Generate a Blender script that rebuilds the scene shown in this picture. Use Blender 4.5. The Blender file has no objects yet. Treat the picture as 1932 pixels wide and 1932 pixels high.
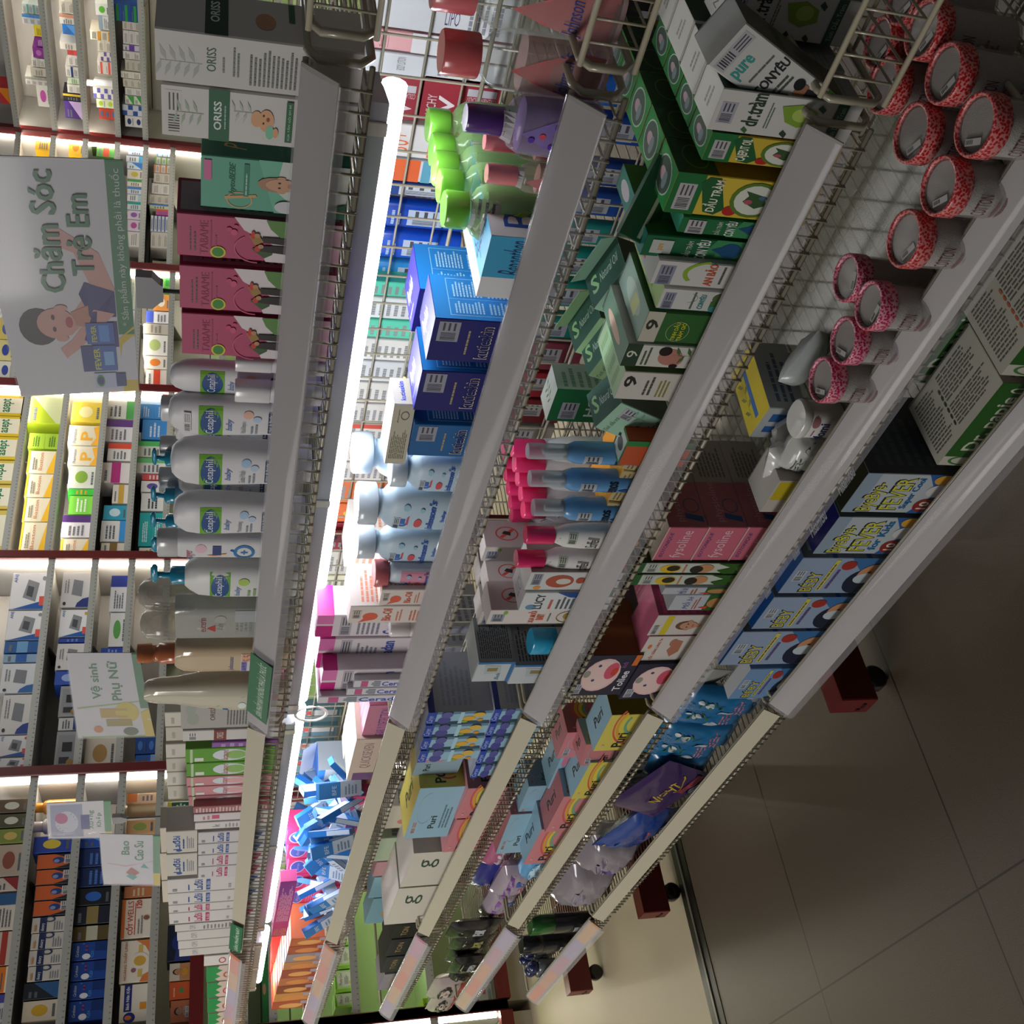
import bpy, math, random
from mathutils import Vector, Matrix
from mathutils.geometry import tessellate_polygon
SC = bpy.context.scene
COL = SC.collection
PI = math.pi

# ------------------------------------------------------------------ camera (held on its side), world, light, exposure
EYE = 1.245
FPX = 2074.16
AX = ((0.22006251, -0.61159853, -0.75994719), (-0.14972078, -0.79099058, 0.59322642), (-0.96392748, -0.01676701, -0.26563638))
cam_data = bpy.data.cameras.new('camera')
cam = bpy.data.objects.new('camera', cam_data)
COL.objects.link(cam)
cam_data.sensor_width = 36.0
cam_data.lens = 36.0 * FPX / 1932.0
cam_data.clip_start = 0.05
cam.matrix_world = Matrix(((AX[0][0], -AX[0][1], -AX[0][2], 0), (AX[1][0], -AX[1][1], -AX[1][2], 0), (AX[2][0], -AX[2][1], -AX[2][2], EYE), (0, 0, 0, 1)))
SC.camera = cam
SC.view_settings.view_transform = 'Standard'
SC.view_settings.look = 'None'
SC.view_settings.gamma = 1.0
SC.view_settings.use_curve_mapping = False
SC.view_settings.exposure = 0.0
SC.cycles.use_denoising = True
SC.cycles.max_bounces = 6
SC.cycles.diffuse_bounces = 3
SC.cycles.glossy_bounces = 3
SC.cycles.transparent_max_bounces = 14
SC.cycles.caustics_reflective = False
SC.cycles.caustics_refractive = False
SC.cycles.sample_clamp_indirect = 4.0
world = bpy.data.worlds.new('world')
SC.world = world
world.use_nodes = True
world.node_tree.nodes['Background'].inputs[0].default_value = (0.93, 0.95, 1.0, 1)
world.node_tree.nodes['Background'].inputs[1].default_value = 0.075

def area(name, loc, rot, sx, sy, watts, col=(1, 1, 1)):
    l = bpy.data.lights.new(name, 'AREA')
    l.shape = 'RECTANGLE'; l.size = sx; l.size_y = sy; l.energy = watts; l.color = col
    o = bpy.data.objects.new(name, l); COL.objects.link(o)
    o.location = loc; o.rotation_euler = rot
    return o
# ceiling fluorescent fields of the shop: behind the gondola and at the far end, plus an added front fill
area('ceiling_light_back', (-2.5, 3.6, 2.75), (0, 0, 0), 3.2, 1.2, 38, (1.0, 0.98, 0.95))
area('ceiling_light_far', (-3.5, -0.9, 2.75), (0, math.radians(4), 0), 0.8, 1.8, 22, (1.0, 0.95, 0.88))
area('front_fill', (-3.0, -2.5, 2.35), (math.radians(60), 0, 0), 2.2, 0.6, 70, (1.0, 0.97, 0.93))  # tilted fill added to brighten the gondola fronts, not a lamp of the shop

# ------------------------------------------------------------------ points in the room from directions seen by the camera
def ray(px, py):
    c = (px - 966.0, py - 966.0, FPX)
    return Vector([sum(AX[i][j] * c[j] for j in range(3)) for i in range(3)])
def onY(px, py, Y):
    r = ray(px, py); r = r * (Y / r.y); return Vector((r.x, r.y, r.z + EYE))
def onX(px, py, X):
    r = ray(px, py); r = r * (X / r.x); return Vector((r.x, r.y, r.z + EYE))
def onZ(px, py, Z):
    r = ray(px, py); r = r * ((Z - EYE) / r.z); return Vector((r.x, r.y, r.z + EYE))
def onP(px, py, p0, n):
    r = ray(px, py); o = Vector((0, 0, EYE)); t = (p0 - o).dot(n) / r.dot(n); return o + r * t

# ------------------------------------------------------------------ materials
MATS = {}
def lin(h):
    h = h.lstrip('#'); v = [int(h[i:i + 2], 16) / 255 for i in (0, 2, 4)]
    return tuple(c / 12.92 if c <= 0.04045 else ((c + 0.055) / 1.055) ** 2.4 for c in v) + (1,)
def base_mat(key):
    m = bpy.data.materials.new(key); m.use_nodes = True
    MATS[key] = m
    return m, m.node_tree, m.node_tree.nodes['Principled BSDF']
def M(key):
    """'rrggbb' printed card, 'rrggbb:p' glossy plastic, ':m' satin metal, ':t' clear plastic, ':w' wrap film, ':e5' lamp"""
    if key in MATS: return MATS[key]
    h, _, kind = key.partition(':')
    m, nt, b = base_mat(key)
    c = lin(h)
    b.inputs['Base Color'].default_value = c
    if kind == '':
        b.inputs['Roughness'].default_value = 0.42
        b.inputs['Specular IOR Level'].default_value = 0.35
    elif kind == 'f':
        b.inputs['Roughness'].default_value = 0.9
    elif kind == 'p':
        b.inputs['Roughness'].default_value = 0.22
        b.inputs['Coat Weight'].default_value = 0.2
    elif kind == 's':
        b.inputs['Roughness'].default_value = 0.45
        b.inputs['Subsurface Weight'].default_value = 0.0
    elif kind == 'm':
        b.inputs['Roughness'].default_value = 0.38
        b.inputs['Metallic'].default_value = 0.25
        n = nt.nodes.new('ShaderNodeTexNoise'); n.inputs['Scale'].default_value = 40
        r = nt.nodes.new('ShaderNodeMapRange'); r.inputs[3].default_value = 0.28; r.inputs[4].default_value = 0.5
        nt.links.new(n.outputs[0], r.inputs[0]); nt.links.new(r.outputs[0], b.inputs['Roughness'])
    elif kind[0] in 'tw':
        a = {'t': 0.28, 'w': 0.10}[kind[0]] if len(kind) == 1 else float(kind[1:])
        out = nt.nodes['Material Output']
        tr = nt.nodes.new('ShaderNodeBsdfTransparent'); tr.inputs[0].default_value = tuple(0.35 * x + 0.65 for x in c[:3]) + (1,)
        b.inputs['Roughness'].default_value = 0.10 if kind[0] == 't' else 0.2
        b.inputs['Specular IOR Level'].default_value = 0.7
        lw = nt.nodes.new('ShaderNodeLayerWeight'); lw.inputs[0].default_value = 0.35
        mr = nt.nodes.new('ShaderNodeMapRange'); mr.inputs[3].default_value = a; mr.inputs[4].default_value = min(1, a + 0.42)
        mx = nt.nodes.new('ShaderNodeMixShader')
        nt.links.new(lw.outputs['Facing'], mr.inputs[0]); nt.links.new(mr.outputs[0], mx.inputs[0])
        nt.links.new(tr.outputs[0], mx.inputs[1]); nt.links.new(b.outputs[0], mx.inputs[2]); nt.links.new(mx.outputs[0], out.inputs[0])
        if kind[0] == 'w':
            n = nt.nodes.new('ShaderNodeTexNoise'); n.inputs['Scale'].default_value = 55; n.inputs['Detail'].default_value = 3
            bp = nt.nodes.new('ShaderNodeBump'); bp.inputs['Strength'].default_value = 0.6; bp.inputs['Distance'].default_value = 0.004
            nt.links.new(n.outputs[0], bp.inputs['Height']); nt.links.new(bp.outputs[0], b.inputs['Normal'])
    elif kind[0] == 'e':
        b.inputs['Emission Color'].default_value = c
        b.inputs['Emission Strength'].default_value = float(kind[1:])
    return m
# floor: large speckled tiles with thin dark joints running along the two walls
m, nt, b = base_mat('floor_tiles')
tc = nt.nodes.new('ShaderNodeTexCoord')
mp = nt.nodes.new('ShaderNodeMapping'); mp.inputs['Location'].default_value = (1.606, -0.4725, 0)
br = nt.nodes.new('ShaderNodeTexBrick'); br.offset = 0; br.squash = 1
br.inputs['Scale'].default_value = 1.0; br.inputs['Mortar Size'].default_value = 0.0022; br.inputs['Mortar Smooth'].default_value = 0.3
br.inputs['Brick Width'].default_value = 0.6; br.inputs['Row Height'].default_value = 0.6
br.inputs['Color1'].default_value = lin('51463a'); br.inputs['Color2'].default_value = lin('4c4236'); br.inputs['Mortar'].default_value = lin('1f1a15')
n = nt.nodes.new('ShaderNodeTexNoise'); n.inputs['Scale'].default_value = 420; n.inputs['Detail'].default_value = 2
mr = nt.nodes.new('ShaderNodeMapRange'); mr.inputs[1].default_value = 0.3; mr.inputs[2].default_value = 0.7; mr.inputs[3].default_value = 0.72; mr.inputs[4].default_value = 1.2
vm = nt.nodes.new('ShaderNodeVectorMath'); vm.operation = 'SCALE'
nt.links.new(tc.outputs['Object'], mp.inputs[0]); nt.links.new(mp.outputs[0], br.inputs[0]); nt.links.new(mp.outputs[0], n.inputs[0])
nt.links.new(n.outputs[0], mr.inputs[0]); nt.links.new(br.outputs[0], vm.inputs[0]); nt.links.new(mr.outputs[0], vm.inputs['Scale'])
nt.links.new(vm.outputs[0], b.inputs['Base Color'])
b.inputs['Roughness'].default_value = 0.42
m, nt, b = base_mat('floor_pale')
n = nt.nodes.new('ShaderNodeTexNoise'); n.inputs['Scale'].default_value = 5
cr = nt.nodes.new('ShaderNodeMix'); cr.data_type = 'RGBA'; cr.inputs[6].default_value = lin('b3a68b'); cr.inputs[7].default_value = lin('a0947c')
nt.links.new(n.outputs[0], cr.inputs[0]); nt.links.new(cr.outputs[2], b.inputs['Base Color']); b.inputs['Roughness'].default_value = 0.5
m, nt, b = base_mat('painted_wall')
n = nt.nodes.new('ShaderNodeTexNoise'); n.inputs['Scale'].default_value = 9
cr = nt.nodes.new('ShaderNodeMix'); cr.data_type = 'RGBA'; cr.inputs[6].default_value = lin('b9b5ad'); cr.inputs[7].default_value = lin('aca8a0')
nt.links.new(n.outputs[0], cr.inputs[0]); nt.links.new(cr.outputs[2], b.inputs['Base Color']); b.inputs['Roughness'].default_value = 0.6
m, nt, b = base_mat('red_paint')
n = nt.nodes.new('ShaderNodeTexNoise'); n.inputs['Scale'].default_value = 14
cr = nt.nodes.new('ShaderNodeMix'); cr.data_type = 'RGBA'; cr.inputs[6].default_value = lin('661213'); cr.inputs[7].default_value = lin('520d0f')
nt.links.new(n.outputs[0], cr.inputs[0]); nt.links.new(cr.outputs[2], b.inputs['Base Color']); b.inputs['Roughness'].default_value = 0.35
m, nt, b = base_mat('cotton')
n = nt.nodes.new('ShaderNodeTexNoise'); n.inputs['Scale'].default_value = 60; n.inputs['Detail'].default_value = 5
cr = nt.nodes.new('ShaderNodeMix'); cr.data_type = 'RGBA'; cr.inputs[6].default_value = lin('b4b2ac'); cr.inputs[7].default_value = lin('f4f3f0')
bp = nt.nodes.new('ShaderNodeBump'); bp.inputs['Strength'].default_value = 0.7; bp.inputs['Distance'].default_value = 0.003
nt.links.new(n.outputs[0], cr.inputs[0]); nt.links.new(cr.outputs[2], b.inputs['Base Color']); nt.links.new(n.outputs[0], bp.inputs['Height']); nt.links.new(bp.outputs[0], b.inputs['Normal']); b.inputs['Roughness'].default_value = 0.9
def lace(key, c1, c2):
    m, nt, b = base_mat(key)
    n = nt.nodes.new('ShaderNodeTexVoronoi'); n.inputs['Scale'].default_value = 330; t = nt.nodes.new('ShaderNodeTexCoord'); nt.links.new(t.outputs['Object'], n.inputs[0])
    cr = nt.nodes.new('ShaderNodeValToRGB'); cr.color_ramp.elements[0].color = lin(c1); cr.color_ramp.elements[1].color = lin(c2)
    cr.color_ramp.elements[0].position = 0.42; cr.color_ramp.elements[1].position = 0.6; cr.color_ramp.interpolation = 'EASE'
    nt.links.new(n.outputs[0], cr.inputs[0]); nt.links.new(cr.outputs[0], b.inputs['Base Color']); b.inputs['Roughness'].default_value = 0.3
lace('lace_red', 'b81c22', 'd88a88'); lace('lace_pink', 'bd1f4e', 'dca0b0')

# ------------------------------------------------------------------ mesh collector
class G:
    def __init__(s): s.v = []; s.f = []; s.m = []; s.ms = []; s.sm = []
    def mi(s, k):
        if k not in s.ms: s.ms.append(k)
        return s.ms.index(k)
    def add(s, vs, fs, k, smooth=False):
        o = len(s.v); i = s.mi(k); s.v.extend(tuple(v) for v in vs)
        for f in fs: s.f.append([o + a for a in f]); s.m.append(i); s.sm.append(smooth)
    def box(s, a, b, k, ch=0.0):
        (x0, y0, z0), (x1, y1, z1) = a, b
        c = min(ch, (x1 - x0) / 3, (y1 - y0) / 3)
        if c <= 0: P = [(x0, y0), (x1, y0), (x1, y1), (x0, y1)]
        else: P = [(x0 + c, y0), (x1 - c, y0), (x1, y0 + c), (x1, y1 - c), (x1 - c, y1), (x0 + c, y1), (x0, y1 - c), (x0, y0 + c)]
        n = len(P)
        s.add([(x, y, z0) for x, y in P] + [(x, y, z1) for x, y in P],
              [[(i + 1) % n, (i + 1) % n + n, i + n, i][::-1] for i in range(n)] + [list(range(n))[::-1], list(range(n, 2 * n))], k)
    def hexa(s, P, k):   # 8 points: bottom 4 ccw, top 4 ccw
        s.add(P, [[3, 2, 1, 0], [4, 5, 6, 7], [0, 1, 5, 4], [1, 2, 6, 5], [2, 3, 7, 6], [3, 0, 4, 7]], k)
    def tube(s, pts, r, k, n=6, closed=False):
        pts = [Vector(p) for p in pts]; N = len(pts); rings = []; up = None
        for i, p in enumerate(pts):
            a = pts[i - 1] if (i > 0 or closed) else p; b2 = pts[(i + 1) % N] if (i < N - 1 or closed) else p
            t = (b2 - a).normalized()
            if up is None: up = Vector((1, 0, 0)) if max(q.x for q in pts) - min(q.x for q in pts) < 1e-5 else (Vector((0, 0, 1)) if abs(t.z) < 0.9 else Vector((0, 1, 0)))
            u = t.cross(up)
            if u.length < 1e-4: u = t.cross(Vector((0.3, 0.9, 0.1)))
            u.normalize(); w = t.cross(u); up = w * -1 if False else up
            rr = r
            rings.append([p + u * rr * math.cos(2 * PI * j / n) + w * rr * math.sin(2 * PI * j / n) for j in range(n)])
        vs = [v for q in rings for v in q]; fs = []
        for i in range(N if closed else N - 1):
            for j in range(n):
                a = i * n + j; b2 = i * n + (j + 1) % n; c = ((i + 1) % N) * n + (j + 1) % n; d = ((i + 1) % N) * n + j
                fs.append([a, b2, c, d])
        if not closed: fs += [list(range(n))[::-1], list(range((N - 1) * n, N * n))]
        s.add(vs, fs, k, True)
    def loft(s, secs, k, n=28, cx=0, cy=0, captop=True, capbot=True):
        """secs: (z, hx, hy, exponent) rounded outlines stacked upwards"""
        vs = []
        for z, hx, hy, e in secs:
            for j in range(n):
                a = 2 * PI * j / n; c, q = math.cos(a), math.sin(a)
                vs.append((cx + hx * math.copysign(abs(c) ** (2 / e), c), cy + hy * math.copysign(abs(q) ** (2 / e), q), z))
        fs = [[i * n + j, i * n + (j + 1) % n, (i + 1) * n + (j + 1) % n, (i + 1) * n + j] for i in range(len(secs) - 1) for j in range(n)]
        s.add(vs, fs, k, True)
        L = len(secs)
        if capbot: s.add(vs[:n], [list(range(n))[::-1]], k)
        if captop: s.add(vs[(L - 1) * n:], [list(range(n))], k)
    def build(s, name, parent=None, loc=None, rot=None):
        me = bpy.data.meshes.new(name); me.from_pydata(s.v, [], s.f)
        for k in s.ms: me.materials.append(M(k))
        me.polygons.foreach_set('material_index', s.m); me.polygons.foreach_set('use_smooth', s.sm)
        me.update()
        o = bpy.data.objects.new(name, me); COL.objects.link(o)
        if parent is not None: o.parent = parent
        if loc is not None: o.location = loc
        if rot is not None: o.rotation_euler = rot
        return o

def tag(o, label, cat, group=None, kind=None):
    o['label'] = label; o['category'] = cat
    if group: o['group'] = group
    if kind: o['kind'] = kind
    return o
def struct(g, name, label=None):
    o = g.build(name); o['kind'] = 'structure'
    if label: o['label'] = label
    return o
def empty(name, label, cat, loc=(0, 0, 0), rz=0, group=None):
    o = bpy.data.objects.new(name, None); COL.objects.link(o); o.empty_display_size = 0.02
    o.location = loc; o.rotation_euler = (0, 0, rz)
    return tag(o, label, cat, group)
def dup(root, loc, rot=None, label=None):
    r = root.copy(); COL.objects.link(r); r.location = loc
    if rot is not None: r.rotation_euler = rot
    if label: r['label'] = label
    for ch in root.children:
        c = ch.copy(); COL.objects.link(c); c.parent = r
        for gch in ch.children:
            d = gch.copy(); COL.objects.link(d); d.parent = c
    return r

# ------------------------------------------------------------------ printed artwork laid on a surface
TXT = {}
def glyphs(text, bold=False, italic=False):
    key = (text, bold, italic)
    if key in TXT: return TXT[key]
    cu = bpy.data.curves.new('t', 'FONT'); cu.body = text; cu.size = 1; cu.resolution_u = 2; cu.fill_mode = 'FRONT'
    if bold: cu.offset = 0.022
    if italic: cu.shear = 0.35
    ob = bpy.data.objects.new('t', cu); COL.objects.link(ob)
    me = ob.to_mesh()
    vs = [(v.co.x, v.co.y) for v in me.vertices]; fs = [tuple(p.vertices) for p in me.polygons]
    ob.to_mesh_clear(); bpy.data.objects.remove(ob); bpy.data.curves.remove(cu)
    if not vs: vs = [(0, 0), (1, 0), (1, 1)]; fs = [(0, 1, 2)]
    x0 = min(v[0] for v in vs); x1 = max(v[0] for v in vs); y0 = min(v[1] for v in vs); y1 = max(v[1] for v in vs)
    r = [((v[0] - x0) / max(x1 - x0, 1e-6), (v[1] - y0) / max(y1 - y0, 1e-6)) for v in vs], fs
    TXT[key] = r
    return r
def art(g, prims, fn, curved=False, eps=0.00008, seed=1):
    """fn(u, v, off) -> point; u, v in 0..1 over the face"""
    R = random.Random(seed); k = 1
    def put(P2, F, col):
        g.add([fn(u, v, eps * k) for u, v in P2], F, col)
    def rect(x0, y0, x1, y1, col):
        nx = max(1, int(abs(x1 - x0) * 14)) if curved else 1; ny = max(1, int(abs(y1 - y0) * 10)) if curved == 2 else 1
        P2 = [(x0 + (x1 - x0) * i / nx, y0 + (y1 - y0) * j / ny) for j in range(ny + 1) for i in range(nx + 1)]
        put(P2, [[j * (nx + 1) + i, j * (nx + 1) + i + 1, (j + 1) * (nx + 1) + i + 1, (j + 1) * (nx + 1) + i] for j in range(ny) for i in range(nx)], col)
    for p in prims:
        t, col = p[0], p[1]; k += 1
        if t == 'r': rect(p[2], p[3], p[4], p[5], col)
        elif t == 'e':
            cx, cy, rx, ry = p[2:6]; n = 18
            rings = 3 if curved else 1
            P2 = [(cx, cy)] + [(cx + rx * q / rings * math.cos(2 * PI * i / n), cy + ry * q / rings * math.sin(2 * PI * i / n)) for q in range(1, rings + 1) for i in range(n)]
            F = [[0, 1 + i, 1 + (i + 1) % n] for i in range(n)]
            for q in range(rings - 1):
                F += [[1 + q * n + i, 1 + (q + 1) * n + i, 1 + (q + 1) * n + (i + 1) % n, 1 + q * n + (i + 1) % n] for i in range(n)]
            put(P2, F, col)
        elif t == 'o':
            cx, cy, rx, ry, th = p[2:7]; n = 20; a = p[7] if len(p) > 7 else 0; sp = p[8] if len(p) > 8 else 2 * PI
            P2 = []
            for i in range(n + 1):
                an = a + sp * i / n
                P2 += [(cx + rx * math.cos(an), cy + ry * math.sin(an)), (cx + rx * (1 - th) * math.cos(an), cy + ry * (1 - th) * math.sin(an))]
            put(P2, [[2 * i, 2 * i + 2, 2 * i + 3, 2 * i + 1] for i in range(n)], col)
        elif t == 'p':
            pts = p[2]; tri = tessellate_polygon([[Vector((x, y, 0)) for x, y in pts]])
            F = []
            for a, b2, c in tri:
                A, B, Cc = pts[a], pts[b2], pts[c]
                F.append([a, b2, c] if (B[0] - A[0]) * (Cc[1] - A[1]) - (B[1] - A[1]) * (Cc[0] - A[0]) > 0 else [a, c, b2])
            put(pts, F, col)
        elif t == 't':
            text, x0, y0, x1, y1 = p[2:7]; o = p[7] if len(p) > 7 else ''
            vs, fs = glyphs(text, 'b' in o, 'i' in o)
            if 'v' in o: P2 = [(x1 - b2 * (x1 - x0), y0 + a * (y1 - y0)) for a, b2 in vs]
            elif 'd' in o: P2 = [(x0 + b2 * (x1 - x0), y1 - a * (y1 - y0)) for a, b2 in vs]
            elif 'u' in o: P2 = [(x1 - a * (x1 - x0), y1 - b2 * (y1 - y0)) for a, b2 in vs]
            else: P2 = [(x0 + a * (x1 - x0), y0 + b2 * (y1 - y0)) for a, b2 in vs]
            put(P2, fs, col)
        elif t == 'l':
            x0, y0, x1, y1, n = p[2:7]
            for i in range(n):
                yy = y1 - (i + 0.8) * (y1 - y0) / n; x = x0
                end = x0 + (x1 - x0) * R.uniform(0.7, 1)
                while x < end - 0.02 * (x1 - x0):
                    w = min((x1 - x0) * R.uniform(0.07, 0.2), end - x); rect(x, yy, x + w * 0.86, yy + (y1 - y0) / n * 0.5, col); x += w
        elif t == 'L':   # upright lines of small print
            x0, y0, x1, y1, n = p[2:7]
            for i in range(n):
                xx = x0 + (i + 0.2) * (x1 - x0) / n; rect(xx, y0, xx + (x1 - x0) / n * 0.5, y0 + (y1 - y0) * R.uniform(0.65, 1), col)
        elif t == 'k':   # price sticker with bars
            x0, y0, x1, y1 = p[2:6]; rect(x0, y0, x1, y1, col); k += 1
            n = 7
            for i in range(n):
                xx = x0 + (x1 - x0) * (0.06 + 0.42 * i / n); rect(xx, y0 + (y1 - y0) * 0.15, xx + (x1 - x0) * 0.03 * R.uniform(0.6, 1.3), y0 + (y1 - y0) * 0.85, '3a3a40')
            for i in range(3): rect(x0 + (x1 - x0) * 0.55, y0 + (y1 - y0) * (0.2 + 0.25 * i), x1 - (x1 - x0) * 0.06, y0 + (y1 - y0) * (0.3 + 0.25 * i), '4a4a50')
        elif t == 'B':   # baby or adult head and shoulders: cx, cy, size, hair colour, shirt colour, aspect
            cx, cy, sz, hair, shirt, asp = p[2:8]; skin = col
            def E(c2, x, y, a, b2):
                nonlocal k
                n = 14; put([(cx + sz * (x + a * math.cos(2 * PI * i / n)) * asp, cy + sz * (y + b2 * math.sin(2 * PI * i / n))) for i in range(n)], [list(range(n))], c2); k += 1
            E(shirt, 0, -1.25, 0.95, 0.6); E(skin, 0, -0.7, 0.28, 0.4); E(hair, 0, 0.16, 0.66, 0.74); E(skin, -0.64, -0.05, 0.12, 0.18); E(skin, 0.64, -0.05, 0.12, 0.18)
            E(skin, 0, -0.08, 0.58, 0.66); E('33241f', -0.22, 0.02, 0.08, 0.06); E('33241f', 0.22, 0.02, 0.08, 0.06); E('b5605a', 0, -0.38, 0.2, 0.07)
        elif t == 'F':   # leafy sprig
            x, y, sx, sy, n = p[2:7]
            rect(x - 0.006, y, x + 0.006, y + sy, col)
            for i in range(n):
                yy = y + sy * (i + 0.6) / n; d = 1 if i % 2 else -1
                put([(x, yy), (x + d * sx * 0.5, yy + sy * 0.02), (x + d * sx, yy + sy * 0.16), (x + d * sx * 0.4, yy + sy * 0.13)], [[0, 1, 2, 3] if d > 0 else [3, 2, 1, 0]], col)

def carton_mesh(w, d, h, base, faces=None, cols=None, ch=0.0012, eps=0.00008, opened=False, seed=1):
    """faces: {'F','R','T','L','B'}: art prims; cols: face base colours"""
    g = G(); faces = faces or {}; cols = cols or {}
    x, y = w / 2, d / 2
    g.box((-x, -y, 0), (x, y, h), base, ch)
    fr = {'F': (Vector((-x, -y, 0)), Vector((w, 0, 0)), Vector((0, 0, h)), Vector((0, -1, 0))),
          'R': (Vector((x, -y, 0)), Vector((0, d, 0)), Vector((0, 0, h)), Vector((1, 0, 0))),
          'L': (Vector((-x, y, 0)), Vector((0, -d, 0)), Vector((0, 0, h)), Vector((-1, 0, 0))),
          'B': (Vector((x, y, 0)), Vector((-w, 0, 0)), Vector((0, 0, h)), Vector((0, 1, 0))),
          'T': (Vector((-x, -y, h)), Vector((w, 0, 0)), Vector((0, d, 0)), Vector((0, 0, 1)))}
    for f, (o, u, v, n) in fr.items():
        pr = []
        if f in cols: pr.append(('r', cols[f], 0.004, 0.004, 0.996, 0.996))  # many right sides are darker than the rest, shade painted into them
        pr += faces.get(f, [])
        if f == 'T' and not opened: pr += [('r', '5a5650', 0.01, 0.965, 0.99, 0.985)]
        art(g, pr, lambda a, c, off, o=o, u=u, v=v, n=n: o + u * a + v * c + n * off, eps=eps, seed=seed)
    if opened:   # folded-up lid flap
        z = h; t = 0.0008
        g.hexa([(-x, y - t, z), (x, y - t, z), (x, y, z), (-x, y, z), (-x, y - 0.3 * d, z + 0.45 * d), (x, y - 0.3 * d, z + 0.45 * d), (x, y - 0.3 * d + t, z + 0.45 * d), (-x, y - 0.3 * d + t, z + 0.45 * d)], base)
    return g
# ------------------------------------------------------------------ the room
XE = -4.41          # front plane of the end wall racks
g = G(); g.box((-2.70, -3.2, -0.05), (2.0, 6.4, 0.0), 'floor_tiles'); struct(g, 'floor', 'dark speckled tiled floor')
g = G(); g.box((-4.95, -3.2, -0.05), (-2.78, 6.4, 0.0), 'floor_pale'); struct(g, 'floor_far', 'pale cream floor beyond the metal strip')
g = G(); g.box((-2.78, -3.2, -0.05), (-2.70, 6.4, 0.002), '17130f:m')
for y in (0.0,): g.box((-2.745, -3.2, 0.002), (-2.735, 6.4, 0.005), '6a655d:m')
struct(g, 'trim_1', 'dark metal strip across the floor')
g = G(); g.box((-4.97, -3.2, 0.0), (-4.87, 6.4, 2.9), 'painted_wall'); struct(g, 'wall_end')
g = G(); g.box((-4.87, 6.22, 0.0), (2.0, 6.32, 2.9), 'painted_wall'); struct(g, 'wall_side')

# ------------------------------------------------------------------ wall racks: bays between red posts
P3 = Vector((XE, 4.22, 0)); P1 = Vector((-3.93, 5.69, 0)); P2 = P3.lerp(P1, 0.472); P0 = Vector((-2.75, 5.69, 0))
PO = [Vector((XE, -1.10, 0)), Vector((XE, -0.02, 0)), Vector((XE, 1.02, 0)), Vector((XE, 2.075, 0)), Vector((XE, 3.14, 0)), P3, P2, P1, P0]
# each bay: (index of its post on the viewer's far-left side, pixel anchors that give every shelf its height)
BAYS = {
 'end': dict(a=1, b=2, where='next to the shop corner', sh=[]),
 'g': dict(a=2, b=3, sh=[(34, 1700), (129, 1700), (212, 1700), (289, 1700)]),
 'f': dict(a=3, b=4, sh=[(70, 1260), (158, 1260), (232, 1260), (303, 1260)]),
 'e': dict(a=4, b=5, sh=[(17, 960), (96, 960), (176, 960), (242, 960), (310, 960)]),
 'd': dict(a=5, b=6, sh=[(30, 610), (256, 600), (320, 600)]),
 'c': dict(a=6, b=7, sh=[(30, 270), (97, 270), (158, 270), (219, 270), (268, 380), (320, 380)]),
 'b': dict(a=7, b=8, sh=[(12, 120), (87, 120), (149, 120), (212, 120), (266, 120)]),
}
def bay_frame(k):
    B = BAYS[k]; A, Bp = PO[B['a']], PO[B['b']]
    u = (Bp - A).normalized(); n = Vector((u.y, -u.x, 0)) if k else None   # u runs to the right as seen; n faces the shop
    return A, Bp, u, n
DEP = 0.30
RNAME = {'g': 'far end rack bay with blue medicine cartons', 'f': 'rack bay with blood pressure monitors', 'e': 'rack bay with yellow cartons', 'd': 'rack bay behind the large sign', 'c': 'corner rack bay with yellow and green cartons', 'b': 'side wall rack bay with small medicine cartons', 'end': 'rack bay at the very end with orange edges'}
LED = 'fff6e6:e42'
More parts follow.
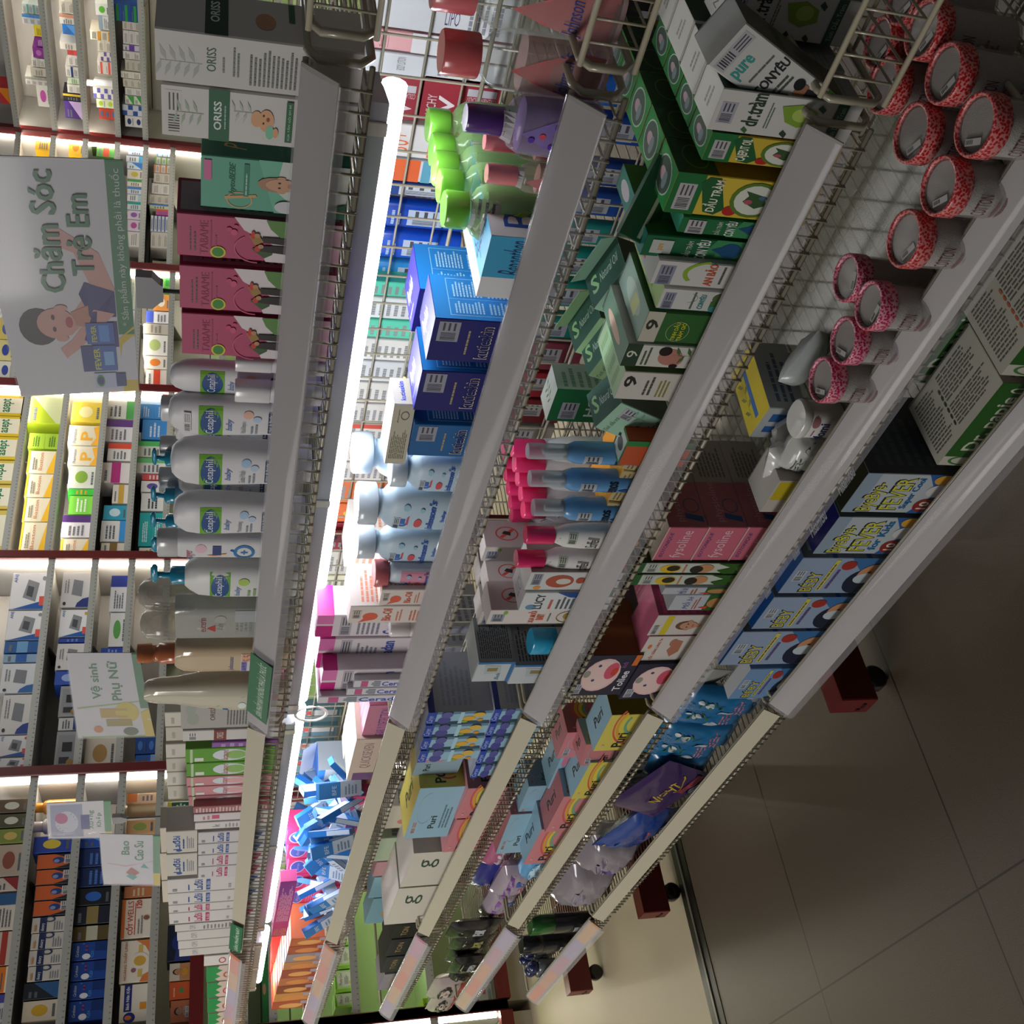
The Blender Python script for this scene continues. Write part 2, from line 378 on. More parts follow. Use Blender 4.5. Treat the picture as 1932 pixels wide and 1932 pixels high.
for k, B in BAYS.items():
    A, Bp, u, n = bay_frame(k); L = (Bp - A).length
    rz = math.atan2(u.y, u.x)
    root = empty('wall_rack', RNAME[k], 'rack', A, rz, 'medicine racks along the walls')
    # local frame: x along the bay, y into the rack (away from the shop), z up
    zs = []
    for px, py in B['sh']:
        zs.append(onP(px, py, A, n).z)
    if k == 'end': zs = [1.9, 1.72, 1.55, 1.41]
    B['z'] = zs
    g = G(); g.box((0.02, DEP, 1.25), (L - 0.02, DEP + 0.02, 2.6), 'b4b0aa'); g.box((0.02, DEP, 0.10), (L - 0.02, DEP + 0.02, 1.25), 'b9cc9c')
    for z in (0.9 if k in ('g', 'f') else 0.95, 1.25, 1.6, 2.0): g.box((0.03, DEP - 0.0015, z), (L - 0.03, DEP, z + 0.006), '4c4a48')
    g.build('back_panel', root)
    g = G(); g.box((-0.022, -0.02, 0.10), (0.022, 0.02, 2.6), 'red_paint', 0.004); g.build('post', root)
    if k in ('b', 'end'):
        g = G(); g.box((L - 0.022, -0.02, 0.10), (L + 0.022, 0.02, 2.6), 'red_paint', 0.004); g.build('post', root)
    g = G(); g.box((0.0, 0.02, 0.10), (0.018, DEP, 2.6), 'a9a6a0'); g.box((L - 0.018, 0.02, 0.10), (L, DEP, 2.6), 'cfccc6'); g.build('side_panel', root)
    low = []
    if k in ('g', 'end'):
        g = G(); g.box((0.022, -0.02, 1.235), (L - 0.022, 0.02, 1.285), 'red_paint'); g.build('counter_rail', root)
        low = [0.995, 0.69, 0.40]
    elif k == 'f': low = [1.235, 0.99, 0.70, 0.40]
    else: low = [1.20, 0.95, 0.62, 0.35]
    if k == 'g': low += [1.10]
    for z in zs + low:
        g = G(); pale = 'd6d3cc' if z > 1.3 else 'c3d8a8'
        g.box((0.02, 0.0, z - 0.012), (L - 0.02, DEP, z), pale)
        g.build('shelf_board', root)
        g = G(); g.box((0.02, -0.008, z - 0.024), (L - 0.02, 0.0, z + 0.006), 'a9aba6:m')
        for q in range(int(L / 0.02)): g.box((0.03 + q * 0.02, -0.0086, z - 0.02), (0.034 + q * 0.02, -0.008, z - 0.014), '77786f')
        g.build('price_strip', root)
        if z > 1.3:
            g = G(); x = L * 0.62
            g.hexa([(x, DEP - 0.16, z - 0.02), (x + 0.008, DEP - 0.16, z - 0.02), (x + 0.008, DEP, z - 0.06), (x, DEP, z - 0.06), (x, DEP - 0.16, z - 0.012), (x + 0.008, DEP - 0.16, z - 0.012), (x + 0.008, DEP, z - 0.012), (x, DEP, z - 0.012)], '6f6d6a'); g.build('bracket', root)
    g = G(); g.box((0.022, -0.02, 0.085), (L - 0.022, 0.02, 0.135), 'red_paint'); g.build('bottom_rail', root)
    g = G(); g.box((0.02, 0.03, 0.0), (L - 0.02, DEP, 0.10), 'b9b2a2'); g.build('plinth', root)
    # light strip beside the right post, shining along the shelves
    g = G(); g.box((L - 0.034, 0.022, 0.14), (L - 0.024, 0.034, 2.55), LED); g.build('light_strip', root)
    if k in ('g', 'end', 'f'):
        g = G()
        for z in (low[0] - 0.016, low[1] - 0.016): g.box((0.03, 0.006, z), (L - 0.03, 0.016, z + 0.004), 'e9ffc8:e16')
        g.build('lower_shelf_light', root)
    if k in ('b', 'e', 'd', 'c'):
        g = G()
        for z in zs[:2 if k != 'b' else 3]: g.box((0.03, 0.004, z - 0.020), (L - 0.03, 0.012, z - 0.013), LED)
        g.build('shelf_light', root)

# ------------------------------------------------------------------ the gondola in the aisle
RT = [1.180, 0.954, 0.726, 0.493, 0.265]      # top of each price rail
LB = [1.119, 0.898, 0.654, 0.431, 0.203]      # lowest point of the wire loops
FL = [z + 0.0084 for z in LB]                  # where goods stand
YF, YB = 0.84, 1.18
BX = [(0.686, -0.474), (-0.474, -1.628), (-1.628, -2.790), (-2.790, -3.530)]
WIRE = 'a39c88:p'
ORD = ['top', 'second', 'third', 'fourth', 'bottom']
BAYN = ['nearest the camera without price rail', 'behind the long clear rail', 'behind the cream rail', 'at the far end']
def shelf(bay, i, x0, x1):
    x1, x0 = x0, x1                                             # x0 < x1
    z = RT[i]; zf = LB[i] + 0.003
    root = empty('wire_shelf', '%s wire shelf of the gondola bay %s' % (ORD[i], BAYN[bay]), 'shelf', ((x0 + x1) / 2, 1.0, zf), 0, 'wire basket shelves')
    def L(g): g.v = [(v[0] - (x0 + x1) / 2, v[1] - 1.0, v[2] - zf) for v in g.v]; return g
    g = G(); a, b = x0 + 0.012, x1 - 0.012
    for (y, zz) in ((YF, z - 0.004), (YF - 0.002, zf), (YB - 0.01, zf), (YB - 0.012, z - 0.01)):
        g.tube([(a, y, zz), (b, y, zz)], 0.0028, WIRE, 6)
    for y in (0.93, 1.02, 1.10): g.tube([(a, y, zf - 0.002), (b, y, zf - 0.002)], 0.0022, WIRE, 5)
    for x in (a, b):
        g.tube([(x, YB - 0.01, z - 0.006), (x, YF + 0.012, z - 0.006), (x, YF, z - 0.014), (x, YF, zf + 0.01), (x, YF + 0.012, zf), (x, YB - 0.01, zf), ], 0.0038, WIRE, 6)
    L(g).build('frame', root)
    g = G(); n = int((b - a) / 0.0205)
    for q in range(1, n):
        x = a + (b - a) * q / n
        g.tube([(x, YB - 0.01, zf + 0.003), (x, YF + 0.004, zf + 0.0025), (x, YF - 0.006, zf - 0.002), (x, YF - 0.002, z - 0.008)] if bay else [(x, YB - 0.01, zf + 0.003), (x, YF, zf + 0.003), (x, YF + 0.002, z - 0.006)], 0.0014, WIRE, 5)
    L(g).build('wires', root)
    if bay:
        tl, w = (28, 0.031) if bay == 2 else (42, 0.0385)
        s, c = math.sin(math.radians(tl)), math.cos(math.radians(tl))
        o = Vector((0, YF - 0.006, z)); d = Vector((0, -s, -c)); nn = Vector((0, -c, s))
        def slab(g, e0, e1, t0, t1, k, xa=a, xb=b):
            P = [o + d * e + nn * t for e, t in ((e0, t0), (e1, t0), (e1, t1), (e0, t1))]
            g.add([(xa, p.y, p.z) for p in P] + [(xb, p.y, p.z) for p in P], [[0, 1, 2, 3], [7, 6, 5, 4], [0, 4, 5, 1], [1, 5, 6, 2], [2, 6, 7, 3], [3, 7, 4, 0]], k)
        g = G(); slab(g, 0, w, -0.002, 0.0, 'b5ae99' if bay == 2 else '9f9b96'); L(g)
        if bay == 3:
            cx = lambda q: a + (b - a) * q
            cols = ['c98f6a', 'b98a94', 'a89ab0', 'c9a070', 'd07f5a']
            for q in range(5): slab(g, 0.004, w - 0.006, 0.0004, 0.0012, cols[(q + i) % 5], cx(q / 5), cx((q + 1) / 5))
            g.v = g.v[:8] + [(v[0] - (x0 + x1) / 2, v[1] - 1.0, v[2] - zf) for v in g.v[8:]]
        rail = g.build('price_rail', root)
        if bay != 2:
            g = G(); pts = []
            for e, t in ((-0.002, 0.001), (0.002, 0.004), (0.012, 0.0065), (0.026, 0.0065), (0.038, 0.005), (0.046, 0.002), (0.049, -0.003)): pts.append(o + d * e + nn * t)
            vs = [(xx, p.y, p.z) for xx in (a, b) for p in pts]; m = len(pts)
            g.add(vs, [[j, j + 1, m + j + 1, m + j] for j in range(m - 1)], 'e6e4ea:t0.05', True)
            L(g).build('clear_cover', rail)
    return root
for bay, (x0, x1) in enumerate(BX):
    for i in range(5): shelf(bay, i, x0, x1)
# green sticker strips on the ends of the top rails
def rail_sticker(px0, py0, px1, py1, text, label, tl=42, sw=0.040):
    s, c = math.sin(math.radians(tl)), math.cos(math.radians(tl))
    nn = Vector((0, -c, s)); p0 = Vector((0, YF - 0.006, RT[0])) + nn * 0.0075
    a = onP(px0, py0, p0, nn); b = onP(px1, py1, p0, nn)
    g = G(); d = Vector((0, -s, -c)); x1, x0 = a.x, b.x
    o = Vector((x0, p0.y, p0.z)); fn = lambda uu, vv, off: o + Vector((1, 0, 0)) * (x1 - x0) * uu + d * (sw * (1 - vv) + 0.001) + nn * off
    art(g, [('r', '1f6b43', 0, 0, 1, 1), ('t', 'd8e4da', text, 0.05, 0.25, 0.95, 0.7, 'i')], fn)
    P = [fn(0, 0, -0.0004), fn(1, 0, -0.0004), fn(1, 1, -0.0004), fn(0, 1, -0.0004)]
    g.add(P, [[3, 2, 1, 0]], '1f6b43')
    tag(g.build('rail_sticker'), label, 'sticker')
rail_sticker(500, 1250, 500, 1366, 'SẢN PHẨM NÀY KHÔNG PHẢI LÀ THUỐC', 'green sticker with pale slanted writing on the top rail beside the cream rail')
rail_sticker(450, 1748, 450, 1798, 'SẢN PHẨM NÀY', 'small green sticker on the far end of the top cream rail', 28, 0.030)

# spine of each bay: wire back grid and red uprights with feet
for bay, (x1, x0) in enumerate(BX):
    root = empty('wire_grid', 'cream wire grid backing of the gondola bay %s' % BAYN[bay], 'grid', ((x0 + x1) / 2, 1.195, 0.15), 0, 'wire back grids')
    g = G(); cxx = (x0 + x1) / 2
    n = int(round((x1 - x0 - 0.05) / 0.05))
    for q in range(n + 1):
        x = x0 + 0.025 + (x1 - x0 - 0.05) * q / n; g.tube([(x - cxx, 0, 0.0), (x - cxx, 0, 1.02)], 0.0017, WIRE, 5)
    for q in range(21): g.tube([(x0 + 0.02 - cxx, 0.003, 0.01 + q * 0.05), (x1 - 0.02 - cxx, 0.003, 0.01 + q * 0.05)], 0.0017, WIRE, 5)
    g.build('grid_wires', root)
    # shelves of the other side, seen through the grid
    g = G()
    for z in FL:
        for y in (0.02, 0.12, 0.24, 0.36): g.tube([(x0 + 0.04 - cxx, y, z - 0.155), (x1 - 0.04 - cxx, y, z - 0.155)], 0.0028, WIRE, 5)
        m = int((x1 - x0 - 0.07) / 0.024)
        for q in range(m): g.tube([(x0 + 0.04 + q * 0.024 - cxx, 0.01, z - 0.152), (x0 + 0.04 + q * 0.024 - cxx, 0.36, z - 0.152)], 0.0012, WIRE, 4)
    g.build('rear_shelf_wires', root)
for j, x in enumerate((-0.474, -1.628, -2.790, -3.530)):
    nm = ['dark red gondola upright and foot nearest the camera', 'dark red gondola upright and foot where clear and cream rails meet', 'dark red gondola upright and foot beside the floor strip', 'dark red gondola upright and foot at the far end'][j]
    root = empty('gondola_upright', nm, 'upright', (x, 1.2, 0), 0, 'red gondola uprights')
    g = G(); g.box((-0.018, 0.004, 0.0), (0.018, 0.052, 1.185), 'red_paint', 0.003)
    for q in range(44): g.box((-0.004, 0.0034, 0.03 + q * 0.026), (0.004, 0.004, 0.042 + q * 0.026), '140808')
    g.build('upright', root)
    g = G(); g.box((-0.026, -0.372, 0.050), (0.026, 0.004, 0.125), 'red_paint', 0.002)
    g.box((-0.016, -0.3735, 0.070), (-0.010, -0.372, 0.078), '1a0606'); g.box((-0.006, -0.3735, 0.066), (0.010, -0.372, 0.072), '1a0606'); g.build('foot', root)
    g = G()
    g.tube([(0, -0.315, 0.022), (0, -0.315, 0.052)], 0.006, '15130f:m', 8)
    N = 18
    for s2 in (-1,):
        vs = []; prof = [(-0.013, 0.012), (-0.013, 0.020), (-0.009, 0.024), (0.009, 0.024), (0.013, 0.020), (0.013, 0.012)]
        for xx, r in prof:
            for q in range(N): an = 2 * PI * q / N; vs.append((xx + 0.0, -0.315 + r * math.cos(an), 0.0245 + r * math.sin(an)))
        fs = [[a2 * N + q, a2 * N + (q + 1) % N, (a2 + 1) * N + (q + 1) % N, (a2 + 1) * N + q] for a2 in range(5) for q in range(N)]
        fs += [list(range(N))[::-1], list(range(5 * N, 6 * N))]
        g.add(vs, fs, '121110:p', True)
    g.build('caster', root)

# ------------------------------------------------------------------ tube lamps under the top shelf
LX = [(-0.571, -1.777), (-1.815, -2.97), (-3.06, -3.52)]
for j, (xa, xb) in enumerate(LX):
    lb = ['bright tube lamp under the top shelf, nearest the camera', 'bright tube lamp under the top shelf behind the cream rail', 'short bright tube lamp under the top shelf at the far end'][j]
    root = empty('tube_lamp', lb, 'lamp', ((xa + xb) / 2, 0.96, 1.095), 0, 'tube lamps under the top shelf')
    h = (xa - xb) / 2
    g = G(); g.tube([(-h, 0.0, -0.0135), (h, 0.0, -0.0135)], 0.0125, 'f4f8ff:e26', 12); g.build('glow_tube', root)
    g = G(); g.hexa([(-h, -0.034, -0.006), (h, -0.034, -0.006), (h, 0.018, 0.0), (-h, 0.018, 0.0), (-h, -0.034, 0.019), (h, -0.034, 0.019), (h, 0.014, 0.019), (-h, 0.014, 0.019)], 'b4b6bc:p')
    g.build('housing', root)
    for q in ((-h + 0.02, -h + 0.035), (-0.007, 0.007), (h - 0.035, h - 0.02)):
        g = G(); g.box((q[0], -0.0365, -0.007), (q[1], -0.0343, 0.0195), 'd8d4c8:p', 0.001)
        g.box((q[0], -0.0365, 0.0193), (q[1], 0.0, 0.0215), 'd8d4c8:p'); g.build('clip', root)
# loop of white cable between the first two lamps
g = G(); c0 = Vector((-1.795, 0.955, 1.085))
g.tube([c0 + Vector((0.0 + 0.012 * math.sin(2 * PI * q / 16) * 2.2, -0.02, -0.022 + 0.028 * math.cos(2 * PI * q / 16))) for q in range(16)], 0.0026, 'dcdcd6:p', 6, True)
tag(g.build('lamp_cable'), 'white looped cable hanging where the first two tube lamps meet', 'cable')
# ------------------------------------------------------------------ medicines and devices on the wall racks
def style(st, ac, R):
    if st == 'band': return [('r', ac, 0, 0.0, 1, 0.3), ('l', '5c6068', 0.12, 0.45, 0.88, 0.85, 3)]
    if st == 'side': return [('r', ac, 0.68, 0, 1, 1), ('l', '6a6c72', 0.08, 0.25, 0.6, 0.8, 4)]
    if st == 'top': return [('r', ac, 0, 0.68, 1, 1), ('l', '6a6c72', 0.1, 0.15, 0.85, 0.55, 3)]
    if st == 'txt': return [('l', ac, 0.12, 0.3, 0.88, 0.75, 3)]
    if st == 'dot': return [('e', ac, 0.5, 0.55, 0.28, 0.22), ('l', '60646c', 0.15, 0.1, 0.85, 0.25, 1)]
    if st == 'bar': return [('r', ac, 0.0, 0.36, 1, 0.66), ('l', '70747a', 0.1, 0.76, 0.8, 0.92, 1)]
    if st == 'grid': return [('r', ac, 0, 0.55, 0.45, 1), ('r', ac, 0.55, 0, 1, 0.45)]
    if st == 'slash': return [('p', ac, [(0, 0), (1, 0), (1, 0.75), (0, 0.15)]), ('l', '60646c', 0.1, 0.6, 0.6, 0.9, 2)]
    if st == 'bp': return [('r', 'e9e9ea', 0.02, 0.02, 0.98, 0.98), ('p', '8a8e92', [(0.2, 0.3), (0.72, 0.24), (0.82, 0.55), (0.32, 0.66)]), ('p', '4a4e54', [(0.32, 0.4), (0.6, 0.37), (0.65, 0.54), (0.38, 0.57)]), ('p', '1e5aa8', [(0, 0), (0.06, 0), (0.2, 0.2), (0, 0.9)]), ('r', 'd95548', 0.1, 0.02, 0.35, 0.2), ('t', '2c5fae', 'ANJ', 0.72, 0.82, 0.95, 0.93), ('e', ac, 0.85, 0.12, 0.06, 0.05)]
    if st == 'bp2': return [('p', '7d8186', [(0.3, 0.32), (0.75, 0.3), (0.8, 0.62), (0.36, 0.66)]), ('p', ac, [(0, 0.0), (0.0, 0.5), (0.12, 0.45), (0.24, 0.28), (0.3, 0)]), ('l', '8a8c90', 0.4, 0.75, 0.9, 0.92, 2), ('e', '2a2a2c', 0.1, 0.87, 0.05, 0.05)]
    if st == 'camo': return [('r', '8e9196', 0.1, 0.12, 0.9, 0.9), ('r', '2b2c2e', 0.12, 0.35, 0.3, 0.8), ('e', '9a7a3e', 0.15, 0.3, 0.1, 0.16), ('r', '1f3d78', 0.0, 0, 1, 0.1), ('r', '202224', 0.45, 0.25, 0.7, 0.7)]
    if st == 'flu': return [('p', 'c9602e', [(0.02, 0.98), (0.98, 0.98), (0.98, 0.5), (0.75, 0.2), (0.25, 0.12), (0.02, 0.5)]), ('e', '23407e', 0.55, 0.4, 0.22, 0.16), ('e', '7f93bd', 0.5, 0.45, 0.12, 0.08), ('k', 'c8c4c6', 0.3, 0.02, 0.9, 0.24)]
    if st == 'navyw': return [('r', '1c2a55', 0.0, 0.58, 1, 0.78), ('t', 'dfe0e6', 'dietary', 0.08, 0.62, 0.6, 0.74), ('o', '2b3a5a', 0.85, 0.5, 0.2, 0.16, 0.35), ('l', '85878c', 0.1, 0.12, 0.7, 0.4, 4), ('r', 'b88a58', 0.1, 0.86, 0.5, 0.92)]
    if st == 'plex': return [('e', 'd8dbe2', 0.2, 0.62, 0.16, 0.11), ('t', 'e6e8f0', 'Y', 0.14, 0.56, 0.26, 0.68, 'b'), ('t', '3f8fd6', 'FLEX', 0.12, 0.42, 0.5, 0.5, 'b'), ('t', 'cfd4e4', 'Cardioton', 0.2, 0.82, 0.8, 0.9, 'i'), ('r', '10306e', 0.5, 0.05, 1, 0.4), ('e', 'a8324a', 0.55, 0.62, 0.05, 0.03), ('e', 'a8324a', 0.75, 0.62, 0.05, 0.03), ('e', '3d6fc4', 0.9, 0.7, 0.05, 0.03)]
    if st == 'yel': return [('p', 'e8b62a', [(0, 0.0), (1, 0.0), (1, 0.1), (0, 0.35)]), ('r', 'e8b62a', 0, 0.93, 1, 1), ('t', 'c96a3a', ac, 0.12, 0.5, 0.9, 0.62), ('l', '7e7a70', 0.15, 0.68, 0.7, 0.84, 2)]
    if st == 'yel2': return [('r', 'efe9cf', 0.12, 0.1, 0.88, 0.72), ('t', '1f7a4c', ac, 0.16, 0.3, 0.84, 0.6, 'b'), ('r', 'd9b52c', 0, 0.8, 1, 1)]
    if st == 'P': return [('t', 'e0a52c', 'P', 0.25, 0.25, 0.7, 0.62, 'b'), ('p', 'e0a52c', [(0, 0.02), (1, 0.02), (0.9, 0.25), (0.4, 0.14), (0, 0.3)]), ('t', '3c4a7a', 'Pharmaton', 0.1, 0.75, 0.8, 0.85)]
    if st == 'orange': return [('p', 'd98a58', [(0, 0), (1, 0), (1, 0.35), (0.5, 0.2), (0, 0.5)]), ('e', 'c9a44a', 0.55, 0.45, 0.22, 0.14), ('t', 'b5562c', ac, 0.08, 0.72, 0.92, 0.88, 'b'), ('r', 'd8642c', 0, 0.92, 1, 1)]
    if st == 'man': return [('p', 'c8562a', [(0, 0), (0.35, 0), (0.5, 0.5), (0.3, 1), (0, 1)]), ('B', 'b98a5e', 0.68, 0.6, 0.2, '3b2a1c', 'c9902e', 0.9)]
    if st == 'green': return [('r', '2f9a55', 0, 0, 1, 0.5), ('l', 'dfe8dd', 0.15, 0.6, 0.85, 0.85, 2)]
    return []
PH = {'b': 'side wall rack', 'c': 'corner rack', 'd': 'rack behind the large sign', 'e': 'yellow carton rack', 'f': 'monitor rack', 'g': 'far end rack'}
ON = ['first', 'second', 'third', 'fourth', 'fifth', 'sixth']
RC = {}
LABELS = set()
def uniq(lb):
    LABELS.add(lb); return lb
def rack_good(bay, sh, y0, y1, xt, base, st, ac, desc, n=1, name='medicine_carton', cat='carton', dep=0.11, zz=None, side=None, row=0):
    B = BAYS[bay]; A, Bp, u, nn = bay_frame(bay)
    off = 0.03 + row * 0.09
    p0 = A - Vector((-u.y, u.x, 0)) * -off if False else A + Vector((-u.y, u.x, 0)) * off
    z = B['z'][sh] if zz is None else zz
    xm = xt + 14
    a = onP(xm, y0, p0, nn); b = onP(xm, y1, p0, nn); t = onP(xt, (y0 + y1) / 2, p0, nn)
    w = abs((a - b).dot(u)) - 0.002; h = max(0.02, t.z - z) / n - 0.0006
    c = (a + b) / 2; c.z = z
    R = random.Random(int(y0 * 7 + xt))
    rz = math.atan2(u.y, u.x)
    dep = min(dep, 0.26 - off)
    back = Vector((-u.y, u.x, 0)) * (dep / 2)
    first = None
    for k in range(n):
        kk = (desc, bay, sh, st)
        nth = RC.get(kk, 0); RC[kk] = nth + 1
        if first is None:
            fc = {'F': style(st, ac, R), 'T': [('l', '8a8a88', 0.1, 0.2, 0.8, 0.8, 2)]}
            g = carton_mesh(w, dep, h, base, fc, {'R': side} if side else None, ch=0.001, eps=0.0003, seed=int(y0 + xt))
            o = g.build(name); first = o
        else:
            o = first.copy(); COL.objects.link(o)
        o.location = c + back + Vector((0, 0, k * (h + 0.0006))); o.rotation_euler = (0, 0, rz)
        lb = '%s, %s shelf of the %s' % (desc, ['top', 'second', 'third', 'fourth', 'fifth', 'sixth', 'seventh'][sh] if zz is None else 'low', PH[bay])
        o['_k'] = repr(kk); o['_n'] = nth; o['_d'] = desc
        tag(o, lb, cat, '%s on the %s' % (desc.split(' with ')[0] + 's', PH[bay]))
    return o
def rack_bottle(bay, sh, yc, r_px, xt, body, cap, desc, zz=None):
    B = BAYS[bay]; A, Bp, u, nn = bay_frame(bay)
    p0 = A + Vector((-u.y, u.x, 0)) * 0.08
    z = B['z'][sh] if zz is None else zz
    c = onP(xt + 15, yc, p0, nn); e = onP(xt + 15, yc + r_px, p0, nn); r = (c - e).length; t = onP(xt, yc, p0, nn); h = t.z - z
    root = empty('medicine_bottle', desc + ' on the ' + PH[bay], 'bottle', (c.x, c.y, z))
    g = G(); g.loft([(0, r * 0.94, r * 0.94, 2), (0.004, r, r, 2), (h * 0.66, r, r, 2), (h * 0.74, r * 0.9, r * 0.9, 2), (h * 0.78, r * 0.6, r * 0.6, 2)], body); g.build('body', root)
    g = G(); g.loft([(h * 0.78, r * 0.66, r * 0.66, 2), (h * 0.99, r * 0.66, r * 0.66, 2), (h, r * 0.6, r * 0.6, 2)], cap); g.build('cap', root)
W = 'd9d6cf'
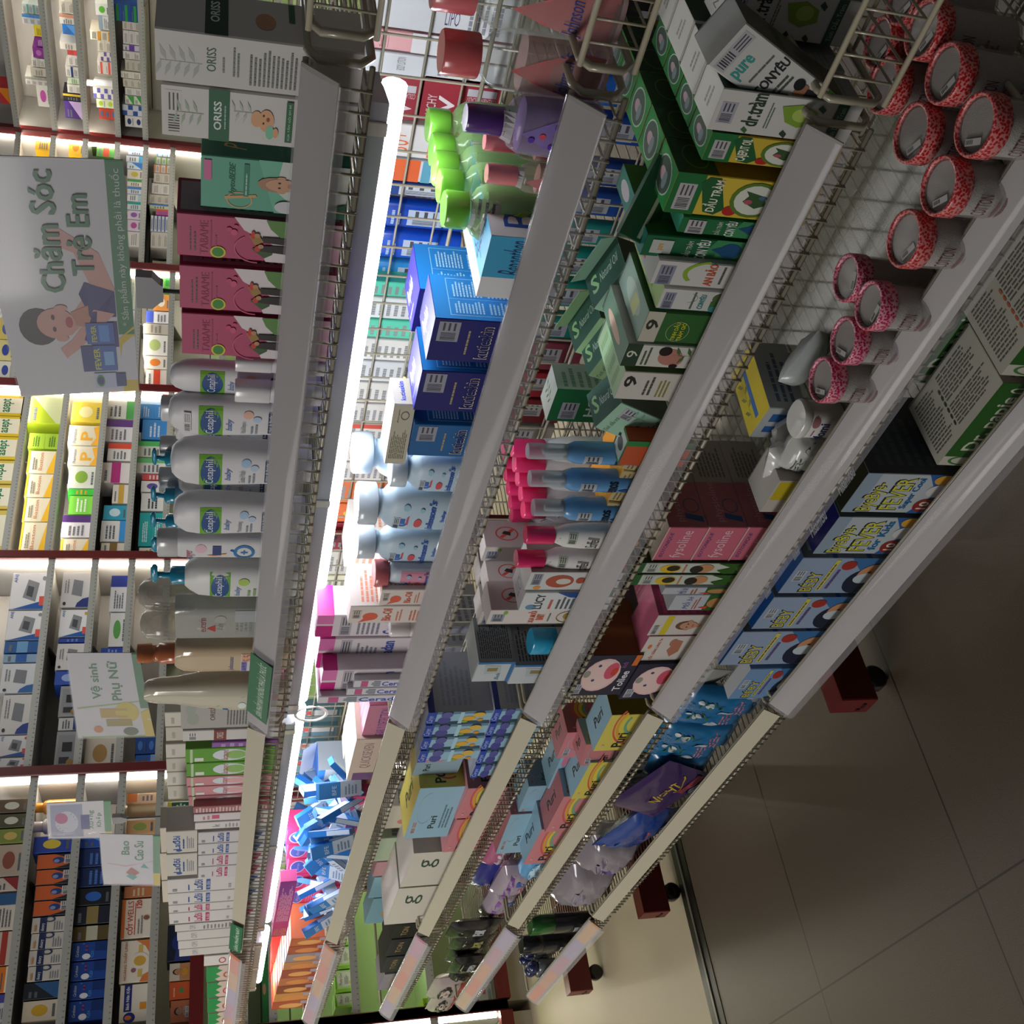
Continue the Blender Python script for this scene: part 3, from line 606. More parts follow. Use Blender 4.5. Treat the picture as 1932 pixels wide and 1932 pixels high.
RG = [
 # bay, shelf, y0, y1, xtop, base, style, accent, description, n
 ('b', 1, 8, 26, 42, 'bcc8c4', 'band', '5a9a94', 'grey-green small carton', 3), ('b', 1, 27, 46, 42, 'c9cdd0', 'side', '3f7cc0', 'white and blue small carton', 3), ('b', 1, 48, 70, 64, 'd9c430', 'txt', '8a7a20', 'plain yellow carton'), ('b', 1, 71, 89, 67, '7a2f86', 'txt', 'c8a8cc', 'violet carton'), ('b', 1, 90, 110, 62, '7c2a84', 'dot', 'a868ac', 'wide violet carton'), ('b', 1, 111, 127, 60, W, 'band', 'b8b4ac', 'white carton with grey lines', 2), ('b', 1, 128, 144, 58, 'bab5a9', 'txt', '88847a', 'grey-beige carton'), ('b', 1, 145, 160, 48, W, 'side', '9a9a90', 'slim white carton', 4), ('b', 1, 161, 202, 70, 'e4e1da', 'dot', 'c050a4', 'white carton with magenta spots'),
 ('b', 0, 165, 195, -14, 'c8323a', 'slash', 'e88a20', 'red and orange carton'),
 ('b', 2, 2, 26, 112, 'd2ccc0', 'txt', '8a857a', 'cream carton', 2), ('b', 2, 27, 46, 112, W, 'side', 'c98a70', 'white and salmon carton'), ('b', 2, 47, 66, 118, '2374c8', 'slash', '5a98dc', 'bright blue carton'), ('b', 2, 80, 94, 113, 'd6d2c8', 'txt', '8a8a84', 'stubby cream carton'), ('b', 2, 95, 125, 128, 'e4e0da', 'side', 'c84848', 'white and red carton', 2), ('b', 2, 126, 146, 124, 'dddad4', 'band', '203a70', 'white and navy carton', 2), ('b', 2, 147, 159, 128, 'ccd6c0', 'txt', '6a9a60', 'pale green carton'), ('b', 2, 160, 176, 127, W, 'txt', '8e8c84', 'white carton beside the black one', 2), ('b', 2, 177, 190, 119, '1c1c24', 'side', 'd0b03a', 'black and yellow carton'), ('b', 2, 191, 224, 122, '3f2370', 'slash', 'b8a0cc', 'dark purple carton with pale corner'),
 ('b', 3, 6, 30, 180, 'dde0da', 'dot', '5cae3a', 'white carton with green leaf'), ('b', 3, 31, 57, 186, 'd4d6d6', 'top', '8aa0b0', 'pale blue-grey carton'), ('b', 3, 58, 76, 170, 'd8d0bc', 'band', 'c98a2c', 'cream carton with orange foot', 2), ('b', 3, 77, 98, 184, 'cdc7b8', 'txt', '858072', 'cream carton next to the purple one', 2), ('b', 3, 99, 116, 190, W, 'grid', '5f4a8a', 'white and purple chequered carton', 2), ('b', 3, 117, 140, 184, W, 'bar', 'c8524a', 'white carton with red bars', 2), ('b', 3, 166, 186, 176, W, 'grid', '5a55a0', 'white and violet carton', 3), ('b', 3, 187, 204, 182, 'd2d8b8', 'dot', 'a4bc3c', 'lime and white carton', 2), ('b', 3, 205, 226, 187, 'a83a24', 'dot', '3f5a86', 'rust red carton with blue spot', 3),
 ('b', 4, 8, 40, 213, '1f4f96', 'bar', '2f9a3c', 'blue and green barred carton', 3), ('b', 4, 41, 57, 231, 'd6ccc2', 'txt', '908a80', 'pinkish white carton', 3), ('b', 4, 58, 84, 232, W, 'txt', '94908a', 'plain white carton', 3), ('b', 4, 85, 96, 232, 'cfc8d0', 'bar', '6a40a8', 'white carton with violet bar'), ('b', 4, 97, 112, 232, W, 'txt', '807c74', 'white carton with fine print', 2), ('b', 4, 113, 134, 236, 'c8c2b4', 'txt', '8a8474', 'beige carton', 3), ('b', 4, 135, 148, 228, 'e2ddd0', 'txt', '9a9488', 'ivory carton', 2), ('b', 4, 149, 165, 232, 'd6cfc0', 'txt', '908a7c', 'sand coloured carton', 3), ('b', 4, 166, 180, 236, W, 'txt', '8c8880', 'clean white carton', 2), ('b', 4, 181, 197, 236, 'd6d8c8', 'slash', '3f9a44', 'white and green carton', 2), ('b', 4, 198, 218, 231, 'c8ccd4', 'grid', '2c4f94', 'blue and white chequered carton', 2), ('b', 4, 219, 240, 236, 'd8d4d0', 'dot', '22386a', 'white carton with navy cross', 2),
 ('c', 1, 255, 284, 67, 'e0b020', 'side', 'c83a20', 'yellow carton with red edge'), ('c', 2, 258, 295, 130, 'dfb222', 'dot', 'c07a18', 'yellow carton with brown mark'), ('c', 3, 260, 273, 172, '3a4a22', 'bar', '8a8a50', 'dark olive carton'), ('c', 3, 274, 296, 182, '5aa048', 'bar', 'c84a30', 'green and red carton'),
 ('c', 4, 270, 281, 248, W, 'txt', '9a968c', 'white carton by the right post'), ('c', 4, 282, 293, 242, 'c8d4e4', 'side', '2f6ac0', 'white and royal blue carton'), ('c', 4, 294, 306, 238, 'd8e0e4', 'band', '48a8d0', 'white and cyan carton'), ('c', 4, 307, 319, 240, 'd0dce8', 'slash', '2f78c4', 'pale blue slashed carton'), ('c', 4, 320, 338, 240, 'd6d2c8', 'dot', 'c8b440', 'white carton with yellow oval'), ('c', 4, 339, 352, 240, 'ded8cc', 'side', '2f9a4c', 'white carton with green end'), ('c', 4, 353, 366, 240, 'd4dce4', 'side', '3a80c8', 'white carton with blue corner'), ('c', 4, 367, 380, 240, 'dfe2e2', 'band', 'a8c4d0', 'bluish white carton'), ('c', 4, 381, 396, 240, 'cfdcdc', 'side', '1f9a90', 'white and teal carton'), ('c', 4, 397, 414, 240, 'd8ccd8', 'dot', '8a5aa8', 'white carton with violet drops'), ('c', 4, 415, 436, 240, 'd8c8d4', 'dot', 'b04a90', 'white carton with purple ring'), ('c', 4, 437, 466, 240, W, 'txt', '9c988e', 'long white carton'),
 ('c', 5, 270, 280, 283, 'd8cc50', 'side', 'e8e4d0', 'small yellow carton'), ('c', 5, 281, 296, 296, 'd8dcd8', 'top', '5a90c0', 'slim white carton with blue cap line', 3), ('c', 5, 297, 310, 292, 'd4dcd0', 'top', '80b060', 'slim carton with green cap line', 3), ('c', 5, 311, 326, 290, 'dcd4cc', 'top', 'd08850', 'slim carton with orange cap line', 3), ('c', 5, 327, 345, 290, 'd0cabc', 'txt', '8c867a', 'beige carton in the middle', 2), ('c', 5, 346, 366, 286, W, 'txt', '928e84', 'white carton stacked in twos', 2), ('c', 5, 367, 384, 282, 'c8c2b4', 'txt', '8a8478', 'grey-beige stacked carton', 3), ('c', 5, 385, 394, 282, 'c4d0a8', 'side', '2f70c8', 'green and blue carton'), ('c', 5, 395, 406, 294, 'b84a98', 'side', 'd85a3a', 'magenta and orange carton'), ('c', 5, 407, 437, 284, 'd8dce0', 'band', '34508c', 'slim white carton with navy foot', 5), ('c', 5, 438, 468, 284, 'd2ccbe', 'txt', '8c887c', 'cream carton stacked by the left post', 3),
 ('d', 1, 494, 505, 250, 'd88a3a', 'txt', 'e8d0b0', 'orange carton under the sign'), ('d', 1, 506, 584, 236, 'c6cdbc', 'txt', '8a9a7a', 'pale grey-green carton'), ('d', 1, 585, 610, 236, 'dcdad6', 'bar', '4a5ab0', 'white carton with blue panel'), ('d', 1, 632, 696, 236, 'dcd8d0', 'txt', '8a8478', 'white carton beside the sign edge'),
 ('d', 2, 492, 515, 287, '9a8f7a', 'txt', '6a604c', 'olive brown carton'), ('d', 2, 516, 540, 288, '5fb04a', 'band', '2f8a3a', 'green carton by the grey clip'), ('d', 2, 555, 586, 290, 'd8924a', 'dot', 'e8e0d0', 'orange carton with white oval'), ('d', 2, 587, 609, 275, 'd8d8dc', 'top', '3f52b0', 'white carton with blue top panel'), ('d', 2, 610, 630, 270, 'a8a298', 'txt', '7a746a', 'grey carton'), ('d', 2, 631, 670, 270, 'd8d6d0', 'dot', 'a0b070', 'white carton with green figure'), ('d', 2, 671, 696, 272, 'd8d0c4', 'dot', 'd07830', 'white carton with orange hexagon'), ('d', 2, 697, 728, 275, 'd8cfc6', 'bar', 'cc4a30', 'white carton with red bar'),
 ('d', 0, 600, 640, -4, 'd9c46a', 'dot', '3a4a9a', 'yellow carton with blue spot', 1), ('d', 0, 641, 680, -4, 'd9cc8a', 'dot', '3a4a9a', 'yellow carton with blue spot', 1), ('d', 0, 681, 716, -4, 'dcd8c8', 'dot', '3a4a9a', 'cream carton with blue spot', 1),
 ('e', 0, 745, 783, -28, 'dfc02c', 'yel2', 'asept', 'yellow carton with green lettering', 1), ('e', 0, 784, 822, -28, 'dfc02c', 'yel2', 'asept', 'yellow carton with green lettering', 1), ('e', 0, 823, 866, -30, 'dfc02c', 'yel2', 'asept', 'yellow carton with green lettering', 1), ('e', 0, 868, 912, -32, 'd8c05a', 'yel2', 'nepa', 'paler yellow carton', 1), ('e', 0, 914, 960, -32, 'd8c05a', 'yel2', 'nepa', 'paler yellow carton', 1), ('e', 0, 962, 1040, -34, 'd8c05a', 'yel2', 'nepa', 'long paler yellow carton', 1),
 ('e', 1, 748, 798, 40, 'a9bf2c', 'slash', 'c9d2a0', 'lime green carton with white chevrons', 1), ('e', 1, 817, 846, 54, '96b832', 'txt', '3f6a20', 'small lime green carton', 2), ('e', 1, 850, 893, 52, 'e6dcc0', 'yel', 'Boston', 'white and yellow carton', 1), ('e', 1, 894, 938, 48, 'e6dcc0', 'yel', 'Boston', 'white and yellow carton', 1), ('e', 1, 939, 984, 44, 'e6dcc0', 'yel', 'Boston', 'white and yellow carton', 1), ('e', 1, 985, 1044, 38, 'e6dcc0', 'yel', 'Boston', 'white and yellow carton', 1),
 ('e', 2, 758, 796, 135, 'd9c040', 'dot', 'e8dca0', 'yellow carton with orange end', 1), ('e', 2, 802, 840, 129, 'd6cfb8', 'P', '', 'cream carton with large yellow letter', 1), ('e', 2, 841, 878, 129, 'd6cfb8', 'P', '', 'cream carton with large yellow letter', 1), ('e', 2, 879, 921, 129, 'd2d6c8', 'dot', '7aa03a', 'white carton with green pear', 1), ('e', 2, 922, 934, 128, '36b03c', 'txt', 'd8a030', 'flat bright green carton', 1), ('e', 2, 935, 970, 130, '7ac848', 'txt', 'e0f0d8', 'light green carton', 1), ('e', 2, 972, 1014, 116, 'dbd8da', 'side', '4a2a6a', 'white and purple carton', 1), ('e', 2, 1016, 1046, 114, 'e2d8c0', 'yel', 'Bone', 'yellow edged carton', 1),
 ('e', 3, 756, 790, 197, 'd6d8cc', 'band', '48a050', 'white carton with green foot', 1), ('e', 3, 792, 833, 197, 'd8d4d8', 'side', '5a2f7a', 'white carton with purple corner', 1), ('e', 3, 836, 869, 203, 'dfdcd8', 'side', 'd84a30', 'white and vermilion carton', 1), ('e', 3, 872, 911, 190, 'dcd4d2', 'bar', 'b02a78', 'white carton with magenta panel', 1), ('e', 3, 914, 950, 212, 'dcd6c8', 'bar', 'c8a040', 'white carton with gold panel', 1), ('e', 3, 953, 981, 195, '2f9ab4', 'dot', 'c8e0e8', 'turquoise carton with white letter', 1), ('e', 3, 982, 1022, 190, 'dedcd8', 'band', '3a90d0', 'white carton with sky blue foot', 1), ('e', 3, 1024, 1046, 190, 'd2c8b8', 'bar', '7a6030', 'beige carton with brown bar', 1),
 ('e', 4, 762, 790, 262, '2f8ad0', 'txt', 'c8dcf0', 'mid blue carton', 2), ('e', 4, 791, 829, 268, '2c84cc', 'txt', 'c8dcf0', 'wide blue carton', 1), ('e', 4, 832, 862, 258, 'cfd8c8', 'side', '48b060', 'white and green carton', 1), ('e', 4, 864, 893, 258, 'dadad6', 'side', '60b870', 'white carton with green end', 1), ('e', 4, 894, 906, 268, 'c84a50', 'txt', 'e8d0d0', 'narrow red carton', 1), ('e', 4, 907, 928, 266, 'dcdcd8', 'dot', '5a48a0', 'white carton with violet ring', 1), ('e', 4, 930, 964, 266, 'd8dad6', 'txt', '30303c', 'white carton with black lettering', 1), ('e', 4, 967, 1031, 262, '1fa0a0', 'txt', 'c8e8e8', 'teal carton', 2), ('e', 4, 1033, 1048, 262, 'd8d0c0', 'txt', '8a8478', 'pale narrow carton', 1),
 ('f', 0, 1081, 1150, 20, 'd8d9dc', 'bp', '8a8e92', 'white box picturing a blood pressure monitor', 1), ('f', 0, 1152, 1208, 12, 'd4d4d8', 'bp', '8a8e92', 'white box picturing a blood pressure monitor', 1), ('f', 0, 1210, 1232, 8, '1f5a9c', 'bar', '6aa0cc', 'blue edged box lying flat', 1), ('f', 0, 1234, 1250, 6, '8aa8c4', 'bar', '1f5aa8', 'pale blue box', 1), ('f', 0, 1252, 1308, 2, 'd8dcde', 'bp2', '2a66a8', 'white box picturing a grey device', 1), ('f', 0, 1311, 1386, 2, 'dbd9d6', 'bp2', '23408c', 'large white box with navy corner', 1), ('f', 0, 1388, 1428, -4, 'd6d8da', 'bp', 'd85040', 'white box with red and blue marks', 1), ('f', 0, 1430, 1452, -8, 'd6d8da', 'bp', 'd85040', 'white box with red and blue marks', 1),
 ('f', 1, 1080, 1146, 116, 'cfcdca', 'bp2', '28387a', 'white box with grey wrist monitor', 1), ('f', 1, 1150, 1202, 112, 'd6d4d0', 'bp', 'c8a030', 'white box with two small devices', 1), ('f', 1, 1204, 1212, 110, '24449c', 'txt', '6a8ad0', 'flat blue box', 1), ('f', 1, 1214, 1264, 106, 'd4d2d0', 'bp2', '243c90', 'white box with navy seal', 1), ('f', 1, 1266, 1292, 103, '2c52b0', 'dot', '9ab0e0', 'blue carton beneath the herbal sign', 1), ('f', 1, 1294, 1352, 112, '9a9c9e', 'camo', '', 'grey box with black device picture', 1), ('f', 1, 1354, 1378, 110, 'c8c8c8', 'band', '1f3d78', 'white and navy striped carton', 1), ('f', 1, 1380, 1450, 104, '9a9c9e', 'camo', '', 'grey box with black device picture', 1),
 ('f', 2, 1086, 1154, 208, 'd6d6d8', 'side', '2a3a8c', 'flat white thermometer box with blue end', 1), ('f', 2, 1156, 1220, 206, 'd8d8d4', 'dot', '5aa050', 'flat white thermometer box with green dot', 1), ('f', 2, 1222, 1236, 190, '2444a0', 'txt', '8aa0d8', 'small blue carton', 1), ('f', 2, 1391, 1453, 160, 'd8d0c0', 'dot', 'b08a50', 'white carton picturing ginger root', 1),
 ('f', 3, 1391, 1423, 255, '1f4a94', 'dot', '4a80d0', 'dark blue herbal carton', 2), ('f', 3, 1424, 1449, 255, '2a62b4', 'band', '8ab0dc', 'light blue herbal carton', 1),
 ('g', 0, 1508, 1534, -6, '5a4a34', 'dot', 'c8ccc0', 'brown and white carton', 1), ('g', 0, 1536, 1562, -6, '4a4a30', 'dot', 'c8ccc0', 'brown and white carton', 1), ('g', 0, 1564, 1592, -6, '7a8a3a', 'dot', 'c8b060', 'green and tan carton', 1), ('g', 0, 1594, 1654, -8, 'b4a494', 'dot', '8a4a3a', 'beige carton with brown figure', 1), ('g', 0, 1656, 1682, -8, 'c8bcb0', 'slash', '8a2a2a', 'white carton with dark red corner', 1), ('g', 0, 1686, 1756, -12, 'd6cdc0', 'side', '2a5a8a', 'tall white carton', 1), ('g', 0, 1758, 1822, -12, 'c8bcae', 'bar', 'a83a30', 'white carton with dark red bar', 1), ('g', 0, 1824, 1874, -14, 'd87a30', 'band', 'e8d8c0', 'bright orange carton', 1), ('g', 0, 1876, 1928, -14, 'c8c8cc', 'side', '4a4a9c', 'white and violet carton', 1),
 ('g', 1, 1578, 1610, 63, '2344a4', 'dot', 'd8c040', 'blue carton with yellow disc', 1), ('g', 1, 1612, 1640, 69, '1c2430', 'flu', '', 'black carton with orange arch', 1), ('g', 1, 1641, 1670, 67, '1c2430', 'flu', '', 'black carton with orange arch', 1), ('g', 1, 1671, 1699, 65, '1c2430', 'flu', '', 'black carton with orange arch', 1), ('g', 1, 1700, 1729, 62, '1c2430', 'flu', '', 'black carton with orange arch', 1), ('g', 1, 1731, 1760, 60, 'c4c0b8', 'navyw', '', 'white carton with navy band', 1), ('g', 1, 1761, 1792, 58, 'c4c0b8', 'navyw', '', 'white carton with navy band', 1), ('g', 1, 1793, 1822, 54, 'c4c0b8', 'navyw', '', 'white carton with navy band', 1), ('g', 1, 1823, 1852, 52, 'c4c0b8', 'navyw', '', 'white carton with navy band', 1), ('g', 1, 1855, 1887, 44, '202830', 'slash', '2f5a8a', 'black carton with blue muscles', 1), ('g', 1, 1889, 1928, 42, 'd0c4b0', 'dot', 'c8a030', 'white and orange carton with yellow flower', 1),
 ('g', 2, 1578, 1600, 150, '1f54b8', 'slash', '58a0e0', 'bright blue carton beside the pink sign', 1), ('g', 2, 1601, 1636, 149, '14306a', 'txt', '4a78c0', 'navy carton', 1), ('g', 2, 1637, 1674, 148, '12285a', 'txt', '4a78c0', 'navy carton', 1), ('g', 2, 1676, 1709, 145, '14181f', 'dot', '2a62b8', 'black carton with blue glow', 1), ('g', 2, 1711, 1745, 138, '1a2030', 'bar', '8a7a4a', 'black carton with gold lettering', 1), ('g', 2, 1748, 1776, 138, '5a4a28', 'bar', 'b4b4a0', 'brown, green and grey carton', 1), ('g', 2, 1778, 1813, 136, '1b4391', 'plex', '', 'royal blue carton with white round emblem', 1), ('g', 2, 1815, 1851, 134, '1b4391', 'plex', '', 'royal blue carton with white round emblem', 1), ('g', 2, 1853, 1887, 131, '1b4391', 'plex', '', 'royal blue carton with white round emblem', 1), ('g', 2, 1889, 1928, 129, '1b4391', 'plex', '', 'royal blue carton with white round emblem', 1),
 ('g', 3, 1497, 1514, 240, 'd8b898', 'top', 'cc7a40', 'white and orange carton', 1), ('g', 3, 1547, 1574, 238, 'c8a070', 'dot', '8a9a4a', 'tan herbal carton', 1), ('g', 3, 1672, 1694, 234, 'b8744a', 'txt', 'd8c0a0', 'copper brown carton', 1),
]
for r in RG:
    n = r[9] if len(r) > 9 else 1
    rack_good(r[0], r[1], r[2], r[3], r[4], r[5], r[6], r[7], r[8], n)
# large readable cartons of the far end bay
def rack_special(bay, sh, y0, y1, xt, base, prims, label, zz=None, name='medicine_carton', eps=0.0002, row=0, dep=0.11):
    o = rack_good(bay, sh, y0, y1, xt, base, 'none', '', label, 1, zz=zz, row=row, dep=dep, name=name)
    me = o.data
    B = BAYS[bay]; d = o.dimensions
    xs = [v.co.x for v in me.vertices]; ys = [v.co.y for v in me.vertices]; zs = [v.co.z for v in me.vertices]
    w, h, y = max(xs) - min(xs), max(zs), min(ys)
    g = carton_mesh(w - 0.0, 2 * abs(y), h, base, {'F': prims, 'T': [('l', '8a8a88', 0.1, 0.2, 0.8, 0.8, 2)]}, eps=eps)
    n = g.build('tmp'); o.data = n.data; bpy.data.objects.remove(n)
    o['label'] = label
    return o
rack_special('g', 3, 1697, 1771, 229, 'dfd6c8', [('r', 'd97a42', 0, 0.88, 1, 1), ('t', 'c23a2a', 'CỐT', 0.08, 0.62, 0.38, 0.86, 'b'), ('t', 'c23a2a', 'WELLS', 0.41, 0.62, 0.95, 0.8), ('r', 'c23a2a', 0.08, 0.55, 0.9, 0.575), ('t', 'c23a2a', '120', 0.76, 0.36, 0.97, 0.54, 'b'), ('l', '8a8a8a', 0.1, 0.3, 0.6, 0.5, 2), ('e', '8a5a4a', 0.5, 0.2, 0.06, 0.1)], 'white carton reading COT WELLS in the far end rack bay')
rack_special('g', 3, 1775, 1855, 227, 'e0d8c8', [('p', 'cf7a40', [(0, 0), (0.25, 0), (0.16, 0.25), (0, 0.35)]), ('p', 'cf7a40', [(1, 0), (0.6, 0), (0.85, 0.2), (1, 0.5)]), ('r', 'cdb25c', 0.12, 0.28, 0.88, 0.42), ('e', 'ddd6c6', 0.5, 0.36, 0.2, 0.3), ('e', 'c8a040', 0.5, 0.36, 0.12, 0.2), ('t', 'b5562c', 'HOÀNG THẤP LINH', 0.06, 0.78, 0.96, 0.92), ('e', '8a5a70', 0.28, 0.56, 0.05, 0.08)], 'white carton reading HOANG THAP LINH in the far end rack bay')
rack_special('g', 3, 1858, 1930, 226, 'ddd6c8', [('r', '1f2f7c', 0.28, 0.6, 1, 0.86), ('t', 'd8d8e0', 'Bách Niên Kiện', 0.33, 0.65, 0.95, 0.8, 'b'), ('e', '1f2f7c', 0.12, 0.66, 0.14, 0.2), ('e', 'd07a3a', 0.12, 0.7, 0.06, 0.12), ('r', 'd8902c', 0.32, 0.1, 0.5, 0.32)], 'white carton reading Bach Nien Kien, fourth shelf of the far end rack bay')
rack_bottle('g', 1, 1524, 13, 62, 'b87820:p', 'c98a20:p', 'amber bottle with golden cap, half behind a hanging sign,')
rack_bottle('g', 1, 1560, 14, 62, 'd8d8dc:p', 'e4e4e8:p', 'white round bottle with white cap')
rack_bottle('g', 3, 1530, 14, 224, 'd8c4a0:p', 'e0d8c8:p', 'cream bottle with a wide white cap')
rack_bottle('b', 3, 157, 8, 164, 'e2e2e6:p', 'f0f0f4:p', 'small bright white bottle')
# goods behind the third gondola bay, on the low rack ledge
zr = 1.285
for y0, y1, xt, base, pr, lb in [
  (1745, 1814, 316, '1a2438', [('p', '2a3a78', [(0, 0), (1, 0), (1, 0.4), (0, 0.7)]), ('e', '24307c', 0.5, 0.6, 0.2, 0.2)], 'dark navy carton on the red rack rail, beside white cartons'),
  (1817, 1851, 320, 'b8845a', [('r', 'c8c0b0', 0, 0.5, 1, 1), ('B', 'b98a5e', 0.5, 0.6, 0.28, '3b2a1c', 'c9902e', 0.9)], 'carton showing a man in yellow on the red rack rail'),
  (1852, 1886, 320, 'c4582c', [('e', '3f8a4a', 0.5, 0.4, 0.14, 0.12), ('l', 'e0a888', 0.15, 0.7, 0.85, 0.85, 1)], 'orange carton with a green leaf on the red rack rail'),
  (1887, 1930, 322, 'b06a4a', [('B', 'a07860', 0.5, 0.55, 0.3, '2e241c', '9a8a7a', 0.9), ('k', 'c8c6c4', 0.2, 0.02, 0.7, 0.2)], 'carton with a close face on the red rack rail')]:
    rack_special('g', 3, y0, y1, xt, base, pr, lb, zz=zr)
for q, (y0, y1) in enumerate([(1513, 1532), (1535, 1555)]):
    rack_special('g', 3, y0, y1, 316, '14523c', [('r', 'c8c43a', 0, 0.84, 1, 1), ('l', 'c8d8cc', 0.1, 0.3, 0.9, 0.7, 3)], 'dark green carton with yellow lid band, %s the pink packs' % ['nearer', 'farther from'][q], zz=zr)
# low part of the far end bay, lit green-white, seen under the top shelf
zlow = 0.69
for q, (y0, y1) in enumerate([(1700, 1742), (1744, 1784), (1786, 1828), (1830, 1872), (1874, 1902)]):
    rack_special('g', 3, y0, y1, 632, 'b9d98a', [('r', '8fc63a', 0, 0, 0.14, 1), ('e', 'dcdccc', 0.58, 0.5, 0.36, 0.4), ('t', '3a3a3c', 'Modes Care', 0.3, 0.66, 0.86, 0.8, 'i'), ('l', '8a8a80', 0.35, 0.35, 0.8, 0.55, 3), ('e', 'd8c040', 0.42, 0.24, 0.08, 0.08), ('p', '6ab02a', [(0.14, 0.9), (0.14, 1), (1, 1), (0.6, 0.92)])], 'light green and cream carton on the low lit rack shelf, %s from the aisle end' % ON[4 - q], zz=0.672)
rack_special('g', 3, 1752, 1930, 494, '2f7a3e', [('r', '1f5a30', 0, 0, 1, 0.25), ('t', 'c8b040', 'ĐÔNG Y GIA TRUYỀN', 0.04, 0.1, 0.5, 0.2, 'b'), ('t', 'c8b040', 'ĐÔNG Y GIA', 0.55, 0.1, 0.95, 0.2, 'b'), ('e', 'b8846a', 0.35, 0.7, 0.06, 0.22), ('F', '1a5a28', 0.7, 0.3, 0.1, 0.6, 6)], 'long green carton behind the short tube lamp', zz=0.995, name='herbal_carton')
rack_special('g', 3, 1855, 1900, 905, 'c8d6c8', [('t', '2a5a8a', 'TONGUE DEPRESSORS', 0.05, 0.4, 0.2, 0.95, 'v'), ('r', 'c87a8a', 0.55, 0.5, 0.85, 0.75), ('l', '7a8a90', 0.3, 0.1, 0.9, 0.35, 3)], 'pale carton of tongue depressors low in the far rack', zz=0.135 + 0.01)
rack_special('g', 3, 1880, 1915, 812, 'a8c43a', [('l', '24301c', 0.1, 0.2, 0.9, 0.8, 5)], 'lime green carton with black symbols low in the far rack', zz=0.40)
# number repeats so that each keeps a label of its own
def settle_labels():
    by = {}
    for o in COL.objects:
        if '_k' in o: by.setdefault(o['label'], []).append(o)
    for lb, os_ in by.items():
        if len(os_) > 1:
            vertical = max(o.location.z for o in os_) - min(o.location.z for o in os_) > 0.01
            os_.sort(key=(lambda o: (-o.location.z)) if vertical else (lambda o: -o.location.y))
            W3 = ['topmost', 'second', 'third', 'fourth', 'lowest'] if vertical else ['nearest the corner', 'second along', 'third along', 'fourth along', 'fifth along', 'sixth along']
            for i, o in enumerate(os_):
                if vertical: w = 'topmost' if i == 0 else ('lowest' if i == len(os_) - 1 else ['', 'second', 'third', 'fourth', 'fifth'][i] + ' down')
                else: w = W3[min(i, 5)] if len(os_) > 2 or i == 0 else 'farther along'
                d = o['_d']; o['label'] = (w + ' ' + o['label']) if vertical else d + ' ' + w + o['label'][len(d):].replace('of the rack behind the large sign', 'behind the large sign').replace(' of the far end rack', ' of far rack')
    for o in COL.objects:
        for k in ('_k', '_n', '_d'):
            if k in o: del o[k]
settle_labels()
# ------------------------------------------------------------------ goods on the gondola
def span(y0, y1, xm, Y):
    a = onY(xm, y0, Y); b = onY(xm, y1, Y); return (a.x + b.x) / 2, abs(a.x - b.x)
def gb(i, y0, y1, xt, base, label, F=None, R=None, T=None, cols=None, Y=0.855, dep=0.06, z=None, xm=None, name='carton', cat='carton', group=None, rz=0.0, ry=0.0, rx=0.0, opened=False, h=None, seed=1, part=None, gap=0.0015, w=None):
    """upright carton whose front stands on plane Y; y0..y1 and xt are read from the photograph"""
    xm = xm or xt + 60
    cx, ww = span(y0, y1, xm, Y); w = (w or ww) - gap
    z = (FL[i] if z is None else z)
    if h is None: h = onY(xt, (y0 + y1) / 2, Y).z - z
    g = carton_mesh(w, dep, h, base, {'F': F or [], 'R': R or [], 'T': T or []}, cols, opened=opened, seed=seed)
    o = g.build(name)
    o.location = (cx, Y + dep / 2, z); o.rotation_euler = (rx, ry, rz)
    return tag(o, label, cat, group)
def secs_at(secs, z):
    for a, b in zip(secs, secs[1:]):
        if a[0] <= z <= b[0]:
            t = (z - a[0]) / max(b[0] - a[0], 1e-6); return [a[q] + (b[q] - a[q]) * t for q in (1, 2, 3)]
    return list(secs[-1][1:]) if z > secs[-1][0] else list(secs[0][1:])
def front_fn(secs, W, Z0, Z1):
    def fn(u, v, off):
        z = Z0 + (Z1 - Z0) * v; hx, hy, e = secs_at(secs, z); x = (u - 0.5) * W
        q = min(abs(x) / hx, 0.985); return (math.copysign(min(abs(x), hx * 0.985), x), -hy * (1 - q ** e) ** (1 / e) - off * 1.6, z)
    return fn
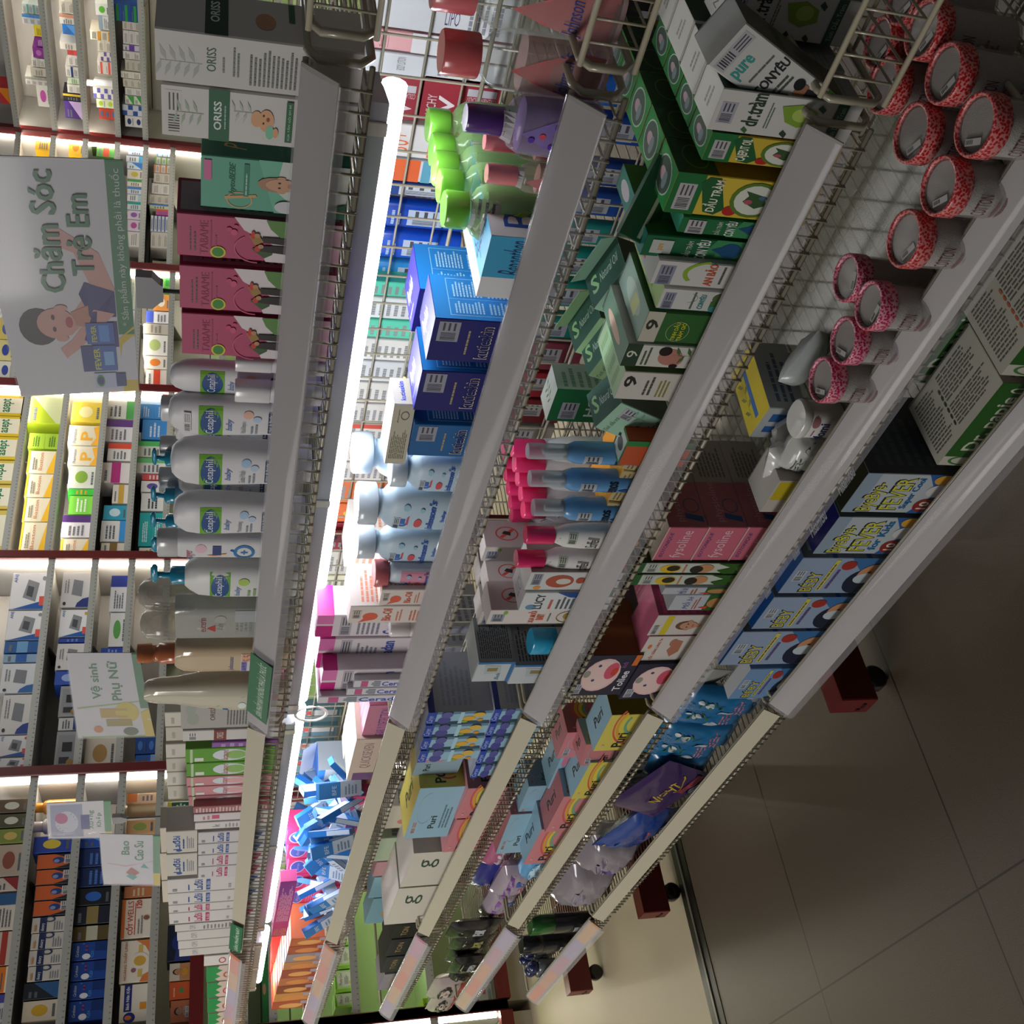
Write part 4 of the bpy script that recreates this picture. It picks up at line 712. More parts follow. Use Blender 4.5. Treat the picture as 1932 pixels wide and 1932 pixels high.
def gbottle(i, y0, y1, xt, label, prof, mat, arts=None, caps=None, Y=0.90, flat=0.6, z=None, name='bottle', cat='bottle', group=None, xm=None, h=None, rz=0, content=None, w=None):
    """prof: (t 0..1, width share, exponent); caps: list of (part name, t0, t1, share, colour, exponent)"""
    cx, ww = span(y0, y1, xm or xt + 60, Y)
    r0, r1, rm = ray(xm or xt + 60, y0), ray(xm or xt + 60, y1), ray(xm or xt + 60, (y0 + y1) / 2)
    cx = rm.x * Y / rm.y; phi = math.atan2(abs(cx), Y); app = rm.length * abs(Y / rm.y) * r0.angle(r1)
    w = w or app / math.sqrt(math.cos(phi) ** 2 + (min(flat, 1) * math.sin(phi)) ** 2)
    z = FL[i] if z is None else z
    if h is None: h = onY(xt, (y0 + y1) / 2, Y).z - z
    root = empty(name, label, cat, (cx, Y, z), rz, group)
    hx = w / 2 * 0.98
    S = [(t * h, hx * s, hx * max(flat * s, 0) if s > 0.5 else hx * min(s, flat), e) for t, s, e in prof]
    g = G(); g.loft(S, mat); 
    if arts: art(g, arts, front_fn(S, 2 * hx, 0, h), curved=2, eps=0.00008)
    g.build('body', root)
    if content:
        t0, t1, col = content
        S2 = [(a[0], a[1] * 0.93, a[2] * 0.93, a[3]) for a in S if t0 * h <= a[0] <= t1 * h]
        if len(S2) > 1: g = G(); g.loft(S2, col); g.build('contents', root)
    for c in caps or []:
        nm, t0, t1, s, col, e = c
        g = G(); r = hx * s; ry = min(r, hx * flat) if e > 2.2 else r
        g.loft([(t0 * h, r * 0.97, ry * 0.97, e), (t0 * h + 0.001, r, ry, e), (t1 * h - 0.002, r, ry, e), (t1 * h, r * 0.93, ry * 0.93, e)], col, 24)
        g.build(nm, root)
    return root
def pump(root, z, r, h, k, side=1):
    """dispenser head: collar, stem and a long spout"""
    g = G(); g.loft([(z, r, r, 2), (z + h * 0.38, r, r, 2), (z + h * 0.42, r * 0.8, r * 0.8, 2), (z + h * 0.46, r * 0.35, r * 0.35, 2), (z + h * 0.8, r * 0.35, r * 0.35, 2)], k, 20)
    g.loft([(z + h * 0.80, r * 0.95, r * 0.5, 2.4), (z + h * 0.84, r * 1.45, r * 0.55, 2.4), (z + h * 0.93, r * 1.5, r * 0.5, 2.4), (z + h, r * 0.9, r * 0.3, 2.4)], k, 20, cx=side * r * 0.3)
    g.build('pump_head', root)

ORF = lambda txt: [('F', 'a9b0a4', 0.42, 0.78, 0.3, 0.2, 9), ('t', '2f5f47', 'ORISS', 0.3, 0.715, 0.75, 0.76), ('l', '8a8f8a', 0.3, 0.67, 0.7, 0.69, 1), ('l', '7d8480', 0.25, 0.6, 0.85, 0.64, 2), ('l', '767b78', 0.12, 0.32, 0.85, 0.56, 11), ('t', '6d7673', 'ĐƯỢC xử lý lưu trữ 1900 7061', 0.1, 0.245, 0.85, 0.265)]
ORB = [('k', 'cfcac4', 0.05, 0.9, 0.9, 0.98), ('F', '9fb09a', 0.5, 0.79, 0.25, 0.14, 7), ('r', '1f5f3c', 0, 0.66, 1, 0.765), ('t', 'd8e2da', 'ORISS', 0.22, 0.70, 0.78, 0.74, 'b'), ('l', '9ab8a6', 0.25, 0.675, 0.75, 0.69, 1),
       ('F', 'b7c0b4', 0.62, 0.52, 0.22, 0.12, 6), ('e', 'd9a57c', 0.52, 0.52, 0.16, 0.03), ('e', 'd9a57c', 0.5, 0.47, 0.22, 0.04), ('e', '7cc4a4', 0.28, 0.45, 0.14, 0.022), ('e', 'd9a57c', 0.28, 0.42, 0.1, 0.015), ('e', '9a4a34', 0.53, 0.462, 0.04, 0.009), ('e', '3a2a20', 0.45, 0.485, 0.02, 0.005), ('e', '3a2a20', 0.6, 0.485, 0.02, 0.005), ('r', '2f6b47', 0.12, 0.335, 0.92, 0.37), ('t', 'cfdccf', 'SỮA TẮM GỘI EM BÉ', 0.16, 0.343, 0.88, 0.362), ('t', '777c7a', 'DỊU NHẸ MÁT MÈM', 0.1, 0.295, 0.85, 0.315)]
gb(0, 57, 160, 293, 'c9c6c2', 'white carton with grey leaf sketch and much small print on the top shelf', ORF(0), [('r', '20402e', 0.0, 0.66, 1, 0.77), ('t', 'd8e2da', 'ORISS', 0.3, 0.7, 0.8, 0.745, 'b'), ('e', 'b98a68', 0.45, 0.48, 0.2, 0.05), ('r', '2f5f47', 0.5, 0.335, 0.95, 0.365)], name='bath_carton', group='leaf sketch bath cartons', dep=0.064)  # side print in dulled tones, painted as if in shade
gb(0, 162, 262, 305, 'cfccc8', 'white carton with green band and crawling cartoon baby on the top shelf', ORB, name='bath_carton', group='leaf sketch bath cartons', dep=0.064)
gb(0, 295, 396, 379, '5fa68e', 'teal green carton with a baby photo and gold letter P on the top shelf',
   [('r', 'c9ccc6', 0, 0, 1, 0.36), ('p', '6fb59a', [(0, 0.3), (1, 0.3), (1, 0.62), (0, 0.5)]), ('p', 'ccd0cb', [(0, 0.05), (1, 0.05), (1, 0.46), (0.45, 0.5), (0, 0.3)]), ('o', 'c9a06a', 0.2, 0.74, 0.16, 0.09, 0.12), ('p', 'c9a06a', [(0.28, 0.62), (0.33, 0.63), (0.26, 0.84), (0.2, 0.84)]), ('t', '2c6e5a', 'hytoBEBE', 0.3, 0.76, 0.9, 0.815, 'i'), ('r', '2f8068', 0.28, 0.68, 0.9, 0.715), ('l', 'b8d8cc', 0.31, 0.69, 0.87, 0.706, 1), ('r', 'd06a9a', 0.55, 0.93, 0.92, 0.98), ('B', 'c99a7c', 0.56, 0.47, 0.17, 'a98468', 'c99a7c', 1.25), ('e', 'd4d2d8:p', 0.14, 0.42, 0.12, 0.08), ('k', 'cfccd0', 0.4, 0.16, 0.95, 0.24), ('p', '1f5a44', [(0, 0), (0.3, 0), (0.15, 0.2), (0, 0.18)])],
   [('t', 'b8945c', 'P', 0.35, 0.7, 0.6, 0.85, 'i'), ('l', '2c6a58', 0.2, 0.1, 0.8, 0.5, 7), ('r', '24705a', 0.05, 0.0, 0.95, 0.08)], cols={'R': '1b5e4a'}, dep=0.034, name='baby_cream_carton', Y=0.853)  # right side in a darker green that stands in for its shade
TB = [('r', 'c9a0b0', 0, 0.0, 1, 0.32), ('p', 'dcd2d6', [(0, 0.08), (1, 0.08), (1, 0.66), (0.72, 0.6), (0.42, 0.42), (0.3, 0.5), (0, 0.46)]), ('t', '9a3458', 'TABAME', 0.08, 0.815, 0.86, 0.865), ('l', '6a5a60', 0.15, 0.885, 0.75, 0.905, 1), ('l', '6a5a60', 0.15, 0.915, 0.75, 0.93, 1), ('r', 'a03c60', 0.12, 0.795, 0.88, 0.802), ('l', 'a8506e', 0.3, 0.76, 0.62, 0.778, 1),
      ('e', 'd8c63a', 0.16, 0.755, 0.14, 0.048), ('e', '3f8a3a', 0.16, 0.755, 0.11, 0.036), ('o', 'c8527c', 0.3, 0.52, 0.34, 0.14, 0.07, 0.6, 2.6), ('e', 'c8486e', 0.72, 0.69, 0.05, 0.018), ('e', 'd0547a', 0.66, 0.66, 0.07, 0.02), ('e', 'c8486e', 0.8, 0.65, 0.04, 0.014),
      ('p', '5f8a48', [(0.45, 0.270), (1, 0.270), (1, 0.470), (0.8, 0.440), (0.6, 0.370)]), ('p', '3a5a34', [(0.1, 0.470), (0.3, 0.550), (0.38, 0.510), (0.36, 0.440), (0.2, 0.420)]), ('p', '2a2226', [(0.22, 0.310), (0.42, 0.310), (0.4, 0.470), (0.27, 0.510)]), ('e', 'c83a34', 0.32, 0.515, 0.07, 0.018), ('e', 'b98a60', 0.38, 0.495, 0.05, 0.018), ('p', '2a2422', [(0.45, 0.310), (0.62, 0.310), (0.6, 0.490), (0.48, 0.490)]), ('p', 'a07c44', [(0.4, 0.530), (0.62, 0.570), (0.66, 0.510), (0.5, 0.480)]), ('e', 'c83a34', 0.64, 0.545, 0.09, 0.014), ('e', 'b98a60', 0.64, 0.520, 0.05, 0.018)]
TBR = [('r', '8a7880', 0.1, 0.02, 0.92, 0.98), ('t', '5a2c3e', 'TABAME', 0.2, 0.8, 0.85, 0.86), ('l', '3c2c34', 0.2, 0.1, 0.85, 0.75, 12)]
for q, (a, b, c) in enumerate([(404, 487, 334), (502, 586, 339), (592, 672, 343)]):
    gb(0, a, b, c, 'b3476c', ['pink carton with two hooded figures, half behind the teal green carton', 'pink carton with two hooded figures, middle one of three', 'pink carton with two hooded figures, next to the white domed bottles'][q], TB, TBR, cols={'R': '7c2440'}, name='wash_carton', group='pink wash cartons on the top shelf', dep=0.052 if q == 0 else 0.05, seed=q + 1)  # right side in darker pink, the shade of that side painted in
# white domed baby wash bottles, standing on their caps
DOME = [(0, 0.62, 2.4), (0.09, 0.64, 2.4), (0.10, 0.86, 2.6), (0.35, 0.88, 2.8), (0.62, 0.96, 2.6), (0.8, 1.0, 2.4), (0.9, 0.93, 2.3), (0.96, 0.74, 2.2), (0.99, 0.42, 2.1), (1.0, 0.12, 2)]
def CET(sub, col, v0=0.0): return [('r', '6fae2c', 0.12, 0.64, 0.88, 0.80), ('e', '1d4a86', 0.5, 0.72, 0.35, 0.07), ('t', 'e6e8ee', 'Cetaphil', 0.2, 0.685, 0.8, 0.755), ('t', '4a78b8', 'baby', 0.3, 0.565, 0.62, 0.62, 'i'),
   ('e', col, 0.72, 0.47, 0.09, 0.035), ('e', 'b8cbe0', 0.62, 0.41, 0.07, 0.03), ('t', '6a7480', sub, 0.22, 0.475, 0.55, 0.52), ('l', '8a94a0', 0.22, 0.40, 0.5, 0.46, 2), ('r', '1c2c54', 0.25, 0.30, 0.78, 0.335), ('t', 'd8dce6', 'Hair & Body', 0.3, 0.305, 0.74, 0.33), ('l', '9aa2ac', 0.25, 0.22, 0.75, 0.28, 2)]
for q, (a, b, c, sub, col, Y) in enumerate([(678, 742, 320, 'Wash', 'e0b0a0', 0.885), (736, 820, 318, 'Wash & Shampoo', 'e8b8a4', 0.875), (823, 914, 322, 'Gentle Wash', 'a8c6e4', 0.875), (925, 1006, 327, 'Moisturizing', 'a8c6e4', 0.875)]):
    gbottle(0, a, b, c, ['white domed baby wash bottle beside the pink cartons, partly hidden', 'white domed baby wash bottle with pink splash and price sticker', 'white domed baby wash bottle with a pale blue balloon', 'white domed baby wash bottle farthest from the pink cartons'][q], DOME, 'd4d3d6:s', CET(sub, col) + ([('k', 'd6d4d6', 0.25, 0.85, 0.75, 0.9)] if q == 1 else []), [('cap', 0, 0.10, 0.66, 'd6d6da:p', 2.4)], Y=Y, flat=0.55, group='white domed baby wash bottles', xm=400)
for q, (a, b, c) in enumerate([(776, 846, 330), (868, 938, 336), (905, 990, 344)]):
    gbottle(0, a, b, c, ['white domed bottle in the back row, behind the gap after the price sticker bottle', 'white domed bottle in the back row with its logo half showing', 'white domed bottle at the far end of the back row'][q], DOME, 'c6c5c8:s', CET('Wash', 'a8c6e4'), [('cap', 0, 0.10, 0.66, 'd6d6da:p', 2.4)], Y=0.96, flat=0.5, group='white domed bottles in the back row', xm=430)
# square white caps of a row behind
for q, (a, b, c) in enumerate([(748, 792, 304), (824, 863, 302), (884, 926, 300)]):
    gbottle(0, a, b, c, 'grey-white square capped bottle behind the domed bottles, %s' % ['nearest the pink cartons', 'middle of three', 'beside the turquoise pumps'][q], [(0, 1.5, 3), (0.7, 1.5, 3), (0.78, 1.2, 3), (0.8, 0.9, 3)], 'c2c2c4:s', None, [('cap', 0.8, 1.0, 0.98, 'c4c4c6:p', 4)], Y=1.05, flat=0.7, group='square capped bottles at the back', xm=312)
# bottles with turquoise pumps
for q, (a, b, xp, xb, Y) in enumerate([(838, 892, 287, 330, 1.03), (908, 962, 285, 330, 1.02), (955, 1012, 284, 335, 1.0), (1004, 1056, 286, 345, 0.98)]):
    r = gbottle(0, a, b, xb, 'lotion bottle with turquoise pump, %s behind the domed bottles' % ['first', 'second', 'third', 'fourth'][q], [(0, 1.25, 2.6), (0.8, 1.25, 2.6), (0.93, 1.0, 2.4), (1, 0.5, 2)], '5f9ab8:t0.5', None, Y=Y, flat=0.6, name='pump_bottle', group='turquoise pump bottles behind', xm=320)
    hh = onY(xb, (a + b) / 2, Y).z - FL[0]; tt = onY(xp, (a + b) / 2, Y).z - FL[0]
    pump(r, hh, 0.011, tt - hh, '1f87a6:p')
r = gbottle(0, 1046, 1123, 349, 'white baby lotion bottle with turquoise pump and a green dot on its label', [(0, 0.96, 2.8), (0.02, 1, 2.8), (0.7, 1, 2.8), (0.88, 0.92, 2.6), (0.96, 0.7, 2.4), (1.0, 0.4, 2)], 'd2d2d0:s',
    [('r', '5fa02c', 0.1, 0.60, 0.9, 0.78), ('e', '1c4a86', 0.5, 0.69, 0.36, 0.08), ('t', 'e6e8ee', 'Cetaphil', 0.18, 0.655, 0.82, 0.73), ('t', '5a86c0', 'baby', 0.2, 0.5, 0.55, 0.56, 'i'), ('e', 'a8c85a', 0.68, 0.48, 0.1, 0.05), ('l', '90aa80', 0.2, 0.36, 0.5, 0.46, 2)], Y=0.875, flat=0.6, name='pump_bottle', xm=430)
hh = onY(349, 1085, 0.875).z - FL[0]; tt = onY(285, 1085, 0.875).z - FL[0]; pump(r, hh, 0.0125, tt - hh, '1f8aaa:p')
# small white lactacyd bottles in front of the domed ones
for q, (a, b, c) in enumerate([(671, 703, 444), (716, 760, 443)]):
    gbottle(0, a, b, c, ['short clear-white bottle with pink lettering, tucked against the last pink carton', 'short clear-white bottle with pink lettering in front of a domed bottle'][q], [(0, 0.98, 3), (0.02, 1, 3), (0.5, 1, 3), (0.56, 0.9, 3), (0.6, 0.86, 3)], 'cfcdd2:s',
       [('t', 'b8325a', 'Lactacyd', 0.05, 0.44, 0.95, 0.56, 'b'), ('e', 'd8905a', 0.5, 0.34, 0.2, 0.06)], [('cap', 0.6, 1.0, 0.9, 'dcdadd:p', 3)], Y=0.858, flat=0.7, group='small pink-lettered bottles', xm=490)
# whitish tube-like bottle with a wide cap
gbottle(0, 999, 1049, 297, 'white bottle with a broad flat cap and a blue round plus sign', [(0, 1, 3), (0.83, 1, 3), (0.86, 0.97, 3)], 'd0d0d2:s',
   [('t', 'b8506a', 'zayyer', 0.1, 0.74, 0.55, 0.80, 'i'), ('e', 'e0b8c8', 0.6, 0.70, 0.2, 0.04), ('p', 'd88a4a', [(0.1, 0.55), (0.4, 0.52), (0.3, 0.66)]), ('r', '2c3c78', 0.3, 0.56, 0.75, 0.62), ('o', '2f78b8', 0.45, 0.40, 0.34, 0.075, 0.28), ('t', '2f78b8', '+', 0.36, 0.375, 0.54, 0.425, 'b'), ('p', '2f78b8', [(0.55, 0.5), (1, 0.38), (1, 0.3), (0.45, 0.46)])], [('cap', 0.86, 1.0, 1.0, 'bcbcbe:p', 3)], Y=0.88, flat=0.62, xm=400)
# two bottles with round clear hoods carrying a bear print
for q, (a, b, c) in enumerate([(1090, 1150, 262), (1150, 1200, 262)]):
    gbottle(0, a, b, c, 'clear hooded baby bottle with a bear drawn on the hood, %s' % ['closer to the turquoise pumps', 'closer to the orange cap'][q], [(0, 1.0, 2.2), (0.6, 1.0, 2.2), (0.62, 0.9, 2.2)], 'b8b6ac:t0.55', [('e', '8a887e', 0.5, 0.3, 0.2, 0.05)], None, Y=0.96, flat=0.9, group='clear hooded baby bottles', xm=330)
for o in [x for x in list(COL.objects) if x.get('group') == 'clear hooded baby bottles']:
    hh = onY(262, 1145, 0.96).z - FL[0]; r = 0.027
    g = G(); g.loft([(hh * 0.62, r * 0.95, r * 0.95, 2), (hh * 0.64, r, r, 2), (hh * 0.86, r, r, 2), (hh * 0.95, r * 0.85, r * 0.85, 2), (hh * 0.99, r * 0.5, r * 0.5, 2), (hh, r * 0.1, r * 0.1, 2)], 'bdbab0:t0.35')
    Sx = [(hh * 0.64, r, r, 2), (hh * 0.86, r, r, 2)]
    art(g, [('o', '77746a', 0.5, 0.55, 0.2, 0.2, 0.12), ('o', '77746a', 0.34, 0.8, 0.07, 0.09, 0.2), ('o', '77746a', 0.66, 0.8, 0.07, 0.09, 0.2), ('t', '77746a', 'M&Cừu', 0.3, 0.05, 0.7, 0.22)], front_fn(Sx, 2 * r, hh * 0.64, hh * 0.86), curved=2)
    g.build('hood', o)
gbottle(0, 1128, 1197, 331, 'flat clear bottle with grey fine print and a red triangle mark', [(0, 0.97, 6), (0.02, 1, 6), (0.97, 1, 6), (1, 0.95, 6)], 'b4b6b0:t0.45',
   [('t', '8a3034', 'eucerin', 0.3, 0.74, 0.75, 0.80), ('p', 'b02c2c', [(0.3, 0.66), (0.52, 0.66), (0.41, 0.74)]), ('t', '8a8c88', 'Baby', 0.35, 0.58, 0.6, 0.65, 'i'), ('e', 'a09f98', 0.7, 0.62, 0.12, 0.05), ('l', '8a8d8c', 0.3, 0.2, 0.9, 0.5, 8), ('r', 'a0a4a6', 0.62, 0.3, 0.95, 0.5)], None, Y=0.868, flat=0.4, xm=400)
r = gbottle(0, 1199, 1262, 330, 'cream body wash bottle with pale orange pump cap and a 5.5 label', [(0, 0.97, 4), (0.02, 1, 4), (0.8, 1, 4), (0.92, 0.97, 3.4), (0.98, 0.85, 3), (1.0, 0.5, 2.5)], 'cdb79a:t0.8',
   [('t', '5a5e9c', 'Johnsons', 0.15, 0.47, 0.75, 0.53, 'i'), ('r', 'd2cdd4', 0.1, 0.30, 0.85, 0.42), ('r', '7c74b4', 0.12, 0.365, 0.55, 0.415), ('t', '4a4488', 'pH', 0.2, 0.37, 0.5, 0.41), ('r', 'd8a890', 0.56, 0.31, 0.84, 0.415), ('t', 'a0603c', '5.5', 0.58, 0.325, 0.82, 0.40), ('t', '8a84a8', 'nourishing', 0.2, 0.14, 0.8, 0.19), ('t', '8a84a8', 'body wash', 0.2, 0.08, 0.8, 0.13)], None, Y=0.872, flat=0.55, name='body_wash_bottle', xm=400)
hh = onY(330, 1230, 0.872).z - FL[0]; tt = onY(258, 1218, 0.872).z - FL[0]
g = G(); g.loft([(hh, 0.016, 0.016, 2), (hh + (tt - hh) * 0.42, 0.016, 0.016, 2), (hh + (tt - hh) * 0.44, 0.012, 0.012, 2), (hh + (tt - hh) * 0.6, 0.012, 0.012, 2), (hh + (tt - hh) * 0.62, 0.0145, 0.0145, 2), (tt, 0.014, 0.014, 2)], 'b8683f:p', 20); g.build('cap', r)
gbottle(0, 1263, 1338, 272, 'tall tapering milky bottle with a turquoise sail-shaped label', [(0, 0.9, 3), (0.02, 1, 3), (0.35, 1.0, 3), (0.6, 0.85, 2.8), (0.78, 0.66, 2.6), (0.9, 0.62, 2.6), (0.97, 0.55, 2.4), (1.0, 0.3, 2)], 'cfc8b4:t0.8',
   [('p', '5fb0b0', [(0.02, 0.02), (0.95, 0.02), (0.7, 0.3), (0.35, 0.48), (0.05, 0.62)]), ('e', 'c8404c', 0.14, 0.52, 0.08, 0.025), ('t', '2f6ab4', 'Johnson\'s', 0.12, 0.16, 0.62, 0.22, 'i'), ('e', 'd8e4e0', 0.4, 0.3, 0.12, 0.03), ('r', '2f6ab4', 0.1, 0.4, 0.24, 0.44), ('e', 'c8404c', 0.72, 0.08, 0.12, 0.04), ('l', 'a8d0cc', 0.12, 0.08, 0.55, 0.13, 2)], None, Y=0.872, flat=0.6, xm=400)
# grey and white cartons near the rail joint
gb(0, 1322, 1374, 341, 'a8a5a0', 'grey carton with faint leaves and small print, by the joint of the top rails', [('e', '98a095', 0.35, 0.88, 0.2, 0.06), ('e', '98a095', 0.7, 0.9, 0.2, 0.05), ('t', '5a4a48', 'ORISS', 0.3, 0.66, 0.78, 0.71), ('l', '6a6a68', 0.12, 0.12, 0.85, 0.55, 14)], name='bath_carton', dep=0.05, xm=410)
gb(0, 1377, 1397, 345, 'c9c6c2', 'white carton with a brown label square, behind the rail joint', [('k', 'd0cccc', 0.1, 0.85, 0.8, 0.95), ('r', '7a3a34', 0, 0.55, 1, 0.68), ('t', 'd8d0cc', 'ORISS', 0.2, 0.58, 0.8, 0.65), ('r', '9a4a3c', 0.2, 0.15, 0.8, 0.19)], name='bath_carton', dep=0.05, xm=410)
gb(0, 1400, 1410, 400, '8a5aa0', 'purple wrapped soap pack behind the rail joint', [('l', 'b8a0c8', 0.1, 0.1, 0.9, 0.9, 6)], name='soap_pack', dep=0.05, xm=430)
for q, (a, b, c) in enumerate([(1344, 1371, 311), (1372, 1398, 313), (1404, 1430, 313), (1431, 1456, 314), (1457, 1482, 315), (1483, 1508, 317)]):
    gb(0, a, b, c, 'c0bcae' if q % 2 else 'c9c6ba', 'plain off-white box in the back row, %s counting from the grey leaf carton' % ON[q], [('l', 'aaa79c', 0.2, 0.9, 0.8, 0.96, 1)], Y=0.985, dep=0.05, name='plain_box', cat='box', group='plain off-white boxes at the back', xm=330)
def pouch_art(bg, txt): return [('e', 'cfd6dc', 0.5, 0.5, 0.42, 0.2), ('e', bg, 0.5, 0.44, 0.3, 0.12), ('t', 'b03a5c', txt, 0.12, 0.5, 0.88, 0.6, 'i'), ('r', 'd8dad4', 0.1, 0.8, 0.35, 0.9), ('l', 'e4e6e0', 0.2, 0.1, 0.8, 0.2, 2), ('r', 'b8c8a8', 0, 0.92, 1, 0.95)]
for q, (a, b, c, base) in enumerate([(1411, 1437, 350, '5f9a34'), (1438, 1463, 352, '5f9a34'), (1464, 1481, 352, 'c98a90'), (1482, 1499, 354, 'c98a90'), (1500, 1518, 356, 'b88086')]):
    gb(0, a, b, c, base, ['green feminine wash pack, nearer the rail joint', 'green feminine wash pack, beside the pink packs', 'pink feminine wash pack touching the green ones', 'pink feminine wash pack, middle one', 'dusty pink wash pack beside the striped carton'][q], pouch_art('8fb86a' if q < 2 else 'dca8ac', 'lactacyd') + ([('t', '2f6a24', 'odor', 0.3, 0.22, 0.7, 0.28)] if q < 2 else []), name='wash_pack', cat='pack', group='green and pink wash packs', Y=0.87, dep=0.07, xm=420)
gb(0, 1520, 1532, 365, 'a8686c', 'carton striped white and dusty red on the top shelf', [('l', 'd8c8c8', 0.1, 0.02, 0.9, 0.98, 22)], name='striped_carton', dep=0.06, xm=420)
gb(0, 1534, 1548, 366, 'cfc8c8', 'white carton with a pink pill-shaped mark on the top shelf', [('r', 'c8567a', 0.3, 0.66, 0.8, 0.76), ('l', 'c88a98', 0.2, 0.78, 0.8, 0.9, 2), ('r', 'b85a4a', 0.2, 0.28, 0.7, 0.34), ('l', '8a8a90', 0.2, 0.05, 0.8, 0.22, 4)], name='test_kit_carton', dep=0.07, xm=420)
gb(0, 1550, 1563, 368, 'd2cdcc', 'white carton with small coloured flowers on the top shelf', [('e', 'd8b040', 0.6, 0.2, 0.16, 0.04), ('r', '4a68b0', 0.2, 0.3, 0.4, 0.36), ('r', 'c8506a', 0.6, 0.05, 0.8, 0.1), ('t', '9a9aa0', 'k', 0.3, 0.66, 0.7, 0.76), ('l', 'a8a0a4', 0.2, 0.4, 0.8, 0.6, 4)], name='test_kit_carton', dep=0.07, xm=420)
def LD(c2, sw): return [('t', c2, 'Lađôi', 0.1, 0.62, 0.9, 0.72, 'b'), ('l', c2, 0.15, 0.76, 0.7, 0.79, 1), ('r', c2, 0.1, 0.54, 0.9, 0.585), ('t', 'd8d8de', 'lá đôi', 0.25, 0.545, 0.75, 0.58)] + ([('p', c2, [(0.1, 0.12), (0.9, 0.02), (0.92, 0.18), (0.4, 0.24)])] if sw else []) + [('l', 'a8a8ac', 0.15, 0.3, 0.5, 0.36, 1), ('r', '8a8c90', 0.12, 0.9, 0.3, 0.95)]
BL, PK = '2f5296', 'b02f62'
for q, (a, b, c2) in enumerate([(1568, 1589, BL), (1590, 1610, BL), (1611, 1632, PK), (1633, 1654, PK)]):
    gb(0, a, b, 374, 'c6c3c4', 'white carton with %s lettering, %s' % (['blue', 'blue', 'pink', 'pink'][q], ['beneath the nearer lying carton', 'second beneath the lying cartons', 'third beneath the lying cartons', 'fourth beneath the lying cartons'][q]), LD(c2, True), name='wash_carton', group='white two-leaf wash cartons', dep=0.05, xm=430, seed=q)
zt = onY(374, 1600, 0.855).z + 0.002
for q, (a, b) in enumerate([(1568, 1609), (1611, 1652)]):
    gb(0, a, b, 314 + q, 'c2beb6', 'white carton with blue lettering lying on the others, %s the camera' % ['nearer', 'farther from'][q], [('t', BL, 'Lađôi', 0.15, 0.55, 0.8, 0.8, 'b'), ('e', BL, 0.12, 0.6, 0.06, 0.1), ('l', BL, 0.2, 0.4, 0.8, 0.5, 1), ('l', '8a8e98', 0.2, 0.1, 0.8, 0.36, 4)], name='wash_carton', group='white two-leaf wash cartons', dep=0.05, z=zt, xm=345)
for q, (a, b, c2) in enumerate([(1655, 1680, BL), (1681, 1702, BL), (1703, 1717, PK), (1718, 1738, PK)]):
    gb(0, a, b, 316 + q, 'c9c6c4', 'tall white carton with %s leaf swoosh, %s of the tall ones' % (['blue', 'blue', 'pink', 'pink'][q], ON[q]), LD(c2, True), name='wash_carton', group='tall white two-leaf cartons', dep=0.05, xm=400, seed=q + 4)
for q, (a, b, c) in enumerate([(1740, 1753, 330), (1754, 1770, 334), (1771, 1786, 336), (1787, 1800, 338)]):
    gb(0, a, b, c, 'c4c1bd', 'plain white narrow carton at the far end of the second bay, %s' % ON[q], [('t', '8a8a92', 'OPI', 0.2, 0.74, 0.8, 0.82)] + ([('l', '8a8688', 0.15, 0.2, 0.85, 0.66, 10)] if q == 0 else [('p', 'a8a4a8', [(0.2, 0.1), (0.7, 0.14), (0.7, 0.2), (0.25, 0.15)])]), name='narrow_carton', group='plain narrow cartons', dep=0.055, xm=400)
for q, (a, b, c) in enumerate([(1562, 1608, 303), (1610, 1660, 303), (1662, 1702, 306)]):
    gb(0, a, b, c, 'c8bfae', 'cream box behind the white two-leaf cartons, %s' % ON[q], [('l', 'b07a6a', 0.2, 0.8, 0.5, 0.92, 1)], Y=0.985, dep=0.05, name='plain_box', cat='box', group='cream boxes at the back', xm=320)
# far bay, top shelf: soft packs with green zigzag and white
for q, (a, b) in enumerate([(1822, 1850), (1852, 1880), (1882, 1908), (1910, 1934)]):
    gb(0, a, b, 390 + q, 'cdb8ac', 'pinkish pack with green zigzag edge on the far top shelf, %s' % ON[q], [('p', '1f8a4a', [(0, 1), (0, 0.7), (0.15, 0.8), (0.3, 0.66), (0.5, 0.78), (0.7, 0.62), (0.85, 0.75), (1, 0.7), (1, 1)]), ('o', 'b8504a', 0.4, 0.5, 0.2, 0.1, 0.4), ('l', 'c88a60', 0.1, 0.1, 0.7, 0.3, 3), ('r', '7a9ab0', 0.5, 0.35, 0.9, 0.5)], name='zigzag_pack', cat='pack', group='green zigzag packs', dep=0.07, xm=420)
gb(0, 1802, 1820, 385, 'd0ccc8', 'white pack with red scribble at the start of the far top shelf', [('o', 'b03a3a', 0.5, 0.6, 0.3, 0.08, 0.3), ('l', '9a9a9a', 0.2, 0.2, 0.8, 0.45, 5)], name='white_pack', cat='pack', dep=0.07, xm=420)
